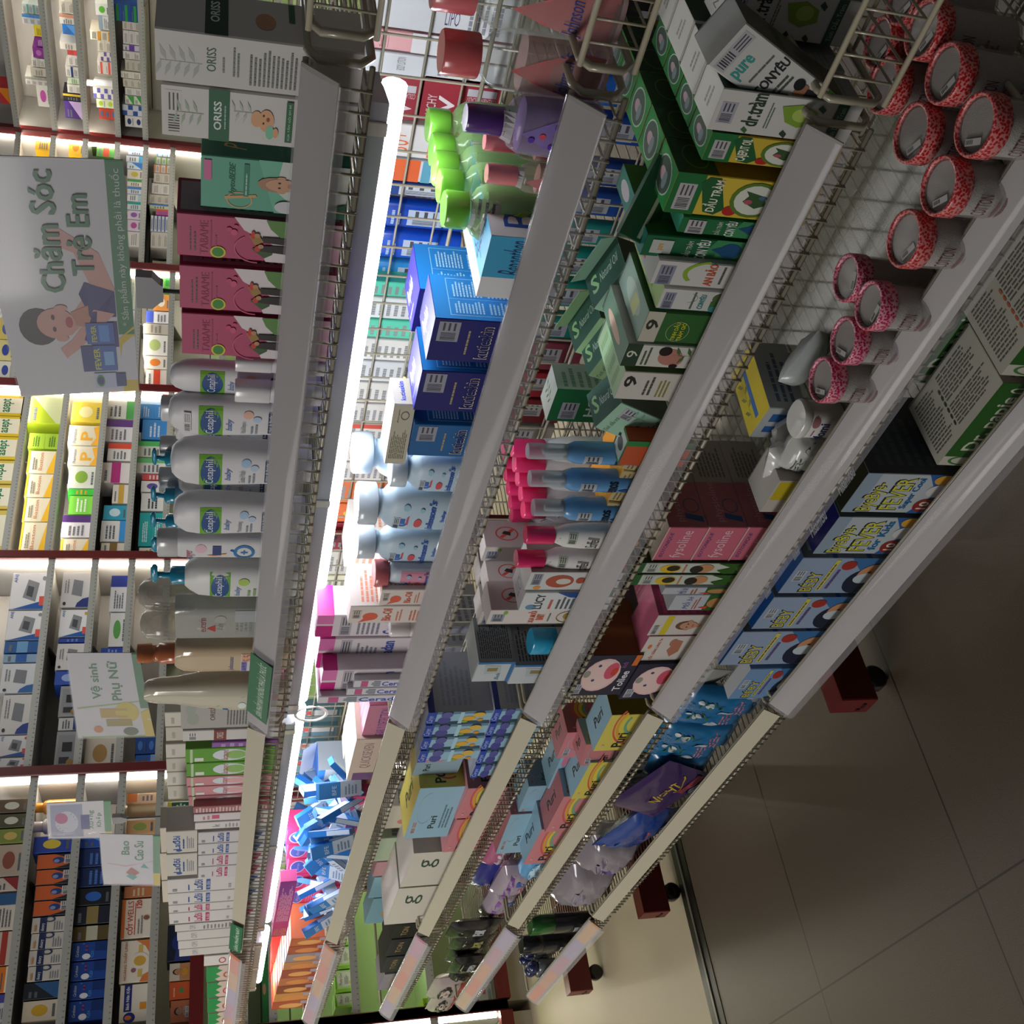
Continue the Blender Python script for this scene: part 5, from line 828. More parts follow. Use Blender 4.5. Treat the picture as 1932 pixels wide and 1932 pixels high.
# ------------------------------------------------------------------ second shelf: oils, powder, creams
OILP = [(0, 0.9, 2.8), (0.02, 0.97, 2.8), (0.06, 1, 2.8), (0.55, 1, 2.8), (0.68, 0.96, 2.6), (0.76, 0.8, 2.4), (0.80, 0.55, 2.2), (0.83, 0.5, 2)]
JR = lambda bg, fg, dots: [('p', bg, [(0.12, 0.04), (0.86, 0.04), (0.9, 0.2), (0.72, 0.42), (0.5, 0.6), (0.3, 0.42), (0.1, 0.2)]), ('t', fg, "Johnson's", 0.14, 0.2, 0.88, 0.32, 'i')] + [('e', c, x, y, 0.05, 0.025) for c, x, y in dots]
def oil(y0, y1, xt, lb, body, cap, arts, Y, capw=0.62, cont=None, split=0.78, w=None, group='clear baby oil bottles', xm=None):
    s = split / 0.83
    return gbottle(1, y0, y1, xt, lb, [(t * s, a, e) for t, a, e in OILP], body, arts, [('cap', split, 1.0, capw, cap, 2)], Y=Y, flat=0.62, name='baby_oil_bottle', group=group, xm=xm, content=cont, w=w)
GL = 'dfe4e0:t0.10'
oil(-66, 60, 812, 'large clear baby oil bottle with pink cap, cut by the photo edge', GL, 'd96f76:p', JR('d8797c', '2f4a9a', []) + [('r', 'dfc0bf', 0.15, 0.0, 0.9, 0.03)], 0.90, 0.66, (0, 0.5, 'dcb4b2:t0.35'), xm=960)
oil(56, 176, 828, 'large clear baby oil bottle with pink cap and red drop label', GL, 'cf5f62:p', JR('cf6668', '2f4a9a', []) + [('r', 'dcc0be', 0.1, 0.0, 0.9, 0.03)], 0.895, 0.70, (0, 0.55, 'd8b0ae:t0.30'), xm=980)
DG = [('e8483c', 0.38, 0.44), ('f0d040', 0.6, 0.42), ('6fb82c', 0.3, 0.36), ('6fb82c', 0.7, 0.36), ('6fb82c', 0.5, 0.52), ('a8d840', 0.42, 0.38)]
for q, (a, b, c, Y) in enumerate([(212, 258, 804, 1.06), (258, 304, 811, 1.02), (290, 340, 817, 0.985), (323, 371, 826, 0.95), (362, 413, 835, 0.905)]):
    oil(a - 18, b + 38 if q < 4 else b + 42, c, 'green tinted bath bottle with lime cap, %s row position from the wire grid' % ON[q], 'a9d08c:t0.35', '6fb63a:p', ([('k', 'a8aca6', 0.15, 0.55, 0.9, 0.78)] if q == 4 else []) + JR('b4dc3c', '1f8a9a', DG), Y, 0.60, (0, 0.72, 'a6d29c:t0.5'), split=0.80, group='green tinted baby bottles', xm=900)
oil(176, 290, 875, 'clear baby bottle with dark purple cap and purple drop label', 'cfc8dc:t0.12', '54307a:p', JR('8a6cc8', '2f5ac8', [('d84a5a', 0.5, 0.44), ('5a2fa8', 0.32, 0.36), ('5a2fa8', 0.68, 0.34), ('e8a8a0', 0.6, 0.28), ('5a2fa8', 0.42, 0.52)]) + [('k', 'bcb8c0', 0.25, 0.66, 0.8, 0.74)], 0.868, 0.46, (0, 0.62, '8a72a8:t0.55'), split=0.72, group='small capped baby bottles', xm=980)
for q, (a, b, c, Y) in enumerate([(246, 300, 912, 0.90), (304, 362, 916, 0.875)]):
    oil(a, b, c, ['short clear baby oil bottle with pink cap behind the purple label bottle', 'short clear baby oil bottle with pink cap and sticker'][q], 'dccfcc:t0.10', 'e2888c:p', JR('d87880', '2f4a9a', []) + [('k', 'b8b4b4', 0.2, 0.62, 0.9, 0.72)], Y, 0.62, (0, 0.55, 'd8a8a4:t0.3'), split=0.68, group='small capped baby bottles', xm=980)
# lying white and blue carton
gb(1, 446, 566, 912, 'd9dadc', 'white and sky blue carton with curly lettering lying flat on the second shelf', [('r', '3f9ec8', 0.35, 0, 1, 1), ('t', '203c6a', 'Bepanthen', 0.4, 0.3, 0.95, 0.8, 'i'), ('t', '2a4a9a', 'Repanthol', 0.02, 0.1, 0.3, 0.4)], [('t', '2a4a9a', 'Bepan', 0.1, 0.2, 0.9, 0.8)],
   [('r', '58b4dc', 0.3, 0, 1, 1), ('t', 'd04a5a', 'Care', 0.3, 0.6, 0.6, 0.9, 'i'), ('t', '24407a', 'Bepanthen', 0.34, 0.1, 0.96, 0.4, 'i')], dep=0.16, Y=0.852, xm=960, name='cream_carton')
# dark blue skin cream cartons, tube light painted into their brighter sides
def KUT(b2): return [('t', 'd8c9a4', 'kutieskin', 0.1, 0.40, 0.86, 0.54, 'b'), ('t', '1a2464', 'kutieskin', 0.115, 0.41, 0.85, 0.53, 'b'), ('k', '9a9cac', 0.48, 0.74, 0.93, 0.95), ('l', 'a89a78', 0.2, 0.62, 0.8, 0.66, 1), ('r', 'b8a888', 0.3, 0.345, 0.72, 0.35), ('t', 'b8a274', 'Bảo vệ cùng dùng có đã hà rắn diu', 0.16, 0.27, 0.84, 0.31), ('t', 'b89a6a', 'Dưỡng ẩm, làm mềm', 0.26, 0.20, 0.74, 0.24), ('t', 'b89a6a', 'Làm dịu nhất da', 0.32, 0.13, 0.68, 0.17)]
KR = [('o', '8ac4ec', 0.5, 0.5, 0.0, 0.0, 0.1)] + [('r', '9ccdf0', 0.08, 0.10, 0.92, 0.107), ('r', '9ccdf0', 0.08, 0.84, 0.92, 0.847), ('r', '9ccdf0', 0.08, 0.10, 0.09, 0.847), ('r', '9ccdf0', 0.91, 0.10, 0.92, 0.847), ('r', '9ccdf0', 0.45, 0.1, 0.455, 0.84), ('l', 'a8d4f0', 0.13, 0.5, 0.42, 0.8, 9), ('l', 'a8d4f0', 0.13, 0.15, 0.42, 0.46, 8), ('l', 'a8d4f0', 0.5, 0.5, 0.88, 0.8, 9), ('l', 'a8d4f0', 0.5, 0.15, 0.88, 0.46, 8)]
KT = [('t', 'd8d8e8', 'Repkids', 0.12, 0.35, 0.6, 0.75, 'b'), ('l', 'a8a8d0', 0.1, 0.15, 0.6, 0.25, 1)]
gb(1, 602, 685, 812, '20206c', 'dark blue cream carton with outlined cream lettering, nearest one on the second shelf', KUT(0), KR, KT, cols={'R': '1f7cc8', 'T': '3a34b8'}, dep=0.07, Y=0.862, name='skin_cream_carton', group='dark blue cream cartons', xm=880)
gb(1, 700, 778, 788, '20206c', 'dark blue cream carton with outlined cream lettering, between two others', KUT(0), KR, KT, cols={'R': '1f7cc8', 'T': '3a34b8'}, dep=0.07, Y=0.862, name='skin_cream_carton', group='dark blue cream cartons', xm=850)
gb(1, 800, 862, 776, '21609a', 'mid blue cream carton under the small lying cream carton', [(p[0], p[1]) + tuple(p[2:]) for p in KUT(0)] + [('e', '3f8ac8', 0.15, 0.08, 0.1, 0.05)], KR, KT, cols={'R': '1f6fb0', 'T': '2f6ac0'}, dep=0.07, Y=0.862, name='skin_cream_carton', group='dark blue cream cartons', xm=820)
gb(1, 548, 632, 783, '23238c', 'dark blue cream carton in the second row, nearest the wire grid', KUT(0), KR, KT, cols={'R': '1f7cc8', 'T': '3a34b8'}, dep=0.08, Y=0.955, name='skin_cream_carton', group='dark blue cream cartons', xm=850)
z1 = onY(776, 830, 0.862).z + 0.001
gb(1, 772, 874, 734, 'c9c4ae', 'small cream carton with a blue mark lying on the mid blue carton', [('l', '70705c', 0.1, 0.15, 0.6, 0.9, 9), ('o', '6a6a5c', 0.82, 0.4, 0.07, 0.2, 0.2), ('t', '5a5a4c', 'Atopic', 0.7, 0.65, 0.92, 0.75)], [('t', '2444b0', 'kutieskin', 0.15, 0.4, 0.85, 0.65, 'b')], [('t', '3a5ac0', 'kutieskin', 0.3, 0.4, 0.7, 0.7, 'b')], z=z1, Y=0.868, dep=0.05, xm=758, name='cream_carton', rz=0.12)
gb(1, 722, 770, 762, 'dccf70', 'pale yellow folded card standing behind the cream carton', None, dep=0.012, Y=0.95, z=z1, xm=772, name='folded_card', cat='card')
# baby powder bottles
POW = [(0, 0.96, 2.6), (0.02, 1, 2.8), (0.55, 1, 2.8), (0.66, 0.96, 2.6), (0.73, 0.82, 2.4), (0.77, 0.62, 2.2), (0.80, 0.60, 2), (0.81, 0.66, 2), (0.83, 0.60, 2)]
def PA(pk=False): return [('o', '3f6ab8', 0.4, 0.60, 0.16, 0.055, 0.35, 0.9, 4.2), ('r', '3f6ab8', 0.33, 0.575, 0.47, 0.62), ('p', 'c85a60', [(0.3, 0.545), (0.55, 0.545), (0.5, 0.565), (0.34, 0.565)]), ('k', 'b4c0cc', 0.12, 0.62, 0.5, 0.68), ('e', 'd05a60', 0.36, 0.46, 0.12, 0.036), ('t', '2f5ab8', "johnson's", 0.12, 0.30, 0.9, 0.39, 'bi'), ('t', '2f5ab8', 'baby', 0.42, 0.22, 0.7, 0.265, 'b'), ('t', '2f5ab8', 'powder', 0.36, 0.17, 0.76, 0.21, 'b'), ('e', '9cc4dc', 0.75, 0.58, 0.07, 0.03), ('e', '9cc4dc', 0.7, 0.44, 0.05, 0.02)]
for q, (a, b, c, Y, lb) in enumerate([(812, 902, 664, 0.985, 'white powder bottle behind the row, glowing beneath the lamp'), (848, 924, 735, 0.90, 'shorter white baby powder bottle beside the mid blue carton'), (906, 996, 672, 0.905, 'tall pale blue baby powder bottle with red spot, nearer of two'), (988, 1058, 672, 0.905, 'tall pale blue baby powder bottle with red spot, farther of two')]):
    gbottle(1, a, b, c, lb, POW, 'b9cfe0:s', PA(), [('cap', 0.83, 1.0, 0.72, 'cfdbe6:p', 2)], Y=Y, flat=0.6, name='powder_bottle', group='pale blue baby powder bottles', xm=790)
gbottle(1, 1056, 1106, 705, 'small powder bottle with pink cap and pink label', [(0, 0.96, 2.6), (0.02, 1, 2.8), (0.72, 1, 2.8), (0.8, 0.9, 2.4), (0.83, 0.7, 2)], 'c9d2e0:s', [('r', 'dc96ac', 0.08, 0.05, 0.92, 0.68)] + PA(), [('cap', 0.83, 1.0, 0.85, 'c96a70:p', 2)], Y=0.885, flat=0.65, name='powder_bottle', xm=760)
gb(1, 1000, 1070, 655, 'dcd2c8', 'pale salmon carton behind the powder bottles, near the lamp', [('l', 'c88a70', 0.1, 0.3, 0.9, 0.9, 8)], [('l', 'c88a70', 0.1, 0.3, 0.9, 0.9, 9)], Y=0.99, dep=0.06, name='oil_carton', xm=690)
BO = [('e', 'd8604a', 0.4, 0.78, 0.22, 0.08), ('p', 'd8604a', [(0.2, 0.76), (0.05, 0.9), (0.3, 0.84)]), ('t', 'd0644a', 'Bio-Oil', 0.15, 0.56, 0.85, 0.66, 'b'), ('l', 'd08a74', 0.15, 0.45, 0.85, 0.52, 2), ('l', 'd08068', 0.15, 0.08, 0.9, 0.38, 8), ('k', 'c4b8b0', 0.3, 0.88, 0.75, 0.97)]
gb(1, 1112, 1142, 718, 'd6ccc6', 'white carton with orange shell mark, shorter one beside the pink capped bottle', BO, [('l', 'd88a70', 0.1, 0.2, 0.9, 0.9, 12)], Y=0.86, dep=0.075, name='oil_carton', xm=770, group='orange shell cartons')
gb(1, 1143, 1176, 659, 'd8cec8', 'white carton with orange shell mark, taller one reaching the lamp', BO, [('l', 'd88a70', 0.1, 0.2, 0.9, 0.9, 14)], Y=0.862, dep=0.075, name='oil_carton', xm=730, group='orange shell cartons')
# magenta checked cartons and tumbled white cartons
MG = [('r', 'c01a7c', 0.0, 0.0, 0.45, 0.98), ('r', 'd873b0', 0.56, 0.0, 1, 0.44), ('r', 'd873b0', 0.56, 0.56, 1, 1)]
for q, (a, b, c) in enumerate([(1160, 1202, 597), (1204, 1260, 600), (1263, 1312, 606)]):
    gb(1, a, b, c, 'd9cfd6', 'magenta and white window-checked carton under the lamp, %s' % ['nearest the camera', 'middle one', 'farthest from the camera'][q], [('r', 'c01a7c', 0, 0.86, 0.52, 1), ('r', 'd873b0', 0.6, 0.86, 1, 1), ('k', 'b0aab4', 0.05, 0.7, 0.95, 0.8), ('t', '3a56b0', 'Ceradan', 0.1, 0.3, 0.9, 0.42, 'b'), ('l', '8a8a9a', 0.1, 0.45, 0.9, 0.66, 5)], [('r', 'c01a7c', 0.0, 0.86, 1, 1)], MG, Y=0.90 if q < 2 else 0.87, dep=0.055, name='cream_carton', group='magenta checked cartons', xm=640, gap=0.004)
CE = [('k', 'c4c0cc', 0.05, 0.05, 0.3, 0.6), ('l', '6a6a78', 0.35, 0.2, 0.95, 0.85, 7), ('e', '2a2c3c', 0.2, 0.85, 0.05, 0.07), ('r', 'c05a88', 0.33, 0.06, 0.66, 0.14)]
for q, (x, y, z, rz, ry) in enumerate([(1190, 722, 0, 0.35, 0.18), (1218, 722, 0, 0.42, 0.16), (1246, 722, 0, 0.5, 0.14)]):
    p = onY(y, x, 0.93)
    g = carton_mesh(0.052, 0.12, 0.026, 'd3cfd6', {'T': CE, 'F': [('t', '3a56b0', 'Ceradan', 0.1, 0.3, 0.9, 0.7, 'b')], 'R': [('l', '7a7a88', 0.1, 0.2, 0.9, 0.8, 3)]})
    o = g.build('cream_carton'); E3 = Matrix.Rotation(-0.75, 3, 'X'); o.location = Vector((p.x - 0.0, 0.95, FL[1] + 0.062)) ; o.rotation_euler = (-0.75, 1.25, 0.25); o.location.x = -1.40 - 0.032 * q
    tag(o, 'tumbled white carton with bar lines leaning on the second shelf, %s' % ['top one', 'middle one', 'lowest one'][q], 'carton', 'tumbled white cream cartons')
for q, (a, b, c) in enumerate([(1283, 1297, 668), (1298, 1311, 655), (1312, 1325, 600)]):
    gb(1, a, b, c, 'd0cdd4', 'white cream carton with upright blue name by the far end of the clear rail, %s' % ON[q], [('t', '3a56b0', 'Ceradan', 0.15, 0.12, 0.75, 0.6, 'bd'), ('r', 'c05a88', 0.1, 0.8, 0.9, 0.9), ('L', '6a7a8a', 0.1, 0.62, 0.9, 0.76, 4)], Y=0.858, dep=0.075, name='cream_carton', group='white cream cartons with upright names', xm=700)
gbottle(1, 1168, 1202, 735, 'squat white cream jar near the tumbled cartons', [(0, 0.96, 2), (0.55, 1, 2), (0.6, 0.9, 2)], 'd8d4d4:s', None, [('lid', 0.6, 1.0, 0.98, 'e0dcdc:p', 2)], Y=0.87, flat=1.0, name='cream_jar', cat='jar', xm=760)
# second bay of the second shelf: test kits lying, then blue packs, then pink cartons
gb(1, 1330, 1392, 690, 'b0607e', 'dusty pink test kit carton lying behind the start of the cream rail', [('t', '4a3c8a', 'EARLY DETECTION', 0.1, 0.45, 0.9, 0.7), ('l', '8a5a7a', 0.2, 0.2, 0.8, 0.35, 1)], None, [('l', 'd8a0b8', 0.1, 0.1, 0.9, 0.9, 4)], cols={'T': 'cf7f9c', 'F': 'bc7890'}, Y=0.872, dep=0.10, name='test_kit_carton', xm=725)
gb(1, 1394, 1470, 664, 'c9b7a8', 'beige test kit carton with purple ends lying beside the dusty pink one', [('t', '9a7a7a', 'QUICKSEVEN', 0.3, 0.55, 0.9, 0.8), ('r', '6a4a78', 0.0, 0.1, 0.18, 0.9), ('l', '8a7a8a', 0.3, 0.2, 0.7, 0.4, 1)], None, [('l', 'c0b8b0', 0.1, 0.1, 0.9, 0.9, 5)], cols={'T': 'd8d2c6'}, Y=0.865, dep=0.11, name='test_kit_carton', xm=705)
gb(1, 1396, 1432, 652, 'd5cdbb', 'tall cream carton standing behind the beige test kit', [('t', '3a3a38', 'CK', 0.5, 0.5, 0.8, 0.7)], cols={'R': 'c9b8a4', 'T': 'e0dccc'}, Y=0.965, dep=0.05, name='test_kit_carton', xm=670)
gb(1, 1436, 1500, 668, 'cf8fae', 'pink and cream carton lying beside the blue packs', [('e', '8a5a4a', 0.5, 0.4, 0.2, 0.3), ('r', '7a3a6a', 0.7, 0.1, 1, 0.9)], None, [('l', 'c8c0b0', 0.05, 0.05, 0.95, 0.95, 6)], cols={'T': 'd4cfc0', 'R': 'c87a9c'}, Y=0.90, dep=0.10, name='test_kit_carton', xm=690)
gb(1, 1502, 1560, 660, 'd04a78', 'hot pink carton with purple corner sticking out of the blue packs', [('r', '5a2f7a', 0, 0, 0.3, 1), ('e', 'c0a0a8', 0.6, 0.5, 0.2, 0.3)], cols={'T': 'e0557c'}, Y=0.875, dep=0.06, name='test_kit_carton', xm=690)
R5 = random.Random(5)
gb(1, 1452, 1500, 597, 'b9c2cc', 'open blue and white display box holding the blue packs', [('r', '2f74c0', 0, 0.85, 1, 1), ('t', '4a5a7a', 'VL', 0.3, 0.5, 0.7, 0.75), ('r', '2f74c0', 0, 0, 1, 0.1)], cols={'T': '2a6cc0'}, Y=1.04, dep=0.07, name='display_box', cat='box', xm=630, opened=True)
proto = None
for q in range(64):
    y = 1484 + 3.85 * q + R5.uniform(-4, 4); lay = q % 3; xx = 655 - 24 * lay + R5.uniform(-8, 8) - 0.10 * (y - 1490); Yq = [0.875, 0.94, 1.0][lay] + R5.uniform(-0.015, 0.02)
    p = onY(xx, y, Yq); p.z = max(p.z - 0.02, FL[1] + 0.02)
    if proto is None:
        g = carton_mesh(0.030, 0.012, 0.092, '3f86cc', {'F': [('r', 'c9d8e6', 0.0, 0.0, 1, 0.5), ('t', 'd8e4f0', 'BFE', 0.2, 0.6, 0.8, 0.7), ('l', '7a90b0', 0.15, 0.1, 0.85, 0.42, 4)], 'R': [('r', 'c4d4e4', 0.1, 0.02, 0.9, 0.55)], 'B': [('r', 'c4d4e4', 0.0, 0.3, 1, 0.98)]}, cols={'R': '2a70bc'}, ch=0.001)
        proto = g.build('slim_pack'); o = proto
    else: o = proto.copy(); COL.objects.link(o)
    o.location = p; o.rotation_euler = (R5.uniform(-1.1, 0.5), R5.uniform(-1.2, 0.4), R5.uniform(-1.2, 1.2))
    tag(o, 'slim blue and white pack in the tumbled heap behind the second cream rail', 'pack', 'tumbled slim blue and white packs')
for q, (a, b) in enumerate([(1566, 1592), (1593, 1619), (1621, 1648), (1649, 1676), (1677, 1706), (1707, 1735), (1736, 1766)]):
    gb(1, a, b, 541 + q * 1.2, 'c4305f', 'pink carton with round blue emblem, %s in the row past the blue packs' % (ON + ['seventh'])[q], [('e', 'cfd0dc', 0.5, 0.84, 0.42, 0.125), ('e', '3050a0', 0.5, 0.84, 0.37, 0.11), ('t', '9ab0dc', 'durex', 0.24, 0.815, 0.76, 0.865, 'i'), ('t', 'd8a030', 'LOVE', 0.12, 0.2, 0.88, 0.34, 'b'), ('l', 'd87a9c', 0.15, 0.45, 0.85, 0.68, 5)], Y=0.965, dep=0.05, name='condom_carton', group='pink cartons with blue emblem', xm=570)
gb(1, 1664, 1766, 521, 'c23a78', 'upended magenta carton reading FIND YOUR BEST FIT beside the lamp', [('r', '8a2f8a', 0.75, 0, 1, 1), ('r', 'a8307f', 0.55, 0, 0.75, 1), ('t', 'e09a2c', 'BEST FIT', 0.09, 0.1, 0.16, 0.9, 'v'), ('t', 'e09a2c', 'FIND YOUR', 0.03, 0.1, 0.08, 0.9, 'v'), ('l', 'dca0c0', 0.3, 0.1, 0.95, 0.9, 9)], Y=0.875, dep=0.028, z=onY(553, 1700, 0.875).z, xm=537, name='condom_carton')
for q in range(9):
    a = 1770 + q * 14.5
    gb(1, a, a + 14, 548 - q * 4.2, ['b8603a', 'a8503a', '9a8a90', 'c08050', 'a04a3c', 'b86a48', '8a4030', 'c88a48', 'b04a34'][q], 'glossy orange-brown wrapped carton at the far end of the second shelf, %s' % (ON + ['seventh', 'eighth', 'ninth'])[q], [('e', ['e0a060', 'd88a50'][q % 2], 0.4, 0.6, 0.3, 0.25), ('r', 'a89aa8', 0.55, 0.1, 0.95, 0.4)], Y=0.875, dep=0.09, name='wrapped_carton', group='orange-brown wrapped cartons', xm=575)
for q, (a, b) in enumerate([(1800, 1816), (1818, 1834), (1836, 1852)]):
    gb(1, a, b, 512 - q, 'd0382e', 'small bright red carton standing behind the orange-brown ones, %s' % ON[q], [('l', 'e8a8a0', 0.2, 0.3, 0.8, 0.7, 2)], Y=0.968, dep=0.05, name='red_carton', group='small bright red cartons', xm=525)
# things of the other side, seen through the wire grid
def behind(i, y0, y1, xt, base, F, lb, Y=1.215, dep=0.09, name='cosmetic_carton', h=None, **k):
    return gb(i, y0, y1, xt, base, lb, F, Y=Y, dep=dep, name=name, h=h, xm=k.pop('xm', xt + 60), cat='carton', **k)
TXTB = [('l', '8a8a8a', 0.15, 0.2, 0.85, 0.85, 9), ('k', 'c0c0be', 0.15, 0.05, 0.85, 0.18)]
behind(1, -40, 58, 712, 'd8d8da', [('t', '4a4a70', 'LIPO', 0.2, 0.4, 0.5, 0.5, 'd'), ('l', '8a8a94', 0.1, 0.1, 0.9, 0.35, 5)], 'white carton with dark letters behind the grid, nearest the camera', h=0.17)
behind(1, 60, 100, 712, 'd8a0a0', [('r', 'd8d6d6', 0, 0, 1, 0.7), ('t', '9a5a60', 'LESS', 0.1, 0.86, 0.9, 0.92, 'v')], 'pink topped white carton behind the grid reading TENING', h=0.17)
behind(1, 102, 145, 712, 'd2d4d6', [('t', '6a6a70', 'BODY LOTION', 0.25, 0.72, 0.85, 0.78), ('l', '8a8a90', 0.2, 0.4, 0.8, 0.5, 2)], 'pale grey body lotion carton behind the grid', h=0.17)
for q, (a, b, c, z) in enumerate([(147, 232, 744, 0.10), (147, 235, 800, 0.05), (150, 238, 834, 0.0)]):
    behind(1, a, b, c, '8f2430', [('t', 'd8c8c8', 'V', 0.1, 0.15, 0.45, 0.8), ('t', 'd0b8b8', 'COLLAGEN SPECIALIST', 0.5, 0.1, 0.62, 0.9, 'v'), ('r', 'b8b4b8', 0.64, 0.1, 0.8, 0.9)] if q != 1 else [('t', 'd8c8c8', 'VICHY', 0.15, 0.6, 0.6, 0.85), ('t', 'd8d0d0', 'V', 0.2, 0.1, 0.6, 0.55, 'b')], 'dark red carton lying behind the grid, %s of three' % ['topmost', 'middle', 'lowest'][q], h=0.046, z=FL[1] + z, group='dark red cartons behind the grid')
behind(1, 236, 300, 730, 'd8d4d0', [('t', 'd86a3a', '50+', 0.15, 0.66, 0.75, 0.84), ('r', 'd86a2c', 0.05, 0.2, 0.95, 0.5), ('l', 'e8c8b0', 0.15, 0.25, 0.85, 0.45, 5)], 'white and orange sunscreen carton with a large number behind the grid', h=0.155)
behind(1, 302, 345, 728, 'c8ccd0', [('r', 'd8602c', 0, 0.55, 1, 0.85), ('e', 'd8d0c8', 0.5, 0.92, 0.2, 0.05), ('t', 'd85a2c', '50', 0.36, 0.9, 0.64, 0.94), ('r', '5a9ab0', 0, 0.45, 1, 0.53)], 'orange and grey sunscreen carton behind the grid', h=0.15)
behind(1, 346, 372, 718, '143a7c', [('k', 'c0c4cc', 0.1, 0.3, 0.9, 0.7)], 'navy carton behind the grid', h=0.15)
for q, (a, b, c, col) in enumerate([(374, 428, 716, '1446b0'), (430, 486, 710, '1a50c4'), (488, 530, 712, '2f8fd0')]):
    gbottle(1, a, b, c, ['deep blue lotion bottle behind the grid, nearest one', 'glossy royal blue lotion bottle behind the grid', 'sky blue lotion bottle behind the grid'][q], [(0, 0.95, 3), (0.03, 1, 3), (0.66, 1, 3), (0.76, 0.8, 2.6), (0.78, 0.7, 2)], col + ':p', [('k', 'b8c4d8', 0.2, 0.2, 0.8, 0.5), ('l', 'a8c0e0', 0.2, 0.55, 0.8, 0.65, 2)], [('cap', 0.78, 1, 0.66, col + ':p', 2)], Y=1.25, flat=0.6, name='lotion_bottle', h=0.165, group='blue lotion bottles behind the grid', xm=780)
for q, (a, b, c, col, lb) in enumerate([(534, 562, 706, '4fc0a0', 'mint green carton behind the grid, nearer of two'), (564, 604, 702, 'd4d8d6', 'white printed carton between two mint ones behind the grid'), (606, 640, 700, '58c4a4', 'mint green carton behind the grid, farther of two'), (642, 682, 690, 'd8d6d0', 'white printed carton behind the grid, next to mint'), (684, 722, 688, 'cfd2d2', 'pale grey printed carton behind the grid'), (724, 762, 680, 'd8d4cc', 'ivory printed carton behind the grid'), (764, 800, 676, 'd4d0c8', 'off-white printed carton behind the grid'), (802, 840, 672, 'd0ccc4', 'pale carton with red edge behind the grid'), (842, 872, 668, 'd8cfc4', 'beige printed carton behind the grid'), (874, 908, 664, 'cfcac2', 'greyish printed carton behind the grid'), (910, 950, 652, 'c86a3c', 'orange carton behind the grid'), (952, 986, 648, 'd86a34', 'bright orange carton with yellow fruit behind the grid'), (988, 1040, 634, '8a2430', 'dark red carton behind the grid beside the salmon one'), (1042, 1084, 630, 'cfcabc', 'cream printed carton behind the grid'), (1086, 1112, 628, 'd4d0b0', 'pale yellow carton behind the grid'), (1114, 1150, 622, '3a86a0', 'teal and white pouch behind the grid')]):
    behind(1, a, b, c, col, [('r', 'c04a3a', 0.8, 0, 1, 1)] + TXTB if 'red edge' in lb else ([('e', 'd8c040', 0.5, 0.5, 0.25, 0.15)] if 'fruit' in lb else TXTB), lb, h=0.14 + 0.012 * (q % 3))
# translucent tubes on hooks behind the second bay grid
for q in range(5):
    y = 1338 + q * 31
    gb(1, y, y + 24, 595 - q * 3, '7fa8b4:t0.6', 'pale teal sachet with a white and red tab behind the grid, %s' % ON[q], [('r', 'd8d8d4', 0.55, 0.1, 0.95, 0.9), ('r', 'c84a3c', 0.6, 0.8, 0.9, 0.95)], Y=1.23, dep=0.03, h=0.085, z=FL[1] + 0.03, name='sachet', cat='sachet', group='pale teal sachets behind the grid', xm=620)
for q in range(5):
    y = 1500 + q * 26
    gb(1, y, y + 22, 588 - q * 4, 'a8a8a4', 'grey lined pad pack behind the grid of the second bay, %s' % ON[q], [('L', '84847f', 0.05, 0.05, 0.95, 0.9, 9)], Y=1.24, dep=0.05, h=0.13, name='pad_pack', cat='pack', group='grey lined packs behind the grid', xm=620)
# ------------------------------------------------------------------ third shelf: essential oils, sprays, mosquito lotion
def obj_at(g, loc, rot, name, label, cat, group=None):
    o = g.build(name); o.location = loc; o.rotation_euler = rot; return tag(o, label, cat, group)
def leaf(col, x, y, s): return ('p', col, [(x, y), (x + s * 0.5, y + s * 0.25), (x + s, y + s * 0.15), (x + s * 0.5, y - s * 0.05)])
DRT = [('k', 'a8a8b4', 0.2, 0.86, 0.7, 0.97), ('t', '2c4034', 'dr.tràm', 0.2, 0.68, 0.98, 0.80, 'b'), leaf('3f6a3a', 0.02, 0.74, 0.16), ('l', '6a7a6a', 0.2, 0.60, 0.85, 0.64, 2), ('p', '7fa03a', [(0.75, 0.56), (0.85, 0.42), (0.7, 0.30), (0.45, 0.28), (0.3, 0.4), (0.4, 0.5)]), ('e', 'a8c060', 0.6, 0.4, 0.16, 0.07), leaf('2c4a30', 0.7, 0.26, 0.2), leaf('2c4a30', 0.02, 0.46, 0.18), leaf('2c4a30', 0.0, 0.3, 0.18), ('r', '234a38', 0, 0.10, 1, 0.18), ('t', '9ab4a4', 'Tinh Dầu Tràm', 0.1, 0.115, 0.9, 0.165)]
for q in range(4):
    gb(2, 184, 249, 1346, 'c9c8c4', 'white oil carton with green drop on its front, %s from the rail going back' % ON[q], DRT, [('r', '1f3a2c', 0, 0.55, 1, 1), ('e', '4a6a50', 0.5, 0.75, 0.3, 0.1), ('l', '7a807a', 0.1, 0.08, 0.9, 0.5, 10)], [('l', '9a9a90', 0.3, 0.3, 0.8, 0.6, 2)], cols={'R': '8a8c88', 'T': 'd4d2ca'}, Y=0.858 + 0.056 * q, dep=0.052, w=0.0445, name='oil_carton', group='green drop oil cartons', xm=1440) if q == 0 else None
    if q:
        src = [o for o in COL.objects if o.get('group') == 'green drop oil cartons'][0]
        o = src.copy(); COL.objects.link(o); o.location = src.location + Vector((0.001 * q, 0.056 * q, 0)); o['label'] = 'white oil carton with green drop on its front, %s from the rail going back' % ON[q]
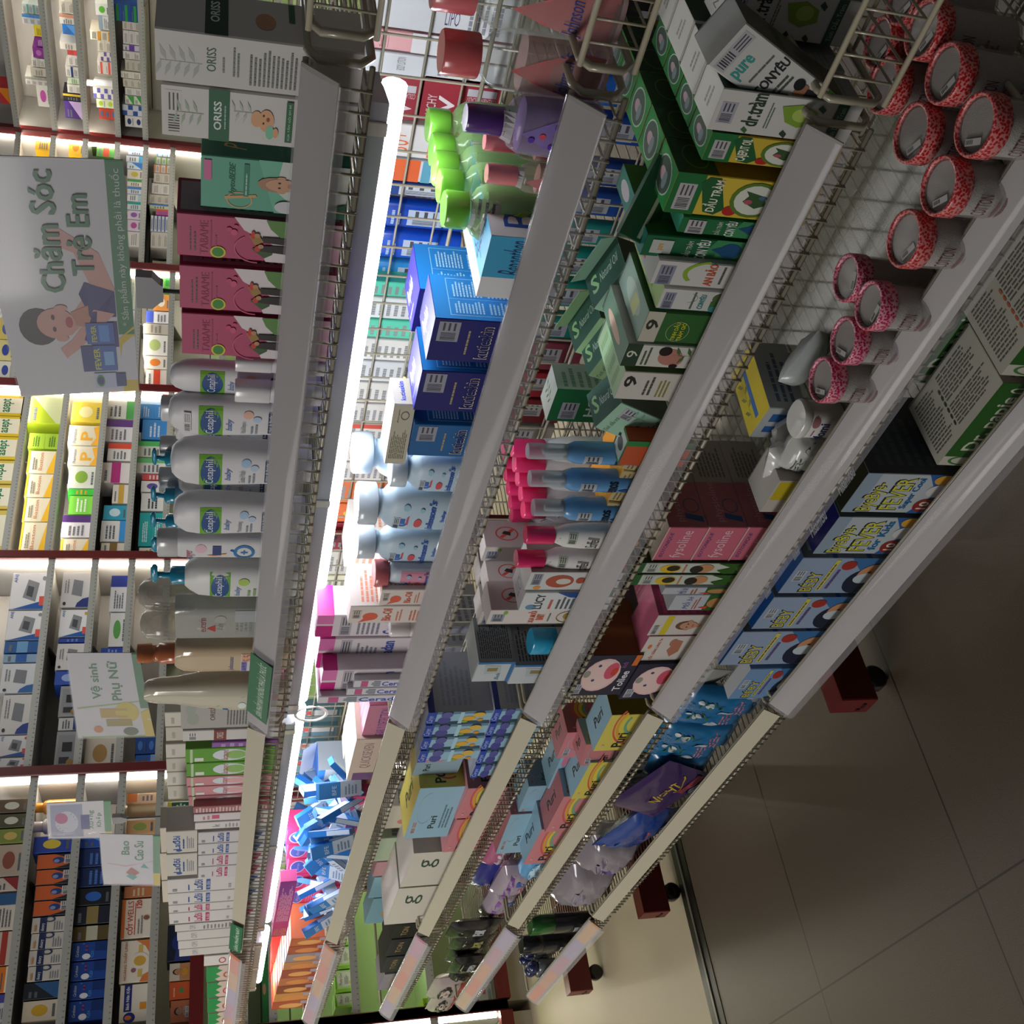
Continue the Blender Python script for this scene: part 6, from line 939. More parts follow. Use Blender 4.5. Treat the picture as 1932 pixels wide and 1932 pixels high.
PUR = [('k', 'b0b0b4', 0.05, 0.88, 0.9, 0.97), ('t', '3f9a94', 'pure', 0.1, 0.74, 0.6, 0.84, 'b'), ('l', '5a6a5a', 0.2, 0.68, 0.9, 0.71, 1), ('t', '22282a', 'CONYÊU', 0.1, 0.56, 0.95, 0.65, 'b'), ('l', '4a5450', 0.15, 0.46, 0.9, 0.53, 2), ('e', 'b07a60', 0.35, 0.34, 0.16, 0.06), ('e', '9a6a50', 0.6, 0.35, 0.2, 0.05), ('p', '22242a', [(0.2, 0.2), (0.8, 0.18), (0.75, 0.33), (0.3, 0.3)]), ('e', '1c1c20', 0.72, 0.40, 0.12, 0.04), ('r', '4f8a32', 0, 0, 1, 0.2), ('r', '7ab850', 0.1, 0.02, 0.2, 0.18), ('r', '7ab850', 0.5, 0.02, 0.58, 0.18)]
a = onY(1357, 119, 0.862); b = onY(1387, 48, 0.862)
g = carton_mesh(0.047, 0.05, 0.145, 'c4c4c0', {'F': PUR, 'R': [('t', '2a2c2a', 'CONYÊU', 0.2, 0.6, 0.9, 0.7, 'b'), ('L', '3a3c3a', 0.2, 0.1, 0.9, 0.5, 5), ('r', '2f4a20', 0, 0, 1, 0.2)]}, {'R': '5f5e5a'})  # grey side and dull green foot hold painted shade
th = math.radians(25)
top = (a + b) / 2; base = Vector((top.x - 0.145 * math.sin(th), 0.862 + 0.025, top.z - 0.145 * math.cos(th)))
base.z = max(base.z, FL[2] + 0.012)
obj_at(g, base, (0, th, 0), 'oil_carton', 'white oil carton with parents holding a baby, leaning over against the green drop carton', 'carton')
for q, (px, py, Yq) in enumerate([(1345, 62, 0.985), (1320, 8, 1.04), (1372, 12, 0.94)]):
    p = onY(px, py, Yq)
    g = carton_mesh(0.046, 0.052, p.z - FL[2], 'c9c8c2', {'F': DRT, 'R': [('r', '1f3a2c', 0, 0.5, 1, 1)], 'T': [('t', '6a6a66', 'NO.1', 0.2, 0.4, 0.8, 0.6)]}, {'R': '6a6c66', 'T': 'd6d4ce'})
    obj_at(g, (p.x, Yq + 0.026, FL[2]), (0, 0, 0.0), 'oil_carton', 'white topped oil carton behind the leaning one, %s' % ['beside the wire grid row', 'nearest the photo edge at the grid', 'nearest the photo edge'][q], 'carton', 'white topped oil cartons')
CAJ = lambda nm, sub: [('r', '1f6a35', 0, 0.80, 1, 1), ('k', 'b4b2b4', 0.1, 0.84, 0.75, 0.96), ('p', '1f5a30', [(0.05, 0.66), (0.2, 0.60), (0.95, 0.7), (0.95, 0.78), (0.8, 0.82), (0.1, 0.74)]), ('t', 'e8e4d0', nm, 0.12, 0.665, 0.9, 0.76, 'b'), ('e', 'b02a24', 0.18, 0.56, 0.12, 0.05), ('e', '5a7a30', 0.5, 0.42, 0.44, 0.17), ('e', 'd6d8cc', 0.5, 0.42, 0.37, 0.14), ('p', '3a5a34', [(0.3, 0.4), (0.45, 0.5), (0.6, 0.47), (0.72, 0.5), (0.62, 0.36), (0.4, 0.33)]), ('e', 'b05a6a', 0.45, 0.46, 0.06, 0.03), ('e', '4a6a8a', 0.58, 0.37, 0.05, 0.03), ('p', 'c8502a', [(0.02, 0.24), (0.98, 0.2), (0.94, 0.3), (0.5, 0.26), (0.08, 0.33)]), ('t', 'e8d8b0', sub, 0.2, 0.225, 0.8, 0.265, 'b'), ('r', 'a88a2a', 0, 0, 1, 0.14)]
CT = [('o', 'b8c4b8', 0.5, 0.5, 0.42, 0.38, 0.08), ('e', '4a5a50', 0.5, 0.5, 0.38, 0.34), ('e', 'b89aa0', 0.5, 0.55, 0.14, 0.16), ('e', '7a8a8c', 0.45, 0.4, 0.2, 0.1)]
CR = [('r', '17402a', 0, 0.72, 1, 1), ('o', '3a6a48', 0.5, 0.84, 0.35, 0.09, 0.1)]  # darkened side band; the yellow sides are darkened too, as painted shade
def depth_row(src_label, n, dx, dy, first, lbf):
    for q in range(1, n):
        o = first.copy(); COL.objects.link(o); o.location = first.location + Vector((dx * q, dy * q, 0)); o['label'] = lbf(q)
f = gb(2, 254, 311, 1331, 'c8ae3c', 'yellow and green oil carton reading CAJEPUT OIL at the front', CAJ('CAJEPUT OIL', 'TIEN ONG'), CR, CT, cols={'T': '1f7a3a', 'R': '7a6420'}, Y=0.858, dep=0.05, name='oil_carton', group='yellow and green oil cartons', xm=1400)
depth_row('', 4, 0, 0.053, f, lambda q: 'green topped oil carton with oval picture, %s behind the CAJEPUT OIL front' % ON[q - 1])
f = gb(2, 331, 411, 1262, 'd2b640', 'large yellow and green oil carton reading DAU TRAM at the front', CAJ('DẦU TRÀM', 'TIEN ONG'), CR, CT, cols={'T': '2a8442', 'R': '7c6a22'}, Y=0.858, dep=0.056, name='oil_carton', group='large yellow and green oil cartons', xm=1360)
depth_row('', 5, 0, 0.058, f, lambda q: 'large green topped oil carton with oval picture, %s behind the DAU TRAM front' % ON[q - 1])
CY = [('p', '6a9a7a', [(0, 0), (1, 0), (1, 0.3), (0, 0.45)]), ('p', '3f8a58', [(0, 0.3), (1, 0.2), (1, 0.5), (0, 0.6)]), ('t', 'd0dcd0', 'DẦU TRÀM', 0.1, 0.66, 0.85, 0.72), ('t', 'e0e8e0', 'CON YÊU', 0.05, 0.54, 0.95, 0.64, 'b'), ('e', '20507c', 0.55, 0.38, 0.34, 0.08), ('p', '20507c', [(0.25, 0.4), (0.55, 0.52), (0.8, 0.41)]), ('t', '2c3a2c', '100%', 0.06, 0.18, 0.4, 0.26, 'b'), ('l', '2c3a2c', 0.45, 0.16, 0.95, 0.27, 2)]
gb(2, 412, 446, 1282, '1f6a3c', 'green oil carton with blue drop and torn price sticker, beside the large yellow one', CY + [('k', 'b4b2b4', 0.05, 0.8, 0.85, 0.95)], None, [('t', 'c8dcd0', 'pure', 0.1, 0.3, 0.9, 0.7)], cols={'T': '3f9a80'}, Y=0.858, dep=0.09, name='oil_carton', group='green blue-drop oil cartons', xm=1350)
gb(2, 447, 491, 1212, '17603a', 'green oil carton with white pure badge and blue drop, taller one', CY + [('r', 'b8bcb8', 0.2, 0.80, 0.8, 0.95), ('t', 'c89a3a', 'pure', 0.35, 0.85, 0.65, 0.9, 'b'), ('k', 'b4b2b4', 0.1, 0.08, 0.8, 0.17)], None, [('t', 'c8dcd0', 'CON YEU', 0.1, 0.2, 0.9, 0.5, 'b'), ('e', 'd8d4d8', 0.5, 0.75, 0.3, 0.14)], cols={'T': '2f8a7c'}, Y=0.868, dep=0.12, name='oil_carton', group='green blue-drop oil cartons', xm=1300)
g = carton_mesh(0.085, 0.004, 0.05, '1c4a2c', {'F': [('r', '9aa898', 0.05, 0.3, 0.95, 0.42)]}); p = onY(1225, 375, 0.90); obj_at(g, (p.x - 0.01, 0.90, p.z - 0.02), (0.5, 0.35, 0.5), 'folded_leaflet', 'dark green folded leaflet lying over the green oil cartons', 'leaflet')
gb(2, 494, 543, 1233, 'c6c5c2', 'white oil carton reading AN BAO with a ginger root picture', [('k', '8a8ca0', 0.02, 0.84, 0.8, 0.97), ('o', '84a82c', 0.55, 0.5, 0.55, 0.27, 0.14, 0.3, 1.9), ('t', 'c8562c', 'AN BẢO', 0.1, 0.50, 0.98, 0.60, 'b'), ('l', '5a5c5a', 0.2, 0.42, 0.95, 0.46, 1), ('p', '8a6038', [(0.05, 0.12), (0.2, 0.27), (0.5, 0.28), (0.95, 0.33), (0.9, 0.2), (0.5, 0.14), (0.2, 0.06)])], None, [('l', 'c86a50', 0.2, 0.2, 0.8, 0.8, 4)], cols={'T': 'c8c8c0'}, Y=0.86, dep=0.14, name='oil_carton', xm=1310)
gb(2, 546, 588, 1244, 'c6c6c2', 'white oil carton with green leaves and small teal badge', [('k', '8a8ca0', 0.02, 0.86, 0.8, 0.97), ('o', '8a9aa0', 0.6, 0.74, 0.22, 0.1, 0.06, 3.3, 2.6), ('t', '3a8a8a', 'CONYÊU', 0.12, 0.56, 0.8, 0.63, 'b'), ('l', '5a6a5a', 0.1, 0.66, 0.95, 0.7, 1), ('e', '52643c', 0.66, 0.36, 0.3, 0.14), ('p', '3f6a34', [(0.2, 0.5), (0.5, 0.5), (0.6, 0.4), (0.35, 0.4)]), ('e', '3a8a84', 0.16, 0.45, 0.14, 0.05)], None, [('l', '70a840', 0.2, 0.2, 0.8, 0.9, 3)], cols={'T': 'a8c080'}, Y=0.86, dep=0.11, name='oil_carton', xm=1310)
gb(2, 590, 649, 1212, '2f5f2c', 'dark green oil carton with beige shoulder and family picture', [('r', 'b8b4a4', 0, 0.84, 1, 1), ('t', '2c2c28', '9', 0.4, 0.86, 0.75, 0.98, 'b'), ('o', '8aa07a', 0.4, 0.66, 0.33, 0.11, 0.06), ('t', 'c8c83a', 'TINH DẦU', 0.1, 0.66, 0.7, 0.72, 'b'), ('t', 'c8c83a', 'TRÀM GIÓ', 0.1, 0.6, 0.7, 0.65, 'b'), ('e', '8a5a4a', 0.4, 0.32, 0.24, 0.08), ('e', '1a1614', 0.68, 0.36, 0.12, 0.05), ('e', '8a5a4a', 0.6, 0.3, 0.2, 0.06), ('e', '1a1614', 0.2, 0.3, 0.08, 0.035), ('p', '3f4a34', [(0, 0), (1, 0), (1, 0.25), (0.5, 0.16), (0, 0.2)])], None, [('e', 'a8b8a8', 0.5, 0.5, 0.3, 0.3), ('r', 'c8cc90', 0.2, 0.3, 0.7, 0.5)], cols={'T': '8aa090'}, Y=0.86, dep=0.10, name='oil_carton', xm=1280)
gb(2, 651, 695, 1176, 'c6c6bc', 'white oil carton picturing mother, baby and olive leaves, one with dark green lid strip', [('r', '263c2a', 0, 0.86, 1, 1), ('t', 'c8ccc0', '9', 0.4, 0.88, 0.7, 0.98), ('l', '4a5a44', 0.1, 0.76, 0.95, 0.84, 2), ('e', 'b07a6c', 0.5, 0.58, 0.36, 0.11), ('e', '1c1614', 0.75, 0.64, 0.2, 0.06), ('e', 'b07a6c', 0.4, 0.52, 0.25, 0.07), ('e', '1c1614', 0.12, 0.52, 0.1, 0.04), ('F', '4a6a3c', 0.6, 0.22, 0.36, 0.3, 6), ('e', 'b0603c', 0.75, 0.24, 0.18, 0.06), ('t', '2a3428', 'TRÀM', 0.1, 0.2, 0.5, 0.3, 'b')], None, [('e', 'd8b8a0', 0.4, 0.5, 0.2, 0.3)], cols={'T': '6a8a74'}, Y=0.86, dep=0.10, name='oil_carton', xm=1250)
gb(2, 702, 757, 1168, 'c4c0b8', 'off-white oil carton with a brushed figure nine and grass picture', [('t', '23221f', '9', 0.45, 0.84, 0.85, 0.97, 'b'), ('l', '4a4a44', 0.2, 0.66, 0.9, 0.76, 2), ('l', '8a8440', 0.15, 0.5, 0.9, 0.62, 3), ('p', '5a6a58', [(0.05, 0.2), (0.5, 0.42), (0.6, 0.3), (0.95, 0.4), (0.7, 0.12), (0.2, 0.1)])], None, [('l', '8ab080', 0.1, 0.1, 0.9, 0.9, 4)], cols={'T': 'a4c49a', 'R': '3f5a2c'}, Y=0.86, dep=0.10, name='oil_carton', xm=1230)
LU = [('t', '3f5a4c', 'Tinh dầu tràm', 0.04, 0.80, 0.62, 0.90, 'i'), ('k', 'b0b0b8', 0.55, 0.62, 0.9, 0.86), ('t', '1f3a30', 'Linh', 0.08, 0.34, 0.55, 0.56), ('t', '1f3a30', 'Ứng', 0.5, 0.14, 0.9, 0.34), ('p', '1c3a30', [(0.1, 0.2), (0.3, 0.26), (0.45, 0.2), (0.25, 0.16)]), ('p', '1c3a30', [(0.02, 0.4), (0.08, 0.6), (0.16, 0.62), (0.12, 0.42)]), ('p', '1c3a30', [(0.2, 0.3), (0.24, 0.52), (0.32, 0.5), (0.28, 0.3)]), ('F', '8ab09a', 0.75, 0.4, 0.2, 0.3, 5)]
def linh(px1, py1, px2, py2, Y, w, h, ang, lb, opened, col='9cc4ac', base_min=None):
    a = onY(px1, py1, Y); b = onY(px2, py2, Y); top = (a + b) / 2; th = math.radians(ang)
    ww = (a - b).length if w is None else w
    g = carton_mesh(ww, 0.055, h, col, {'F': LU, 'T': [('t', '9ac48a', 'S', 0.1, 0.3, 0.3, 0.8, 'b'), ('t', 'c0d4c4', 'Natural Oil', 0.35, 0.4, 0.9, 0.65, 'i')]}, {'T': '34574a', 'R': '4a5a44'}, opened=opened)
    base = Vector((top.x - h * math.sin(th), Y + 0.028, top.z - h * math.cos(th)))
    return obj_at(g, base, (0, th, 0), 'oil_carton', lb, 'carton', 'pale green leaf-branch oil cartons')
linh(1161, 757, 1135, 810, 0.872, None, 0.088, 24, 'pale green oil carton reading Linh Ung, leaning at the front of the third shelf', False)
linh(1162, 500, 1139, 587, 0.965, None, 0.085, 16, 'pale green Linh oil carton with open lid, second row nearest the dark green leaflet', True)
linh(1118, 597, 1100, 668, 1.03, None, 0.085, 15, 'pale green Linh oil carton by the wire grid, open lid', True, 'a4cc98')
linh(1147, 643, 1123, 712, 0.985, None, 0.085, 16, 'pale green Linh oil carton behind the family picture cartons', False, 'a4cc98')
gb(2, 736, 799, 1085, '1f7040', 'white topped green carton in the back row beside the Linh carton', [('k', 'b0b0b4', 0.1, 0.45, 0.6, 0.8), ('t', 'd0dcd0', 'HO', 0.2, 0.1, 0.8, 0.3, 'b')], [('l', '6a8a70', 0.1, 0.1, 0.9, 0.9, 5)], [('F', '2a5a30', 0.5, 0.2, 0.2, 0.6, 6)], cols={'T': 'c0c8c0', 'R': 'a8b4a4'}, Y=1.05, dep=0.05, name='oil_carton', xm=1120, h=0.075, z=onY(1125, 760, 1.05).z - 0.01)
for q in range(4):
    p = onY(1170, 838 + 30 * q, 0.90)
    g = carton_mesh(0.030, 0.085, 0.018, 'b8a878', {'T': [('r', 'd8902a', 0.02, 0.02, 0.98, 0.98), ('r', 'e0a83a', 0.3, 0.1, 0.9, 0.5)], 'F': [('l', '7a6a50', 0.1, 0.2, 0.9, 0.8, 2)], 'R': [('l', '7a6a50', 0.1, 0.2, 0.9, 0.8, 2)]})
    obj_at(g, (p.x, 0.91, FL[2] + 0.048), (0, 0.12, 0.0), 'balm_carton', 'flat golden yellow carton lying before the blue sprays, %s from the Linh Ung carton' % ON[q], 'carton', 'flat golden yellow cartons')
    if q % 2 == 0:
        g = carton_mesh(0.062, 0.085, 0.046, 'a89a80', {'F': [('l', '6a6050', 0.1, 0.2, 0.9, 0.8, 4)]})
        obj_at(g, (p.x - 0.016, 0.912, FL[2]), (0, 0, 0), 'balm_carton', 'beige carton under the golden yellow ones, %s' % ['nearer', 'farther'][q // 2], 'carton', 'beige cartons under the yellow ones')
gb(2, 832, 880, 1176, 'b4502c', 'small white-topped orange and green carton at the rail, before the golden ones', [('e', '2f6a3a', 0.4, 0.5, 0.2, 0.16), ('r', '2a7a40', 0.8, 0, 1, 1)], None, [('r', 'c0c8c4', 0.1, 0.1, 0.9, 0.9), ('e', '5a5a5c', 0.5, 0.5, 0.2, 0.3)], cols={'T': '2f7a44'}, Y=0.848, dep=0.035, name='balm_carton', xm=1200)
# blue sprays with clear caps
RM = [('k', 'b0b8c0', 0.25, 0.52, 0.75, 0.64), ('t', '16202c', 'Remos', 0.15, 0.36, 0.85, 0.46, 'b'), ('l', '1f3a60', 0.3, 0.2, 0.75, 0.3, 2), ('p', '274a80', [(0.3, 0.3), (0.45, 0.36), (0.55, 0.3), (0.4, 0.26)]), ('l', '1f3a60', 0.2, 0.06, 0.9, 0.16, 3)]
for q, (a, b, c) in enumerate([(831, 876, 994), (881, 928, 998), (934, 983, 1005)]):
    gbottle(2, a, b, c, 'blue spray bottle with clear cap, %s the golden yellow cartons' % ['closest to', 'middle one beyond', 'farthest from'][q], [(0, 0.96, 2), (0.02, 1, 2), (0.62, 1, 2), (0.69, 0.95, 2), (0.73, 0.72, 2), (0.745, 0.68, 2)], '5f96c8:p', RM, [('cap', 0.745, 1.0, 0.70, 'c9d4dc:t0.35', 2), ('nozzle', 0.745, 0.9, 0.3, 'd8dce0:p', 2)], Y=0.875, flat=1.0, name='spray_bottle', group='blue spray bottles', xm=1090)
# white bottles with hot pink caps in two columns
SB = [(0, 0.95, 2.4), (0.02, 1, 2.4), (0.5, 1, 2.4), (0.64, 0.9, 2.3), (0.72, 0.62, 2.2), (0.75, 0.45, 2)]
k = 0
for col_, (Yc, pts) in enumerate([(0.965, [(828, 866, 964), (858, 894, 969), (886, 920, 975), (914, 948, 981), (944, 980, 986)]), (1.03, [(832, 862, 947), (860, 886, 949), (884, 910, 952), (908, 936, 957), (934, 962, 961), (958, 986, 964)])]):
    for q, (a, b, c) in enumerate(pts):
        gbottle(2, a - 6, b + 6, c, 'white bottle with hot pink cap, %s column behind the blue sprays, %s from the camera' % (['front', 'rear'][col_], ON[q]), SB, 'd8d6d8:s', [('p', '9a2a50', [(0.1, 0.3), (0.5, 0.62), (0.6, 0.6), (0.2, 0.26)]), ('p', '4a8a3a', [(0.2, 0.26), (0.6, 0.6), (0.7, 0.56), (0.3, 0.2)])], [('cap', 0.75, 1.0, 0.62, 'e0306c:p', 2)], Y=Yc, flat=0.7, name='lotion_bottle', group='white bottles with hot pink caps', xm=1040)
def SOF(c1, c2): return [('p', c1, [(0.08, 0.50), (0.45, 0.72), (0.62, 0.71), (0.15, 0.44)]), ('p', '5a9a34', [(0.15, 0.44), (0.62, 0.71), (0.85, 0.62), (0.35, 0.40)]), ('k', 'b0b8a8', 0.45, 0.56, 0.9, 0.64), ('t', '3a3a34', 'Soffell', 0.25, 0.36, 0.8, 0.47, 'i'), ('e', c2, 0.5, 0.12, 0.4, 0.13), ('e', 'e0d8c8', 0.75, 0.3, 0.05, 0.02)]
gbottle(2, 986, 1034, 990, 'white lotion bottle with hot pink cap and orange label picture', SB, 'd6d6d4:s', SOF('d8862c', 'd8882a'), [('cap', 0.75, 1.0, 0.60, 'e0306c:p', 2)], Y=0.872, flat=0.7, name='lotion_bottle', group='labelled pink capped lotion bottles', xm=1090)
gbottle(2, 1030, 1078, 973, 'white lotion bottle with hot pink cap and magenta label picture', SB, 'd6d4d6:s', SOF('a82a4c', 'a83a74'), [('cap', 0.75, 1.0, 0.60, 'd42a66:p', 2)], Y=0.872, flat=0.7, name='lotion_bottle', group='labelled pink capped lotion bottles', xm=1070)
NM = [('o', 'c04a3c', 0.5, 0.66, 0.26, 0.2, 0.12), ('p', 'c04a3c', [(0.33, 0.76), (0.37, 0.8), (0.68, 0.55), (0.64, 0.51)]), ('p', '2c2a28', [(0.42, 0.6), (0.55, 0.58), (0.6, 0.7), (0.5, 0.74)]), ('r', 'd88a70', 0.1, 0.12, 0.9, 0.18), ('r', 'd88a70', 0.1, 0.24, 0.9, 0.27)]
XM = [('k', '8a94a8', 0.2, 0.86, 0.7, 0.97), ('e', '7aa83a', 0.8, 0.86, 0.12, 0.02), ('t', 'd0583a', 'XUA MUỖI', 0.1, 0.58, 0.9, 0.66, 'b'), ('t', 'd0583a', 'BABY', 0.3, 0.5, 0.7, 0.57, 'b'), ('l', '6a7a70', 0.2, 0.44, 0.8, 0.47, 1), ('o', '8a7a2c', 0.5, 0.28, 0.4, 0.11, 0.08), ('e', 'a88a30', 0.55, 0.27, 0.22, 0.06), ('r', '4a7a24', 0.1, 0.02, 1, 0.13)]
for q, (a, b, c, Yq) in enumerate([(1150, 1178, 922, 0.862), (1103, 1131, 918, 0.925), (1032, 1060, 912, 0.97), (1152, 1180, 906, 0.93), (1080, 1106, 903, 0.99)]):
    gb(2, a, b, c, 'cfc8c4', 'white carton with red no-mosquito circle on its side, %s' % ['frontmost, by the nursery bottle box', 'second, just behind the frontmost', 'third, closest to the pink caps', 'in the back behind the frontmost', 'in the back by the grid'][q], XM, [('o', 'c04a3c', 0.5, 0.78, 0.26, 0.11, 0.12), ('p', 'c04a3c', [(0.33, 0.83), (0.37, 0.86), (0.68, 0.73), (0.64, 0.70)]), ('p', '2c2a28', [(0.42, 0.75), (0.55, 0.74), (0.6, 0.8), (0.5, 0.83)]), ('r', 'd88a70', 0.1, 0.56, 0.9, 0.6)], cols={'R': 'b9aeaa'}, Y=Yq, dep=0.052, name='repellent_carton', group='no-mosquito cartons', xm=990)
gb(2, 1120, 1150, 985, 'c9ced0', 'white carton with blue curved stripes and dark capitals, beside the no-mosquito cartons', [('e', '5a8aa8', 0.2, 0.88, 0.14, 0.06), ('t', '2a3440', 'LUCY', 0.1, 0.76, 0.9, 0.86, 'b'), ('r', 'b85a4a', 0.1, 0.66, 0.6, 0.69), ('l', '5a6268', 0.1, 0.36, 0.8, 0.62, 5), ('p', '244a8a', [(1, 0.2), (1, 0.65), (0.75, 0.5), (0.6, 0.2)]), ('p', '1f6a7a', [(0.8, 0.02), (1, 0.02), (1, 0.2), (0.6, 0.2)])], None, [('t', '5a6a80', 'LUCY', 0.2, 0.3, 0.8, 0.7)], cols={'T': 'b4b0b0'}, Y=0.849, dep=0.06, w=0.05, name='repellent_carton', xm=1030)
gb(2, 1079, 1114, 996, 'c6c8c8', 'white carton with a round red-brown coconut picture, next to the magenta labelled bottle', [('k', '8a90a0', 0.3, 0.86, 0.9, 0.96), ('e', 'd0904a', 0.15, 0.88, 0.1, 0.04), ('e', 'a8503a', 0.5, 0.66, 0.34, 0.15), ('e', 'c8c4bc', 0.5, 0.62, 0.16, 0.08), ('e', 'a8503a', 0.55, 0.44, 0.16, 0.05), ('t', 'b04a6a', 'Kid', 0.2, 0.30, 0.7, 0.38, 'b'), ('t', 'a8583a', 'Extra', 0.15, 0.12, 0.85, 0.2, 'b')], [('l', '9a8a88', 0.1, 0.2, 0.9, 0.95, 14)], cols={'R': '9a8e8c'}, Y=0.852, dep=0.06, name='repellent_carton', xm=1050)
NB = [('l', '3c4044', 0.08, 0.08, 0.92, 0.94, 15)]
NF = [('r', '2f6aa0', 0, 0, 1, 0.1), ('r', '2f6aa0', 0.9, 0, 1, 1), ('t', '3a6a9a', 'Belo', 0.1, 0.3, 0.5, 0.42, 'i'), ('p', 'a8b4b8', [(0.45, 0.3), (0.8, 0.35), (0.85, 0.8), (0.4, 0.75)]), ('r', '8a7a4a', 0.55, 0.42, 0.72, 0.7)]
zt = onY(974, 1250, 0.862).z
gb(2, 1249, 1286, 897, 'b8c0c4', 'white and blue nursing bottle box on top of another', NF, NB, [('r', '9aa0a0', 0.05, 0.05, 0.95, 0.95)], cols={'R': '848a8c'}, Y=0.862, dep=0.085, z=zt + 0.001, name='bottle_box', cat='box', group='white and blue nursing bottle boxes', xm=935)
gb(2, 1254, 1290, 975, 'b8c0c4', 'white and blue nursing bottle box beneath its twin', NF, NB, None, cols={'R': '848a8c'}, Y=0.860, dep=0.085, name='bottle_box', cat='box', group='white and blue nursing bottle boxes', xm=1010, h=zt - FL[2])
gbottle(2, 1184, 1234, 1000, 'grey tub with a glossy sky blue lid, before the nursing bottle boxes', [(0, 0.94, 2.6), (0.03, 0.97, 2.6), (0.55, 0.97, 2.6)], 'a8aeb2:s', [('r', '24408a', 0.2, 0.3, 0.8, 0.5), ('e', '8a2a3c', 0.4, 0.14, 0.1, 0.06)], [('lid', 0.55, 1.0, 1.0, '2a9ac4:p', 2.4)], Y=0.868, flat=0.8, name='wipe_tub', cat='tub', xm=1040)

# soft packs
def pouch(w, h, t, col, arts, seed=1, crease=0.006, nx=10, nz=12, backcol=None):
    R = random.Random(seed); g = G()
    jit = {}
    def thick(u, v):
        a = 1 - abs(2 * u - 1) ** 3.2; b = 1 - abs(2 * v - 1) ** 3.2
        i, j = int(u * 6), int(v * 7); key = (i, j)
        if key not in jit: jit[key] = R.uniform(-1, 1)
        return t / 2 * max(a, 0) ** 0.6 * max(b, 0) ** 0.6 + crease * math.sin(u * 23 + seed) * math.sin(v * 17 + seed * 2) * a * b * 0.5
    for s in (-1, 1):
        vs = [((u / nx - 0.5) * w, s * thick(u / nx, v / nz) + 0.0006 * s, v / nz * h) for v in range(nz + 1) for u in range(nx + 1)]
        fs = [[v * (nx + 1) + u, v * (nx + 1) + u + 1, (v + 1) * (nx + 1) + u + 1, (v + 1) * (nx + 1) + u] for v in range(nz) for u in range(nx)]
        if s > 0: fs = [f[::-1] for f in fs]
        g.add(vs, fs, backcol if (backcol and s > 0) else col, True)
    ring = [(u / nx, 0) for u in range(nx)] + [(1, v / nz) for v in range(nz)] + [(1 - u / nx, 1) for u in range(nx)] + [(0, 1 - v / nz) for v in range(nz)]
    n = len(ring); P = []
    for u, v in ring: P += [((u - 0.5) * w, -0.0006 - max(0, thick(u, v)), v * h), ((u - 0.5) * w, 0.0006 + max(0, thick(u, v)), v * h)]
    g.add(P, [[2 * i, 2 * i + 1, (2 * i + 3) % (2 * n), (2 * i + 2) % (2 * n)] for i in range(n)], col)
    art(g, arts, lambda u, v, off: ((u - 0.5) * w, -thick(min(max(u, 0), 1), min(max(v, 0), 1)) - 0.0007 - off * 2.2, v * h), curved=2, eps=0.00012)
    return g
def pk(i, y0, y1, xt, xb, Y, t, col, arts, lb, name='pack', cat='pack', group=None, rot=(0, 0, 0), z=None, seed=1, xm=None, h=None, crease=0.006):
    cx, w = span(y0, y1, xm or (xt + xb) / 2, Y)
    z0 = onY(xb, (y0 + y1) / 2, Y).z if z is None else z
    z0 = max(z0, FL[i]) if i is not None else z0
    hh = h or max(0.02, onY(xt, (y0 + y1) / 2, Y).z - z0)
    return obj_at(pouch(w, hh, t, col, arts, seed, crease), (cx, Y + t / 2, z0), rot, name, lb, cat, group)
# third shelf, second bay: duckling packs, cartons with rainbows, lotus boxes
DK = [('r', '2444a8', 0, 0.86, 1, 1), ('t', 'b4c4e4', 'Caryn', 0.1, 0.87, 0.7, 0.99, 'i'), ('e', '4a4a94', 0.3, 0.72, 0.3, 0.1), ('e', '5a5a9c', 0.75, 0.7, 0.26, 0.09), ('e', 'd8a83a', 0.4, 0.34, 0.2, 0.1), ('e', 'd8b04a', 0.7, 0.2, 0.2, 0.1), ('e', 'c89030', 0.25, 0.16, 0.12, 0.05), ('e', '88a83c', 0.15, 0.4, 0.1, 0.05), ('r', 'a8ccdc', 0, 0.44, 1, 0.5)]
def duck(y0, y1, xt, xb, Y, dep, lb, seed):
    cx, w = span(y0, y1, (xt + xb) / 2, Y); z0 = max(onY(xb, (y0 + y1) / 2, Y).z, FL[2]); h = onY(xt, (y0 + y1) / 2, Y).z - z0
    g = carton_mesh(w - 0.004, dep, h, '8fb8cc', {'F': DK, 'R': [('r', '2a3a80', 0, 0.9, 1, 1)] + [('l', '8a94a8', 0.1, 0.3, 0.9, 0.8, 6)], 'T': [('l', 'c8c8d4', 0.1, 0.1, 0.9, 0.9, 4)]}, {'R': '9ea2ac', 'T': 'b0b4c4'}, ch=0.008, seed=seed)
    return obj_at(g, (cx, Y + dep / 2, z0), (0, 0, 0), 'diaper_pack', lb, 'pack', 'light blue duckling packs')
for q in range(4):
    duck(1342 + 24 * q, 1365 + 24 * q, 806 - 5 * q, 926 - 8 * q, 0.868, 0.12, 'light blue pack with ducklings on the upper layer, %s' % ['hidden start', 'second', 'third', 'fourth'][q], q + 1)
for q in range(5):
    duck(1336 + 26 * q, 1361 + 26 * q, 930 - 9 * q, 1030, 0.864, 0.12, 'light blue pack with ducklings on the lower layer, %s' % ON[q], q + 7)
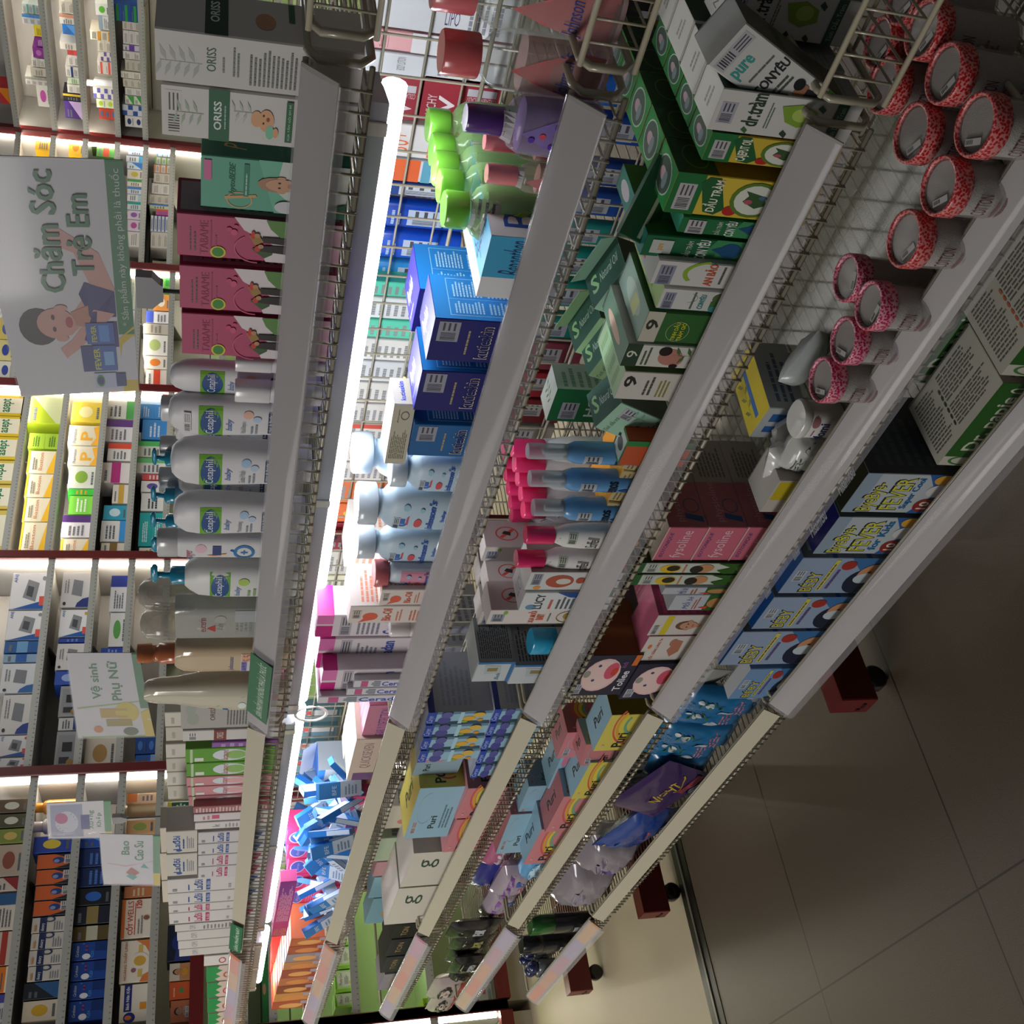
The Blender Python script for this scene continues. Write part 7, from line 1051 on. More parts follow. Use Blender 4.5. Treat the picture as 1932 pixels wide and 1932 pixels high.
for q, (x, y) in enumerate([(880, 1150), (872, 1185), (862, 1220), (868, 1262), (842, 1300)]):
    p = onY(x, y, 1.0); z = FL[2] + (0.11 if q < 4 else 0.10)
    g = carton_mesh(0.03, 0.14, 0.10, '9a9ca8', {'R': [('l', '7a7c88', 0.1, 0.1, 0.9, 0.9, 5)], 'F': [('r', '2a3a80', 0, 0, 1, 0.2)], 'T': [('r', '25305c', 0.8, 0, 1, 1)]}, {'R': 'a8a6a4'}, ch=0.006)
    obj_at(g, (onY(x, y, 1.30).x, 1.30, FL[2] - 0.0), (0, 0, 0.25 if q < 4 else 0), 'diaper_pack', 'grey-white pack with navy edge behind the grid, %s' % ON[q], 'pack', 'grey-white packs behind the grid')
RB = [('o', 'd8a03a', 0.75, 0.35, 0.5, 0.42, 0.14, 0.9, 2.6), ('o', 'd05a4a', 0.75, 0.35, 0.58, 0.48, 0.08, 0.9, 2.6), ('o', 'd8c84a', 0.75, 0.35, 0.4, 0.34, 0.2, 0.9, 2.6), ('o', '6aa888', 0.75, 0.35, 0.3, 0.26, 0.2, 0.9, 2.6), ('t', '1f2a24', 'Puri', 0.1, 0.42, 0.5, 0.66, 'b'), ('e', 'c86a7a', 0.8, 0.15, 0.05, 0.04), ('e', 'd8a0a8', 0.15, 0.85, 0.03, 0.03)]
RS = [('t', '1f2a24', 'Puri', 0.2, 0.66, 0.5, 0.8, 'b'), ('e', 'c87a94', 0.75, 0.8, 0.14, 0.1), ('e', 'c87a94', 0.75, 0.5, 0.14, 0.1), ('e', 'c87a94', 0.75, 0.2, 0.14, 0.1), ('e', 'd8d4d8', 0.75, 0.5, 0.07, 0.05)]
RBB = [('k', 'b0b0b8', 0.1, 0.8, 0.35, 0.92), ('t', '2c3c3c', 'Puri', 0.2, 0.4, 0.45, 0.55, 'b'), ('l', '5a7a8a', 0.2, 0.1, 0.7, 0.32, 3), ('o', '9ab8c4', 0.6, 0.7, 0.3, 0.2, 0.05, 0, 4)]
def puri(i, y0, y1, xt, xb, Y, dep, main, fr, side, sidea, topc, lb, rot=(0, 0, 0), w=None):
    cx, ww = span(y0, y1, (xt + xb) / 2, Y); z0 = max(onY(xb, (y0 + y1) / 2, Y).z, FL[i]); h = onY(xt, (y0 + y1) / 2, Y).z - z0
    g = carton_mesh((w or ww) - 0.002, dep, h, main, {'F': fr or [], 'R': sidea or [], 'T': [('t', '1f2a24', 'Puri', 0.3, 0.35, 0.7, 0.65, 'b')]}, {'R': side, 'T': topc})
    return obj_at(g, (cx, Y + dep / 2, z0), rot, 'breast_pad_carton', lb, 'carton', 'rainbow and pastel cartons')
PKC, YEL, BLU = 'c87f86', 'cfc25a', '8fb4c8'
puri(2, 1492, 1576, 778, 860, 0.875, 0.10, BLU, RBB, YEL, RB, YEL, 'yellow and pale blue rainbow carton standing on pink ones, third shelf', rot=(0, 0, 0.05))
puri(2, 1420, 1462, 785, 870, 0.91, 0.10, '8fa8b4', RS, BLU, RS, 'bcae50', 'pale blue carton with pink circles beside the duckling packs', rot=(0, 0, 0))
for q, (a, b, c) in enumerate([(1486, 1542, 872), (1544, 1604, 850)]):
    puri(2, a, b, c, 960, 0.866, 0.13, PKC, RB, 'a86a74', RB, 'c88a90', 'pink rainbow carton on the third shelf behind the cream rail, %s' % ['nearer the duckling packs', 'nearer the white lotus carton'][q])
LT = [('t', '2f4a3c', 'g', 0.55, 0.5, 0.8, 0.8), ('p', 'c87a5a', [(0.3, 0.05), (0.5, 0.3), (0.6, 0.12), (0.8, 0.32), (0.85, 0.05)]), ('r', 'a8b488', 0, 0, 1, 0.07), ('p', 'c4a87a', [(0.0, 0), (0.2, 0.3), (0.3, 0.05)])]
for q, (a, b, c) in enumerate([(1606, 1668, 770), (1670, 1736, 742)]):
    gb(2, a, b, c, 'c9c4b8', 'white carton with orange lotus and dark green brush mark, %s' % ['third shelf beside pink cartons', 'third shelf, farthest one'][q], LT, [('r', 'b4b4a0', 0, 0, 1, 1)], None, cols={'T': 'c4c0b4'}, Y=0.872, dep=0.12, name='herbal_wash_carton', group='lotus cartons', xm=840)
for q, (a, b, c, col, lb) in enumerate([(1520, 1562, 722, 'c4bca8', 'beige carton with brush mark in the back row under the second cream rail'), (1580, 1622, 712, 'a8b89a', 'pale green flowered carton in the back row'), (1624, 1650, 708, 'b88a90', 'rose flowered carton in the back row'), (1652, 1690, 702, '84aebc', 'pale blue carton with gold emblem, nearer'), (1692, 1738, 698, '84aebc', 'pale blue carton with gold emblem, farther')]):
    gb(2, a, b, c, col, lb, [('e', 'b09a6a', 0.4, 0.6, 0.2, 0.14), ('l', '6a8088', 0.6, 0.3, 0.9, 0.7, 3)] if 'gold' in lb else [('p', '5a7a50', [(0.2, 0.1), (0.8, 0.2), (0.6, 0.5)]), ('e', 'c87a6a', 0.3, 0.7, 0.12, 0.1)], [('l', '6a7a70', 0.1, 0.1, 0.9, 0.9, 4)], Y=0.985, dep=0.06, name='herbal_wash_carton', xm=760, group='back row herbal cartons')
for q, (a, b, c, col) in enumerate([(1742, 1768, 742, '1a1a1c'), (1770, 1800, 734, '24222a'), (1802, 1830, 726, '2c2a30'), (1834, 1862, 722, '8a8490')]):
    gb(2, a, b, c, col, 'black and silver carton on the far bay third shelf, %s' % ON[q], [('r', 'a8a4ac', 0, 0, 1, 0.3), ('t', 'a88a5a', 'TON', 0.2, 0.6, 0.8, 0.75)], [('r', 'b8b48a', 0.1, 0.2, 0.9, 0.8)] if q == 1 else None, Y=0.88, dep=0.09, name='razor_carton', group='black and silver cartons', xm=780)
# second and third shelf, other side
for q, (x0, a, b, col, lb) in enumerate([(1150, -10, 78, '1c1c20:p', 'black lotion bottle behind the third shelf grid, nearest the camera'), (1148, 84, 132, '1e4a9c:p', 'deep blue bottle behind the third shelf grid, first'), (1140, 140, 205, '2060b8:p', 'round royal blue bottle behind the third shelf grid'), (1118, 212, 272, '1c4690:p', 'deep blue bottle behind the third shelf grid, second'), (1108, 300, 352, '1a3f86:p', 'navy blue bottle behind the third shelf grid, third'), (1100, 356, 408, '1d4a96:p', 'deep blue bottle with a pale sticker behind the third shelf grid'), (1080, 416, 462, '23857c:p', 'teal bottle behind the third shelf grid, nearest'), (1070, 468, 520, '1f8a80:p', 'teal bottle behind the third shelf grid, second'), (1060, 526, 580, '208478:p', 'teal bottle behind the third shelf grid, third'), (1050, 590, 640, '1e7a6e:p', 'teal bottle behind the third shelf grid, fourth')]):
    gbottle(2, a, b, x0, lb, [(0, 0.95, 3), (0.03, 1, 3), (0.66, 1, 3), (0.76, 0.8, 2.6), (0.78, 0.7, 2)], col, [('k', 'a8acb4', 0.2, 0.25, 0.8, 0.55)], [('cap', 0.78, 1, 0.66, col, 2)], Y=1.27, flat=0.6, name='lotion_bottle', h=0.155, group='bottles behind the third shelf grid', xm=x0 + 60)
for q, (a, b, col, lb) in enumerate([(648, 700, '7a3440', 'dark rose bottle box behind the third shelf grid'), (706, 752, '8a2026', 'dark red box behind the third shelf grid'), (756, 800, '6a1c20', 'maroon box behind the third shelf grid'), (806, 850, '8a8478', 'grey box behind the third shelf grid')]):
    gb(2, a, b, 1010 - 22 * q, col, lb, [('k', 'a8a4a4', 0.3, 0.3, 0.8, 0.6)], Y=1.25, dep=0.08, h=0.12, name='cosmetic_box', cat='box', xm=1050)

# ------------------------------------------------------------------ fourth shelf: cotton pads, wipes, baby saline
def jar(px, py, axis, lacekey, lb, grp, zoff=0.105):
    zt = FL[3] + zoff
    c = onZ(px, py, zt); e = onZ(px, py + axis / 2, zt); r = min(0.048, max(0.028, (e - c).length * 0.93))
    root = empty('cotton_jar', lb, 'jar', (c.x, c.y, FL[3]), 0, grp)
    g = G(); g.loft([(0.002, r * 0.86, r * 0.86, 2), (0.004, r * 0.9, r * 0.9, 2), (zoff - 0.018, r * 0.93, r * 0.93, 2)], 'b8b0ac:t0.12', 32)
    art(g, [('t', '5a3038', 'COTTON', 0.3, 0.55, 0.7, 0.7), ('l', '8a5a5a', 0.28, 0.25, 0.72, 0.5, 4)], front_fn([(0, r * 0.93, r * 0.93, 2), (zoff, r * 0.94, r * 0.94, 2)], 2 * r, 0, zoff), curved=2)
    g.build('tub', root)
    g = G(); g.loft([(0.004, r * 0.78, r * 0.78, 2), (zoff - 0.02, r * 0.86, r * 0.86, 2), (zoff - 0.008, r * 0.84, r * 0.84, 2), (zoff - 0.0046, r * 0.80, r * 0.80, 2)], 'cotton', 28)
    g.build('cotton', root)
    g = G(); n = 40
    prof = [(r * 0.95, zoff - 0.020), (r * 1.0, zoff - 0.019), (r * 1.0, zoff - 0.002), (r * 0.97, zoff), (r * 0.86, zoff), (r * 0.855, zoff - 0.004)]
    vs = [(q * math.cos(2 * PI * j / n), q * math.sin(2 * PI * j / n), z) for q, z in prof for j in range(n)]
    g.add(vs, [[a * n + j, a * n + (j + 1) % n, (a + 1) * n + (j + 1) % n, (a + 1) * n + j] for a in range(5) for j in range(n)], lacekey, True)
    g.build('lid_rim', root)
    g = G(); g.loft([(zoff - 0.004, r * 0.86, r * 0.86, 2), (zoff - 0.003, r * 0.86, r * 0.86, 2)], 'dcd8d6:t0.0', 32); lid = g.build('lid', root)
    R = random.Random(int(px)); a0 = R.uniform(-1.2, 0.6)
    g = G(); P = []
    for (x, y) in ((-0.4, -0.62), (0.35, -0.62), (0.35, -0.4), (-0.4, -0.4)):
        P.append(((x * math.cos(a0) - y * math.sin(a0)) * r, (x * math.sin(a0) + y * math.cos(a0)) * r, zoff - 0.0022))
    g.add(P, [[0, 1, 2, 3]], 'c4c2c0'); 
    for k2 in range(5):
        t = 0.08 + 0.09 * k2; A, B, Cc, D = [Vector(p) for p in P]
        g.add([A.lerp(B, t) + (D - A) * 0.2 + Vector((0, 0, .0003)), A.lerp(B, t + 0.04) + (D - A) * 0.2 + Vector((0, 0, .0003)), A.lerp(B, t + 0.04) + (D - A) * 0.8 + Vector((0, 0, .0003)), A.lerp(B, t) + (D - A) * 0.8 + Vector((0, 0, .0003))], [[0, 1, 2, 3]], '4a4848')
    g.build('price_sticker', root)
JT = ['by the side frame of the basket, farthest back', 'cut by the photo edge', 'second from the photo edge, front of the pair', 'touching the basket corner', 'between two darker gaps, front row', 'with a bright glint on its lid', 'largest in view, at the front', 'before last of the red ones', 'last of the red ones, beside the pink ones']
for q, (x, y, ax) in enumerate([(1655, 80, 92), (1700, -5, 100), (1738, 55, 118), (1664, 160, 112), (1779, 138, 122), (1718, 250, 122), (1838, 235, 130), (1770, 350, 122), (1704, 450, 118)]):
    jar(x, y, ax, 'lace_red', 'cotton jar with red lace lid, ' + JT[q], 'red lace cotton jars')
for q, (x, y, ax) in enumerate([(1595, 524, 88), (1638, 576, 98), (1590, 642, 90), (1548, 716, 88)]):
    jar(x, y, ax, 'lace_pink', 'cotton jar with pink lace lid, %s' % ['rearmost, touching the second', 'second, nearest the red ones', 'third, with a slanted sticker', 'last, beside the white wipes tub'][q], 'pink lace cotton jars')
# clear liner sheet lying on the fourth shelf
g = G(); p = onZ(1440, 640, FL[3]); x1 = -0.50; x0 = -1.26
g.add([(x0, 0.87, 0), (x1, 0.87, 0), (x1, 1.15, 0), (x0, 1.15, 0), (x0, 0.87, 0.0012), (x1, 0.87, 0.0012), (x1, 1.15, 0.0012), (x0, 1.15, 0.0012)], [[3, 2, 1, 0], [4, 5, 6, 7], [0, 1, 5, 4], [1, 2, 6, 5], [2, 3, 7, 6], [3, 0, 4, 7]], '84836e:t0.30')
o = g.build('plastic_liner'); o.location = (0, 0, FL[3] - 0.0022); tag(o, 'cloudy plastic liner sheet under the cotton jars', 'sheet')
gbottle(3, 756, 828, 1500, 'white wipes tub with an oval lid, beside the last pink lace jar', [(0, 0.9, 2.6), (0.03, 0.94, 2.6), (0.8, 0.92, 2.6), (0.82, 0.86, 2.6)], 'c4c0bc:s', [('t', '2a2c5c', 'Momi', 0.1, 0.35, 0.75, 0.6, 'b'), ('e', '9a6a6c', 0.75, 0.7, 0.15, 0.1), ('l', '9a6a7a', 0.3, 0.65, 0.6, 0.72, 1)], [('lid', 0.82, 1.0, 1.0, 'c8c8c2:p', 2.4)], Y=0.905, flat=0.9, name='wipe_tub', cat='tub', xm=1560)
pk(3, 655, 742, 1488, 1585, 0.99, 0.035, 'b4bab8:p', [('l', '5a6468', 0.3, 0.3, 0.7, 0.5, 2)], 'milky white soft pack leaning behind the pink lace jars', rot=(0.4, 0.4, 0.3), seed=4)
gb(3, 760, 826, 1436, 'a8aeb0', 'yellow topped carton with blue marks lying behind the wipes tub', [('r', '2a5a94', 0.2, 0.2, 0.4, 0.8), ('r', '2a5a94', 0.55, 0.2, 0.8, 0.8)], [('l', '5a6a80', 0.1, 0.2, 0.9, 0.8, 3)], [('r', '1f64a8', 0.42, 0.1, 0.56, 0.8), ('F', '7a7a2a', 0.3, 0.15, 0.2, 0.6, 6)], cols={'T': 'cdb81e'}, Y=0.97, dep=0.12, name='wipes_carton', xm=1460, rz=-0.1)
for q, (a, b, xt, xb, Yq, rr) in enumerate([(795, 842, 1452, 1520, 0.945, (0.5, -0.3, 0.2)), (838, 890, 1448, 1540, 0.90, (0.2, -0.2, 0.1)), (872, 915, 1440, 1500, 0.93, (0.3, 0.2, -0.2))]):
    pk(3, a, b, xt, xb, Yq, 0.03, 'c8c8c4:p', [('l', '8a8c8c', 0.2, 0.2, 0.6, 0.4, 2)], 'crinkled white cotton pack, %s' % ['upper one', 'middle one', 'lower one'][q], group='crinkled white cotton packs', rot=rr, seed=q + 8, crease=0.01)
pk(3, 842, 902, 1490, 1570, 0.872, 0.045, 'c0c2be:p', [('p', '1f6a48', [(0.1, 0.1), (0.3, 0.4), (0.5, 0.3), (0.8, 0.75), (0.95, 0.5), (0.7, 0.2), (0.4, 0.05)]), ('l', '5a6460', 0.2, 0.65, 0.6, 0.85, 3)], 'white soft pack with dark green blotches behind the lower clear rail', seed=12)
gb(3, 906, 968, 1452, 'b4aea4', 'whitish carton with a yellow square beside the pink saline cartons', [('r', 'b8a41e', 0.4, 0.3, 0.95, 0.95)], None, cols={'T': 'b8b4ac'}, Y=0.868, dep=0.06, name='wipes_carton', xm=1480)
FY = [('t', 'd8b4bc', 'fysoline', 0.1, 0.22, 0.9, 0.6), ('t', '4a3c7c', 'ISOTONIQUE', 0.1, 0.76, 0.85, 0.88, 'i'), ('r', 'c8a8a8', 0, 0.96, 1, 1)]
FR = [('r', '9a8f80', 0.5, 0.0, 1, 1), ('t', 'b88a8c', 'physioline', 0.06, 0.5, 0.5, 0.75), ('p', '1f4a80', [(0.06, 0.06), (0.12, 0.06), (0.16, 0.5), (0.10, 0.5)]), ('o', '3a4a74', 0.24, 0.28, 0.08, 0.2, 0.1), ('l', '6a6258', 0.56, 0.12, 0.95, 0.85, 7)]
zb = FL[3]; hs = [(zb, 0.060), (zb + 0.061, 0.060), (zb + 0.122, 0.060)]
for q, (z, h) in enumerate(hs):
    gb(3, 994, 1058, 0, 'bc6276', 'pink saline carton with pale lettering, %s of the pile' % ['lowest', 'middle', 'topmost'][q], FY, FR, [('l', '9a8a80', 0.1, 0.1, 0.9, 0.9, 6)], cols={'R': 'a86068', 'T': 'b0a494'}, Y=0.866, dep=0.165, z=z, h=h, xm=[1400, 1340, 1260][q], name='saline_carton', group='pink saline cartons')
gb(3, 955, 990, 1238, '9a9684', 'grey-beige carton with a dark blue seal standing behind the pink saline pile', [('r', '2c3c5c', 0.3, 0.5, 0.8, 0.8)], [('r', '32405c', 0.6, 0.2, 0.9, 0.5), ('t', '2c3c6c', 'P', 0.1, 0.3, 0.3, 0.6, 'b'), ('l', '7a7868', 0.1, 0.6, 0.9, 0.9, 3)], cols={'R': '8a8878'}, Y=1.0, dep=0.13, name='saline_carton', xm=1280)
MB = [('r', '1f5a2c', 0, 0.9, 1, 1), ('k', 'b0b4b0', 0.1, 0.8, 0.9, 0.88), ('e', 'd0b030', 0.45, 0.7, 0.4, 0.08), ('e', '2c2418', 0.5, 0.68, 0.28, 0.05), ('e', 'b8845c', 0.5, 0.44, 0.4, 0.07), ('e', '241c14', 0.4, 0.5, 0.35, 0.05), ('l', 'c07a5a', 0.1, 0.58, 0.9, 0.61, 1), ('p', '2f5a20', [(0, 0), (1, 0), (1, 0.36), (0.6, 0.24), (0.3, 0.34), (0, 0.28)]), ('e', '5a8a3a', 0.5, 0.14, 0.3, 0.06)]
for q, (a, b, c) in enumerate([(1062, 1082, 1190), (1084, 1104, 1183)]):
    gb(3, a, b, c, 'b8c0b4', 'white and green carton with a sleeping mother, %s the pink saline pile' % ['touching', 'second from'][q], MB, [('l', '3f5a34', 0.1, 0.1, 0.9, 0.9, 8)], [('e', 'b8c0a8', 0.5, 0.5, 0.3, 0.34), ('e', 'c8b040', 0.5, 0.5, 0.14, 0.18)], cols={'T': '1f5a30', 'R': '2f4424'}, Y=0.862, dep=0.05, name='herbal_carton', group='sleeping mother cartons', xm=1290)
for q, (a, b, c) in enumerate([(1108, 1122, 1252), (1122, 1152, 1268)]):
    gb(3, a, b, c, 'b0b4bc', 'small white carton with blue script%s' % [', half hidden behind the green cartons', ' and a green picture foot'][q], [('t', '2c448a', 'Mỗi bé', 0.1, 0.72, 0.9, 0.84, 'i'), ('l', 'a85a3a', 0.1, 0.6, 0.9, 0.68, 2), ('r', '2a5a24', 0, 0, 1, 0.5), ('e', 'b08050', 0.5, 0.36, 0.3, 0.12), ('p', 'd0402a', [(0.1, 0.45), (0.2, 0.58), (0.3, 0.45)])], [('l', '8a8c90', 0.1, 0.1, 0.9, 0.9, 4)], cols={'T': '9aa0a4'}, Y=0.86, dep=0.06, name='herbal_carton', group='small white script cartons', xm=1320)
for q in range(3):
    gb(3, 1108 + 3 * q, 1148, 1218 + 14 * q, '8f2348', 'crimson lined carton in the back row of the fourth shelf, %s' % ON[q], [('l', 'c06a88', 0.05, 0.1, 0.95, 0.9, 4)], [('l', 'c06a88', 0.05, 0.05, 0.95, 0.95, 7)], [('l', 'b85a7a', 0.05, 0.05, 0.95, 0.95, 5)], cols={'T': '9a2a50', 'R': '7a1f40'}, Y=0.925 + 0.06 * q, dep=0.055, name='candy_carton', group='crimson lined cartons', xm=1260)
gb(3, 1160, 1199, 1232, 'c4beb8', 'white carton with a baby face and yellow strip', [('r', 'c4b428', 0.05, 0.74, 0.95, 0.84), ('B', 'b98a72', 0.5, 0.48, 0.2, '6a4a38', 'c4beb8', 1.6), ('k', '9a9aa0', 0.1, 0.9, 0.5, 0.97), ('o', '9a8a80', 0.2, 0.12, 0.1, 0.04, 0.3)], [('l', 'b84a6a', 0.05, 0.1, 0.95, 0.95, 8)], cols={'R': 'a03a5c', 'T': 'b8607c'}, Y=0.868, dep=0.07, name='herbal_carton', xm=1290)
gb(3, 1200, 1248, 1212, 'c6c0ba', 'white carton with a lying baby and red script', [('t', 'b03a2c', 'CỐC GỪNG LÀNG TA', 0.08, 0.76, 0.92, 0.83, 'b'), ('p', 'a8705a', [(0.2, 0.5), (0.45, 0.6), (0.85, 0.52), (0.8, 0.42), (0.4, 0.4)]), ('e', 'a8705a', 0.75, 0.56, 0.14, 0.06), ('e', 'd07030', 0.6, 0.9, 0.08, 0.03), ('o', '9a8a80', 0.2, 0.12, 0.1, 0.04, 0.3)], [('l', 'b84a6a', 0.05, 0.1, 0.95, 0.95, 8)], cols={'R': 'b0507a', 'T': 'b8607c'}, Y=0.866, dep=0.07, name='herbal_carton', xm=1260)
for q in range(2):
    gb(3, 1152 + 2 * q, 1214, 1150 + 34 * q, 'b86a80', 'rose pink carton with grey side, %s layer behind the baby cartons' % ['upper', 'lower'][q], [('l', 'd0a0b0', 0.1, 0.2, 0.9, 0.8, 3)], [('l', '6a6468', 0.1, 0.1, 0.9, 0.9, 8)], [('e', '6a2a2c', 0.4, 0.6, 0.2, 0.2), ('l', '8a4a54', 0.2, 0.2, 0.8, 0.4, 2)], cols={'T': '9a908c', 'R': '6f6468'}, Y=0.962, dep=0.07, z=FL[3] + (0.056 if q == 0 else 0), h=0.055, name='candy_carton', group='rose pink cartons', xm=1170)
TL = [('k', 'a8acb8', 0.06, 0.80, 0.3, 0.95), ('e', 'd8b4b4', 0.52, 0.58, 0.40, 0.33), ('e', 'dcc0bc', 0.52, 0.6, 0.36, 0.29), ('e', 'c8506a', 0.62, 0.42, 0.2, 0.12), ('e', 'c03a2c', 0.6, 0.36, 0.1, 0.06), ('e', '3a3c6a', 0.4, 0.68, 0.03, 0.03), ('e', '3a3c6a', 0.75, 0.68, 0.03, 0.03), ('e', '8a9084', 0.55, 0.84, 0.08, 0.06), ('t', 'd0d0d8', 'Toliee', 0.12, 0.08, 0.62, 0.22, 'b'), ('r', 'c86a24', 0.75, 0.02, 1, 0.12), ('t', '8a5a9a', 'kids', 0.7, 0.2, 0.85, 0.3, 'i')]
zt = onY(1192, 1275, 0.862).z
gb(3, 1236, 1312, 1090, '1f1e36', 'dark navy carton with a laughing pink face, stacked on its twin', TL, None, None, cols={'R': '7a4a20', 'T': '16152a'}, Y=0.862, dep=0.11, z=zt + 0.001, name='toothpaste_carton', group='laughing pink face cartons', xm=1140)
gb(3, 1252, 1318, 1190, '1f1e36', 'dark navy carton with a laughing pink face, beneath its twin', TL, None, None, cols={'R': '1a1828', 'T': '16152a'}, Y=0.860, dep=0.11, name='toothpaste_carton', group='laughing pink face cartons', xm=1230, h=zt - FL[3])
# fourth shelf, second bay: pastel rainbow cartons, plastic packs, then black bags in the far bay
for q, (y0, y1, xt, xb, Yq, main, fr, side, sa, tc, rot, lb) in enumerate([
  (1384, 1424, 1062, 1140, 0.93, PKC, RBB, 'a86a70', RB, 'b87078', (0, 0, 0.1), 'pink and blue carton with small print, fourth shelf behind the joint'),
  (1352, 1412, 1138, 1225, 0.865, YEL, RB, '8a7a20', [('t', '2a2c1c', 'Puri', 0.5, 0.2, 0.8, 0.5, 'u')], BLU, (0, 0, 0.06), 'yellow rainbow carton on the fourth shelf, nearest the joint'),
  (1414, 1440, 1100, 1170, 0.88, PKC, RBB, BLU, RBB, PKC, (0, 0, 0.3), 'narrow pink carton between the two yellow rainbow cartons'),
  (1426, 1482, 1048, 1098, 0.935, BLU, RS, 'b8787e', RS, '7fa8bc', (0, 0, 0.1), 'pale blue carton with flowers on the fourth shelf, upper layer'),
  (1440, 1500, 1098, 1180, 0.868, YEL, RB, BLU, RBB, BLU, (0, 0, 0.05), 'yellow rainbow carton on the fourth shelf, farther one'),
  (1490, 1540, 985, 1040, 0.94, BLU, RBB, '7f9cae', RBB, '8fb4c8', (0, 0, 0.1), 'pale blue carton on the upper layer of the fourth shelf'),
  (1502, 1560, 1050, 1130, 0.868, PKC, RB, BLU, RBB, 'a86a70', (0, 0, 0.05), 'pink rainbow carton on the fourth shelf front, nearer'),
  (1546, 1602, 950, 1008, 0.92, BLU, RBB, 'b8787e', RB, PKC, (0, 0, 0.12), 'pale blue carton with fine print above the farther pink rainbow carton'),
  (1562, 1618, 1010, 1090, 0.868, PKC, RB, BLU, RBB, BLU, (0, 0, 0.05), 'pink rainbow carton on the fourth shelf front, farther')]):
    puri(3, y0, y1, xt, xb if xb - xt < 60 else 1260, Yq, 0.07, main, fr, side, sa, tc, lb, rot=rot)
pk(3, 1620, 1668, 985, 1050, 0.875, 0.05, '5f9cc8:p', [('e', 'b8d4e4', 0.5, 0.5, 0.3, 0.2)], 'glossy light blue soft pack next to the pink rainbow cartons', seed=21, crease=0.01)
pk(3, 1590, 1640, 918, 975, 0.95, 0.05, 'c06a90:p', [('r', 'd8c8d0', 0.2, 0.3, 0.8, 0.6)], 'magenta and white soft pack by the second cream rail', seed=22, crease=0.01)
pk(3, 1620, 1682, 905, 960, 0.97, 0.05, '3a3c8c:p', [('r', 'b0b4c4', 0.3, 0.1, 0.7, 0.3)], 'indigo soft pack behind the clear wrapped pads', seed=23, crease=0.01)
for q, (a, b, xt, xb) in enumerate([(1655, 1700, 940, 1000), (1690, 1738, 920, 990), (1668, 1722, 965, 1030)]):
    pk(3, a, b, xt, xb, 0.872 + 0.03 * q, 0.06, 'b0a2b0:t0.7', [('r', '8a5aa0', 0.1, 0.6, 0.9, 0.75), ('r', 'b87a90', 0.2, 0.2, 0.5, 0.4), ('r', '4a6ab0', 0.6, 0.1, 0.7, 0.5)], 'clear wrapped pad pack with lilac print, %s' % ON[q], group='clear wrapped pad packs', seed=30 + q, crease=0.014)
for q in range(6):
    a = 1748 + q * 22
    pk(3, a, a + 26, 848 + (q % 2) * 6, 940 - q * 6, 0.875 + 0.02 * (q % 3), 0.03, '16171c:p', [('r', ['a8acb0', '8a8a50', '2a5aa0', 'a8acb0', '1f2024', 'b0a8a8'][q], 0.3, 0.3, 0.7, 0.5), ('p', 'a8a88c', [(0.2, 0.6), (0.8, 0.7), (0.5, 0.75)])], 'glossy black bag on the far bay fourth shelf, %s' % ON[q], name='black_bag', cat='bag', group='glossy black bags', seed=40 + q)
for q in range(2):
    pk(3, 1860 + 24 * q, 1890 + 24 * q, 815, 880, 0.88, 0.05, 'a89a98:p', [('e', '2c2a2a', 0.5, 0.6, 0.34, 0.2), ('e', 'b8a8a0', 0.5, 0.6, 0.22, 0.13), ('r', 'a83a34', 0.1, 0.1, 0.9, 0.25)], 'red and silver razor pack at the end of the fourth shelf, %s' % ['nearer', 'farther'][q], name='razor_pack', group='red and silver razor packs', seed=50 + q)

# ------------------------------------------------------------------ bottom shelf
def lay(corner, w, d, h, base, F, R, T, cols, name, lb, grp, rz=0.0, z=None):
    g = carton_mesh(w, d, h, base, {'F': F or [], 'R': R or [], 'T': T or []}, cols)
    return obj_at(g, (corner[0], corner[1], FL[4] if z is None else z), (0, 0, rz), name, lb, 'carton', grp)
DPF = [('r', '24581c', 0.12, 0.1, 1, 1), ('t', 'c8ccb8', 'Dr. papie', 0.2, 0.3, 0.85, 0.75, 'b'), ('o', '3f7a3a', 0.07, 0.5, 0.055, 0.35, 0.2), ('o', 'c8ccb8', 0.92, 0.5, 0.03, 0.2, 0.3)]
DPT = [('l', '5c5c54', 0.06, 0.10, 0.36, 0.9, 15), ('l', '5c5c54', 0.42, 0.5, 0.95, 0.92, 8), ('l', '5c5c54', 0.42, 0.12, 0.95, 0.45, 7)] + [('e', '3a4a2c', 0.39, 0.2 + 0.1 * q, 0.012, 0.04) for q in range(6)]
a = onY(1768, 878, 0.862); b = onY(1893, 722, 0.862)
zt5 = (a.z + b.z) / 2
w = abs(a.x - b.x)
lay(((a.x + b.x) / 2, 0.862 + 0.055), w, 0.11, zt5 - FL[4], 'bcb8ac', DPF, [('l', '5c5c54', 0.1, 0.2, 0.9, 0.8, 3)], DPT, {'T': 'b9b6aa', 'R': '8a867c'}, 'gum_wipes_carton', 'white carton with green Dr. papie band, lying with fine print up, fully in view', 'green band cartons')
lay((b.x + w / 2 + 0.012, 0.862 + 0.06), w, 0.12, zt5 - FL[4] + 0.012, 'bcb8ac', DPF, None, [(p[0], 'b8603a' if p[0] == 'e' else p[1]) + tuple(p[2:]) for p in DPT], {'T': 'b9b6aa', 'R': '8a867c'}, 'gum_wipes_carton', 'white carton with orange dots beside the green band one, cut by the photo edge', 'green band cartons')
lay(((a.x + b.x) / 2 + 0.03, 1.045), w, 0.11, zt5 - FL[4] + 0.02, 'bcb8ac', DPF, None, DPT, {'T': 'a8a598'}, 'gum_wipes_carton', 'white carton with green band in the back row, largely under the clear rail', 'green band cartons')
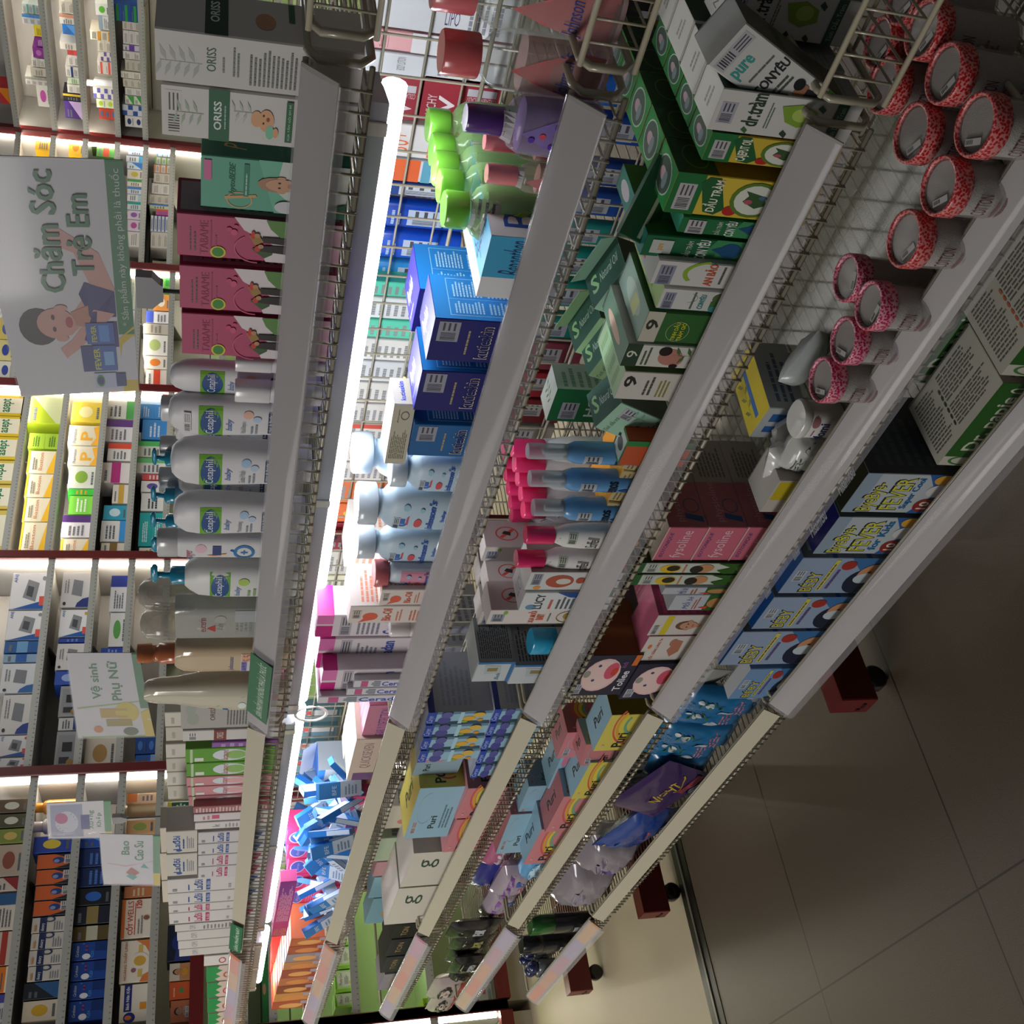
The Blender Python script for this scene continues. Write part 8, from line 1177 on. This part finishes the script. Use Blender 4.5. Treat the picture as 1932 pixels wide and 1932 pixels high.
lay((b.x + w / 2 + 0.05, 1.06), w, 0.11, zt5 - FL[4] + 0.02, 'bcb8ac', [('r', '1a6a8c', 0.1, 0.1, 1, 1)], None, DPT, {'T': 'a8a598'}, 'gum_wipes_carton', 'white carton with teal band in the back row at the photo edge', 'green band cartons')
BF = lambda sub: [('p', '2a5a9c', [(0, 0), (1, 0), (1, 0.4), (0.5, 0.2), (0, 0.35)]), ('r', '8a9cac', 0, 0.86, 1, 1), ('t', '14161c', 'ByeBye-', 0.03, 0.68, 0.78, 0.90, 'b'), ('t', 'c8c83a', 'ByeBye-', 0.05, 0.69, 0.76, 0.88), ('t', '14161c', 'FEVER', 0.08, 0.48, 0.92, 0.68, 'b'), ('t', 'c8c83a', 'FEVER', 0.10, 0.49, 0.9, 0.66), ('t', '1f6aa0', sub, 0.12, 0.38, 0.9, 0.47, 'b'), ('e', '8a2a24', 0.22, 0.24, 0.17, 0.10), ('t', 'd8d4c8', '10', 0.12, 0.19, 0.32, 0.29, 'b'), ('e', 'c8c8c8', 0.6, 0.2, 0.16, 0.12), ('e', 'd09a3a', 0.88, 0.22, 0.12, 0.1)]
for q, (a0, b0, xt, tc, sub) in enumerate([(893, 968, 1612, '24261c', 'Super Cool'), (976, 1046, 1558, '12145a', 'for Kids')]):
    gb(4, a0, b0, xt, 'aeb6bc', 'fever patch carton with yellow-edged lettering, %s' % ['black topped one beside the green band cartons', 'navy topped one beside the boy cartons'][q], BF(sub), [('l', '4a5460', 0.1, 0.1, 0.9, 0.9, 8)], [('t', 'c4c8cc', 'Hisamitsu', 0.15, 0.12, 0.7, 0.26, 'b'), ('t', '7a7c3a' if q == 0 else '3a3c5a', 'FEVER', 0.2, 0.4, 0.7, 0.7, 'b'), ('o', 'a8acb0', 0.85, 0.6, 0.08, 0.16, 0.2), ('r', 'a0a4a8', 0.3, 0.86, 0.6, 0.95)], cols={'T': tc, 'R': '3c4448'}, Y=0.862, dep=0.15, name='fever_patch_carton', group='yellow lettered fever patch cartons', xm=1680)
BB = [('p', '3a6a9c', [(0, 0), (1, 0), (1, 0.5), (0.6, 0.3), (0, 0.2)]), ('k', 'b0b8c0', 0.35, 0.86, 0.65, 0.96), ('t', '14161c', 'BÉBY', 0.05, 0.68, 0.62, 0.86, 'b'), ('t', 'c4b83a', 'BÉBY', 0.07, 0.69, 0.6, 0.84), ('r', 'c4bc4a', 0.1, 0.60, 0.95, 0.645), ('l', '4a3c5c', 0.12, 0.61, 0.9, 0.64, 1), ('l', '5a4a7c', 0.15, 0.52, 0.85, 0.58, 1), ('e', '9c2f28', 0.8, 0.48, 0.12, 0.075), ('e', '1a2238', 0.36, 0.24, 0.34, 0.17), ('e', 'c08a62', 0.58, 0.18, 0.26, 0.15), ('e', 'b8c4c8', 0.45, 0.24, 0.14, 0.10), ('e', '241c18', 0.62, 0.22, 0.02, 0.02), ('e', '241c18', 0.7, 0.14, 0.02, 0.02)]
for q, (a0, b0, xt) in enumerate([(1052, 1120, 1492), (1126, 1186, 1440), (1190, 1252, 1382)]):
    gb(4, a0, b0, xt, '8a9cb4', 'blue fever patch carton with a boy in bed, %s' % ['nearest the ByeBye cartons', 'middle of three', 'nearest the folded cards'][q], BB, [('l', 'b0b4bc', 0.1, 0.05, 0.9, 0.95, 10), ('r', '24447c', 0, 0.3, 1, 0.35), ('r', '24447c', 0, 0.65, 1, 0.7)], [('t', '14161c', 'BEBY', 0.28, 0.35, 0.8, 0.7, 'b'), ('t', 'a8a03c', 'BEBY', 0.3, 0.36, 0.78, 0.68), ('k', '9aa8b8', 0.75, 0.08, 0.97, 0.36), ('l', '4a7ab8', 0.2, 0.1, 0.6, 0.24, 1)], cols={'T': '154a8c', 'R': '6a7078'}, Y=0.862, dep=0.14, name='fever_patch_carton', group='boy in bed fever patch cartons', xm=1540)
g = G()
for q in range(5): g.box((-0.03 + 0.003 * q, -0.055 + 0.004 * q, 0.0 + 0.0105 * q), (0.03 + 0.003 * q, 0.055 + 0.004 * q, 0.0100 + 0.0105 * q), 'a8aaac' if q % 2 else '84888c', 0.003)
p = onY(1385, 1280, 0.93); obj_at(g, (p.x, 0.935, FL[4]), (0, 0, 0.2), 'leaflet_stack', 'stack of grey-white folded cards at the end of the bottom clear rail', 'leaflets')
gb(4, 1262, 1318, 1396, '6a8cb4', 'opened white carton showing a boy in bed, before the folded cards', BB, None, [('r', 'b4b8bc', 0, 0, 1, 1)], cols={'T': 'b4b8bc'}, Y=0.858, dep=0.03, name='fever_patch_carton', xm=1430)
pk(4, 1268, 1318, 1285, 1345, 0.94, 0.01, 'a0a298', [('r', '8a8c84', 0.1, 0.1, 0.9, 0.2)], 'loose grey card leaning behind the rails joint above the bottom shelf', name='loose_card', cat='card', rot=(0.2, 0.5, 0), seed=60, crease=0.001)
# bottom shelf second bay
FD = [('p', '8a1f40', [(0, 0.1), (1, 0.2), (1, 0.42), (0, 0.32)]), ('l', 'b87a8c', 0.1, 0.2, 0.8, 0.34, 3), ('e', 'b4bcc4', 0.15, 0.42, 0.12, 0.1), ('e', 'c4ccd0', 0.5, 0.66, 0.12, 0.06), ('F', '2f6a3a', 0.5, 0.46, 0.16, 0.3, 5), ('e', 'c8d0d4', 0.6, 0.78, 0.07, 0.04), ('t', '5a8ab4', 'Diana', 0.1, 0.85, 0.5, 0.95, 'i'), ('p', '7a9cb4', [(0, 0), (1, 0), (1, 0.16), (0.5, 0.08), (0, 0.06)])]
for q in range(5):
    a0 = 1340 + q * 29
    cx, w = span(a0, a0 + 33, 1345, 0.87 + 0.0 * q); z0 = FL[4]
    g = pouch(w, 0.155 if q < 4 else 0.13, 0.04, '1f6a9c:p', FD, seed=70 + q, crease=0.006)
    obj_at(g, (cx, 0.905 + 0.012 * (q % 2), z0), (-0.12, 0, 0.15), 'pad_pack', 'blue pad pack with white flower and crimson band, %s from the joint' % ON[q], 'pack', 'blue flower pad packs')
for q in range(4):
    cx, w = span(1352 + q * 34, 1384 + q * 34, 1300, 1.0)
    obj_at(pouch(w, 0.16, 0.05, '24282e:p', [('r', '4a4e54', 0.3, 0.2, 0.7, 0.6)], seed=80 + q), (cx, 1.02, FL[4]), (0, 0, 0.1), 'pad_pack', 'dark soft pack in the back row of the bottom shelf, %s' % ON[q], 'pack', 'dark soft packs')
pk(4, 1480, 1545, 1176, 1290, 0.865, 0.02, '3a2456:p', [('p', '6a2a4c', [(0, 0), (0.5, 0), (0.2, 1), (0, 1)]), ('t', 'b8a03a', 'NIGHT', 0.3, 0.4, 0.75, 0.55, 'b'), ('o', 'c09a3a', 0.6, 0.6, 0.3, 0.25, 0.08, 4.4, 1.6), ('r', '8a3a44', 0.6, 0.2, 0.95, 0.32), ('e', 'b4b4c4', 0.75, 0.1, 0.12, 0.08), ('r', '2a5aa4', 0.6, 0.05, 0.95, 0.14)], 'purple and crimson night pad pack reading NIGHT on the bottom shelf', rot=(0, 0.5, 0.1), seed=90, crease=0.008)
pk(4, 1550, 1612, 1140, 1215, 0.862, 0.05, '123a86:p', [('p', '1a6aa4', [(0.1, 0.1), (0.6, 0.1), (0.8, 0.7), (0.2, 0.8)]), ('r', 'a04a50', 0.4, 0.4, 0.6, 0.46), ('p', 'b09a3a', [(0.1, 0.9), (0.5, 0.7), (0.52, 0.72), (0.14, 0.94)]), ('r', 'b0b4bc', 0.7, 0.2, 0.84, 0.3)], 'large glossy royal blue bag hanging over the bottom cream rail', name='blue_bag', cat='bag', rot=(0.1, 0.3, 0.0), seed=91, crease=0.01, z=FL[4] + 0.015, h=0.125)
for q, (a0, b0, xt, xb) in enumerate([(1616, 1662, 1060, 1130), (1666, 1722, 1062, 1150), (1600, 1670, 1050, 1120)]):
    pk(4, a0, b0, xt, xb, 0.868 if q < 2 else 0.985, 0.10, 'a098a0:t0.6', [('r', '5a3a7c', 0.1, 0.3, 0.3, 0.6), ('r', '3a4a8c', 0.6, 0.02, 0.95, 0.14), ('r', 'a88a3a', 0.3, 0.02, 0.55, 0.12), ('e', '8a8090', 0.5, 0.7, 0.2, 0.1)], 'bulky clear plastic bag of pads on the bottom shelf, %s' % ['nearest the royal blue bag', 'middle one in front', 'rear one by the deodorants'][q], name='pad_bag', cat='bag', group='bulky clear pad bags', seed=95 + q, crease=0.022, z=FL[4] + 0.005, h=0.135)
# deodorants at the far bottom
BT = [(0, 0.97, 2.6), (0.02, 1, 2.6), (0.6, 1, 2.6), (0.63, 0.97, 2.6)]
for q, (a0, b0, xt, cap, body, lb) in enumerate([(1722, 1760, 1003, '1f5a24:p', '1c2024:p', 'black deodorant bottle with large green cap'), (1757, 1794, 988, '15181c:p', '181c20:p', 'black deodorant bottle with black cap beside the green capped one')]):
    gbottle(4, a0, b0, xt, lb, BT, body, [('k', 'a8acac', 0.4, 0.2, 0.8, 0.32), ('l', '6a7478', 0.2, 0.1, 0.8, 0.18, 1)], [('cap', 0.63, 1.0, 0.97, cap, 2.6)], Y=0.875, flat=0.75, name='deodorant_bottle', group='far bottom shelf bottles', xm=1060)
for q, (yc, x, Yq) in enumerate([(1800, 988, 0.90), (1812, 968, 0.96), (1828, 984, 0.88), (1842, 970, 0.94), (1858, 982, 0.89), (1868, 972, 0.95)]):
    Yq = 0.868 + 0.05 * (q % 2) + 0.045 * (q // 4); p = onY(x, yc, Yq); p.x = -3.33 - 0.05 * (q // 2) + 0.006 * q; h = 0.088; r = 0.021
    root = empty('roll_on_bottle', 'grey roll-on bottle with round navy cap, %s of the cluster' % ON[q], 'bottle', (p.x, Yq, FL[4]), 0, 'roll-on bottles with navy caps')
    g = G(); g.loft([(0, r * 0.9, r * 0.9, 2), (0.003, r, r, 2), (h * 0.6, r, r, 2), (h * 0.66, r * 0.8, r * 0.8, 2)], '5a5e62:p', 20); art(g, [('k', '9a9ea0', 0.2, 0.2, 0.8, 0.5)], front_fn([(0, r, r, 2), (h, r, r, 2)], 2 * r, 0, h * 0.66), curved=2); g.build('body', root)
    g = G(); cz = h * 0.82; rr = 0.0185
    g.loft([(cz + rr * math.sin(t), rr * math.cos(t) + 1e-4, rr * math.cos(t) + 1e-4, 2) for t in [(-1.1 + 2.65 * j / 9) for j in range(10)]], '1c2450:p', 20); g.build('cap', root)

# ------------------------------------------------------------------ signs clipped above the gondola
def sign(tag_pts, Y, name, lb, arts, stem=None, seed=1):
    """thin plastic-covered card; corners (bottom near, bottom far, top far, top near) on plane Y"""
    P = [onY(x, y, Y) for x, y in tag_pts]
    root = empty(name, lb, 'sign', P[0], 0)
    o = P[0]; u = P[1] - P[0]; v = P[3] - P[0]; w2 = P[2] - P[1]
    W = u.length
    def fn(a, b, off):
        # a from the far (left as seen upright) to the near side
        aa = 1 - a
        q = P[0] * ((1 - aa) * (1 - b)) + P[1] * (aa * (1 - b)) + P[2] * (aa * b) + P[3] * ((1 - aa) * b) - o
        bow = 0.006 * math.sin(PI * aa)
        return Vector((q.x, q.y - bow - off, q.z))
    g = G(); n = 8
    for s, m in ((-0.0012, 'bcbcc0'), (0.0, 'c9c9cc')):
        vs = [fn(a / n, b, s) for b in (0, 1) for a in range(n + 1)]
        fs = [[a, a + 1, n + 2 + a, n + 1 + a] for a in range(n)]
        g.add(vs, fs if s == 0.0 else [f[::-1] for f in fs], m)
    E = [fn(0, 0, 0), fn(1, 0, 0), fn(1, 1, 0), fn(0, 1, 0)]; E2 = [fn(0, 0, -.0012), fn(1, 0, -.0012), fn(1, 1, -.0012), fn(0, 1, -.0012)]
    g.add(E + E2, [[1, 2, 6, 5], [3, 0, 4, 7]], 'bcbcc0')
    art(g, arts, fn, curved=True, eps=0.00006)
    g.build('card', root)
    vs = [fn(a / n, b, 0.004 if 0 < a < n else 0.003) for b in (-0.01, 1.01) for a in range(n + 1)]
    g = G(); g.add(vs, [[a, a + 1, n + 2 + a, n + 1 + a] for a in range(n)], 'e0e0e4:t0.06', True); g.build('clear_sleeve', root)
    if stem:
        (cx0, cy), (cx1, _), rx = stem
        a = onY(cx0, cy, Y) - o; b = onY(cx1, cy, Y) - o; c = onY(rx, cy, Y) - o
        g = G(); hw = 0.022
        pts = [(-hw, a.z), (hw, a.z), (hw, a.z + (b.z - a.z) * 0.6), (hw * 0.55, b.z + (a.z - b.z) * 0.1), (hw * 0.5, b.z), (-hw * 0.5, b.z), (-hw * 0.55, b.z + (a.z - b.z) * 0.1), (-hw, a.z + (b.z - a.z) * 0.6)]
        m = len(pts); vs = [(a.x + x, a.y - 0.006, z) for x, z in pts] + [(a.x + x, a.y + 0.006, z) for x, z in pts]
        g.add(vs, [list(range(m)), list(range(m, 2 * m))[::-1]] + [[i, i + m, (i + 1) % m + m, (i + 1) % m] for i in range(m)], '8f9193:p'); g.build('clip', root)
        g = G(); g.tube([(a.x, a.y, b.z), (a.x, a.y, FL[0] - o.z + 0.0)], 0.0025, '3c3c3c:m', 8); g.build('stem', root)
    return root
BOY = [('p', 'c9968a', [(0.30, 0.50), (0.36, 0.53), (0.52, 0.30), (0.66, 0.40), (0.70, 0.58), (0.74, 0.60), (0.76, 0.50), (0.66, 0.22), (0.5, 0.12)]), ('p', 'c9968a', [(0.40, 0.14), (0.24, 0.44), (0.19, 0.56), (0.24, 0.60), (0.28, 0.50), (0.42, 0.30)]),
  ('p', '1e1e6a', [(0.24, 0.13), (0.50, 0.13), (0.54, 0.35), (0.49, 0.40), (0.38, 0.33), (0.28, 0.40), (0.24, 0.32)]), ('p', 'b8806c', [(0.34, 0.34), (0.44, 0.34), (0.41, 0.48), (0.35, 0.48)]),
  ('e', '2a2422', 0.345, 0.74, 0.085, 0.15), ('e', 'c9968a', 0.36, 0.60, 0.07, 0.15), ('e', 'c9968a', 0.29, 0.57, 0.015, 0.05), ('e', 'c9968a', 0.43, 0.55, 0.015, 0.05), ('e', '3a2420', 0.335, 0.62, 0.012, 0.014), ('e', '3a2420', 0.39, 0.62, 0.012, 0.014), ('e', 'a8404c', 0.365, 0.50, 0.025, 0.028),
  ('r', '2f5aa8', 0.12, 0.16, 0.25, 0.40), ('r', '24347c', 0.12, 0.34, 0.25, 0.44), ('r', '7aa8d8', 0.15, 0.18, 0.22, 0.26), ('r', '2f5aa8', 0.26, 0.16, 0.36, 0.38), ('r', '4a8ad0', 0.27, 0.2, 0.35, 0.28), ('t', 'c8c83a', 'FEVER', 0.13, 0.29, 0.24, 0.34, 'b'), ('t', 'c8c83a', 'FEVER', 0.27, 0.3, 0.35, 0.34, 'b'),
  ('r', 'b4bcd4', 0.03, 0.18, 0.11, 0.36), ('r', '28387c', 0.035, 0.10, 0.105, 0.18), ('e', '3f8a3a', 0.07, 0.31, 0.032, 0.035), ('e', '1f3a7c', 0.07, 0.31, 0.022, 0.025)]
sign([(232, 302), (262, 737), (40, 748), (-60, 292)], 0.955, 'price_sign', 'large white sign of a boy in blue standing on the top shelf',
  [('r', '2f7a48', 0.30, 0.0, 1, 0.125), ('p', 'cdb62c', [(0, 0), (0.34, 0), (0.28, 0.125), (0, 0.125)]), ('t', 'c4d0c4', '* Sản phẩm này không phải là thuốc', 0.34, 0.02, 0.97, 0.10)] + BOY + [('t', '2a7048', 'Chăm Sóc', 0.50, 0.48, 0.96, 0.68, 'b'), ('t', '2a7048', 'Trẻ Em', 0.57, 0.26, 0.88, 0.44, 'b')], stem=((257, 545), (308, 545), 345))
sign([(262, 1232), (292, 1388), (148, 1392), (126, 1232)], 0.985, 'price_sign', 'middle-sized hanging sign reading Ve Sinh Phu Nu with yellow flowers and bottles',
  [('p', '8fae6a', [(0, 0), (0.5, 0), (0.42, 0.95), (0, 0.95)]), ('t', '2f7a4c', 'Vệ sinh', 0.52, 0.58, 0.90, 0.74, 'b'), ('t', '2f7a4c', 'Phụ Nữ', 0.5, 0.30, 0.92, 0.48, 'b'), ('e', 'c8b43a', 0.35, 0.3, 0.13, 0.16), ('r', 'b89a3a', 0.28, 0.3, 0.4, 0.66), ('r', '9a8a3a', 0.16, 0.26, 0.26, 0.6), ('e', '4a5a34', 0.08, 0.3, 0.06, 0.1), ('e', 'c87a3a', 0.12, 0.72, 0.05, 0.06), ('r', '2f7a48', 0.4, 0, 1, 0.11), ('p', 'cdb62c', [(0, 0), (0.4, 0), (0.34, 0.12), (0, 0.12)])], stem=((292, 1310), (330, 1310), 345))
sign([(302, 1576), (302, 1670), (196, 1668), (188, 1573)], 1.0, 'price_sign', 'small pink and white sign reading Bao Cao Su with leaf shapes',
  [('p', 'cd9aa6', [(0, 0.12), (0.55, 0.12), (0.45, 0.6), (0.5, 0.9), (0, 0.85)]), ('t', '2f7a4c', 'Bao', 0.66, 0.52, 0.9, 0.66, 'b'), ('t', '2f7a4c', 'Cao Su', 0.56, 0.28, 0.9, 0.44, 'b'), ('p', 'a8504c', [(0.3, 0.6), (0.42, 0.5), (0.3, 0.36), (0.2, 0.48)]), ('p', '3f9a90', [(0.2, 0.4), (0.28, 0.5), (0.22, 0.6), (0.12, 0.48)]), ('p', '3f9a90', [(0.4, 0.2), (0.5, 0.28), (0.42, 0.34)]), ('r', '4a8a5c', 0.3, 0, 1, 0.12), ('r', 'cdb62c', 0, 0, 0.3, 0.12)], stem=((302, 1620), (330, 1620), 345))
sign([(208, 1510), (212, 1580), (92, 1582), (88, 1516)], 1.32, 'price_sign', 'small white sign reading Xuong Khop with a person bending, behind the gondola',
  [('r', '8a94ac', 0.05, 0.45, 0.95, 0.95), ('e', 'b8bcc8', 0.5, 0.7, 0.3, 0.18), ('r', '2a2f7c', 0.3, 0.34, 0.7, 0.48), ('e', 'a83a74', 0.62, 0.78, 0.14, 0.1), ('t', '3f8a5c', 'Xương', 0.3, 0.26, 0.8, 0.36, 'b'), ('t', '3f8a5c', 'Khớp', 0.36, 0.14, 0.74, 0.24, 'b'), ('r', '3f8a54', 0.2, 0, 1, 0.11), ('r', 'cdb62c', 0, 0, 0.2, 0.11)], stem=((212, 1545), (240, 1545), 260))
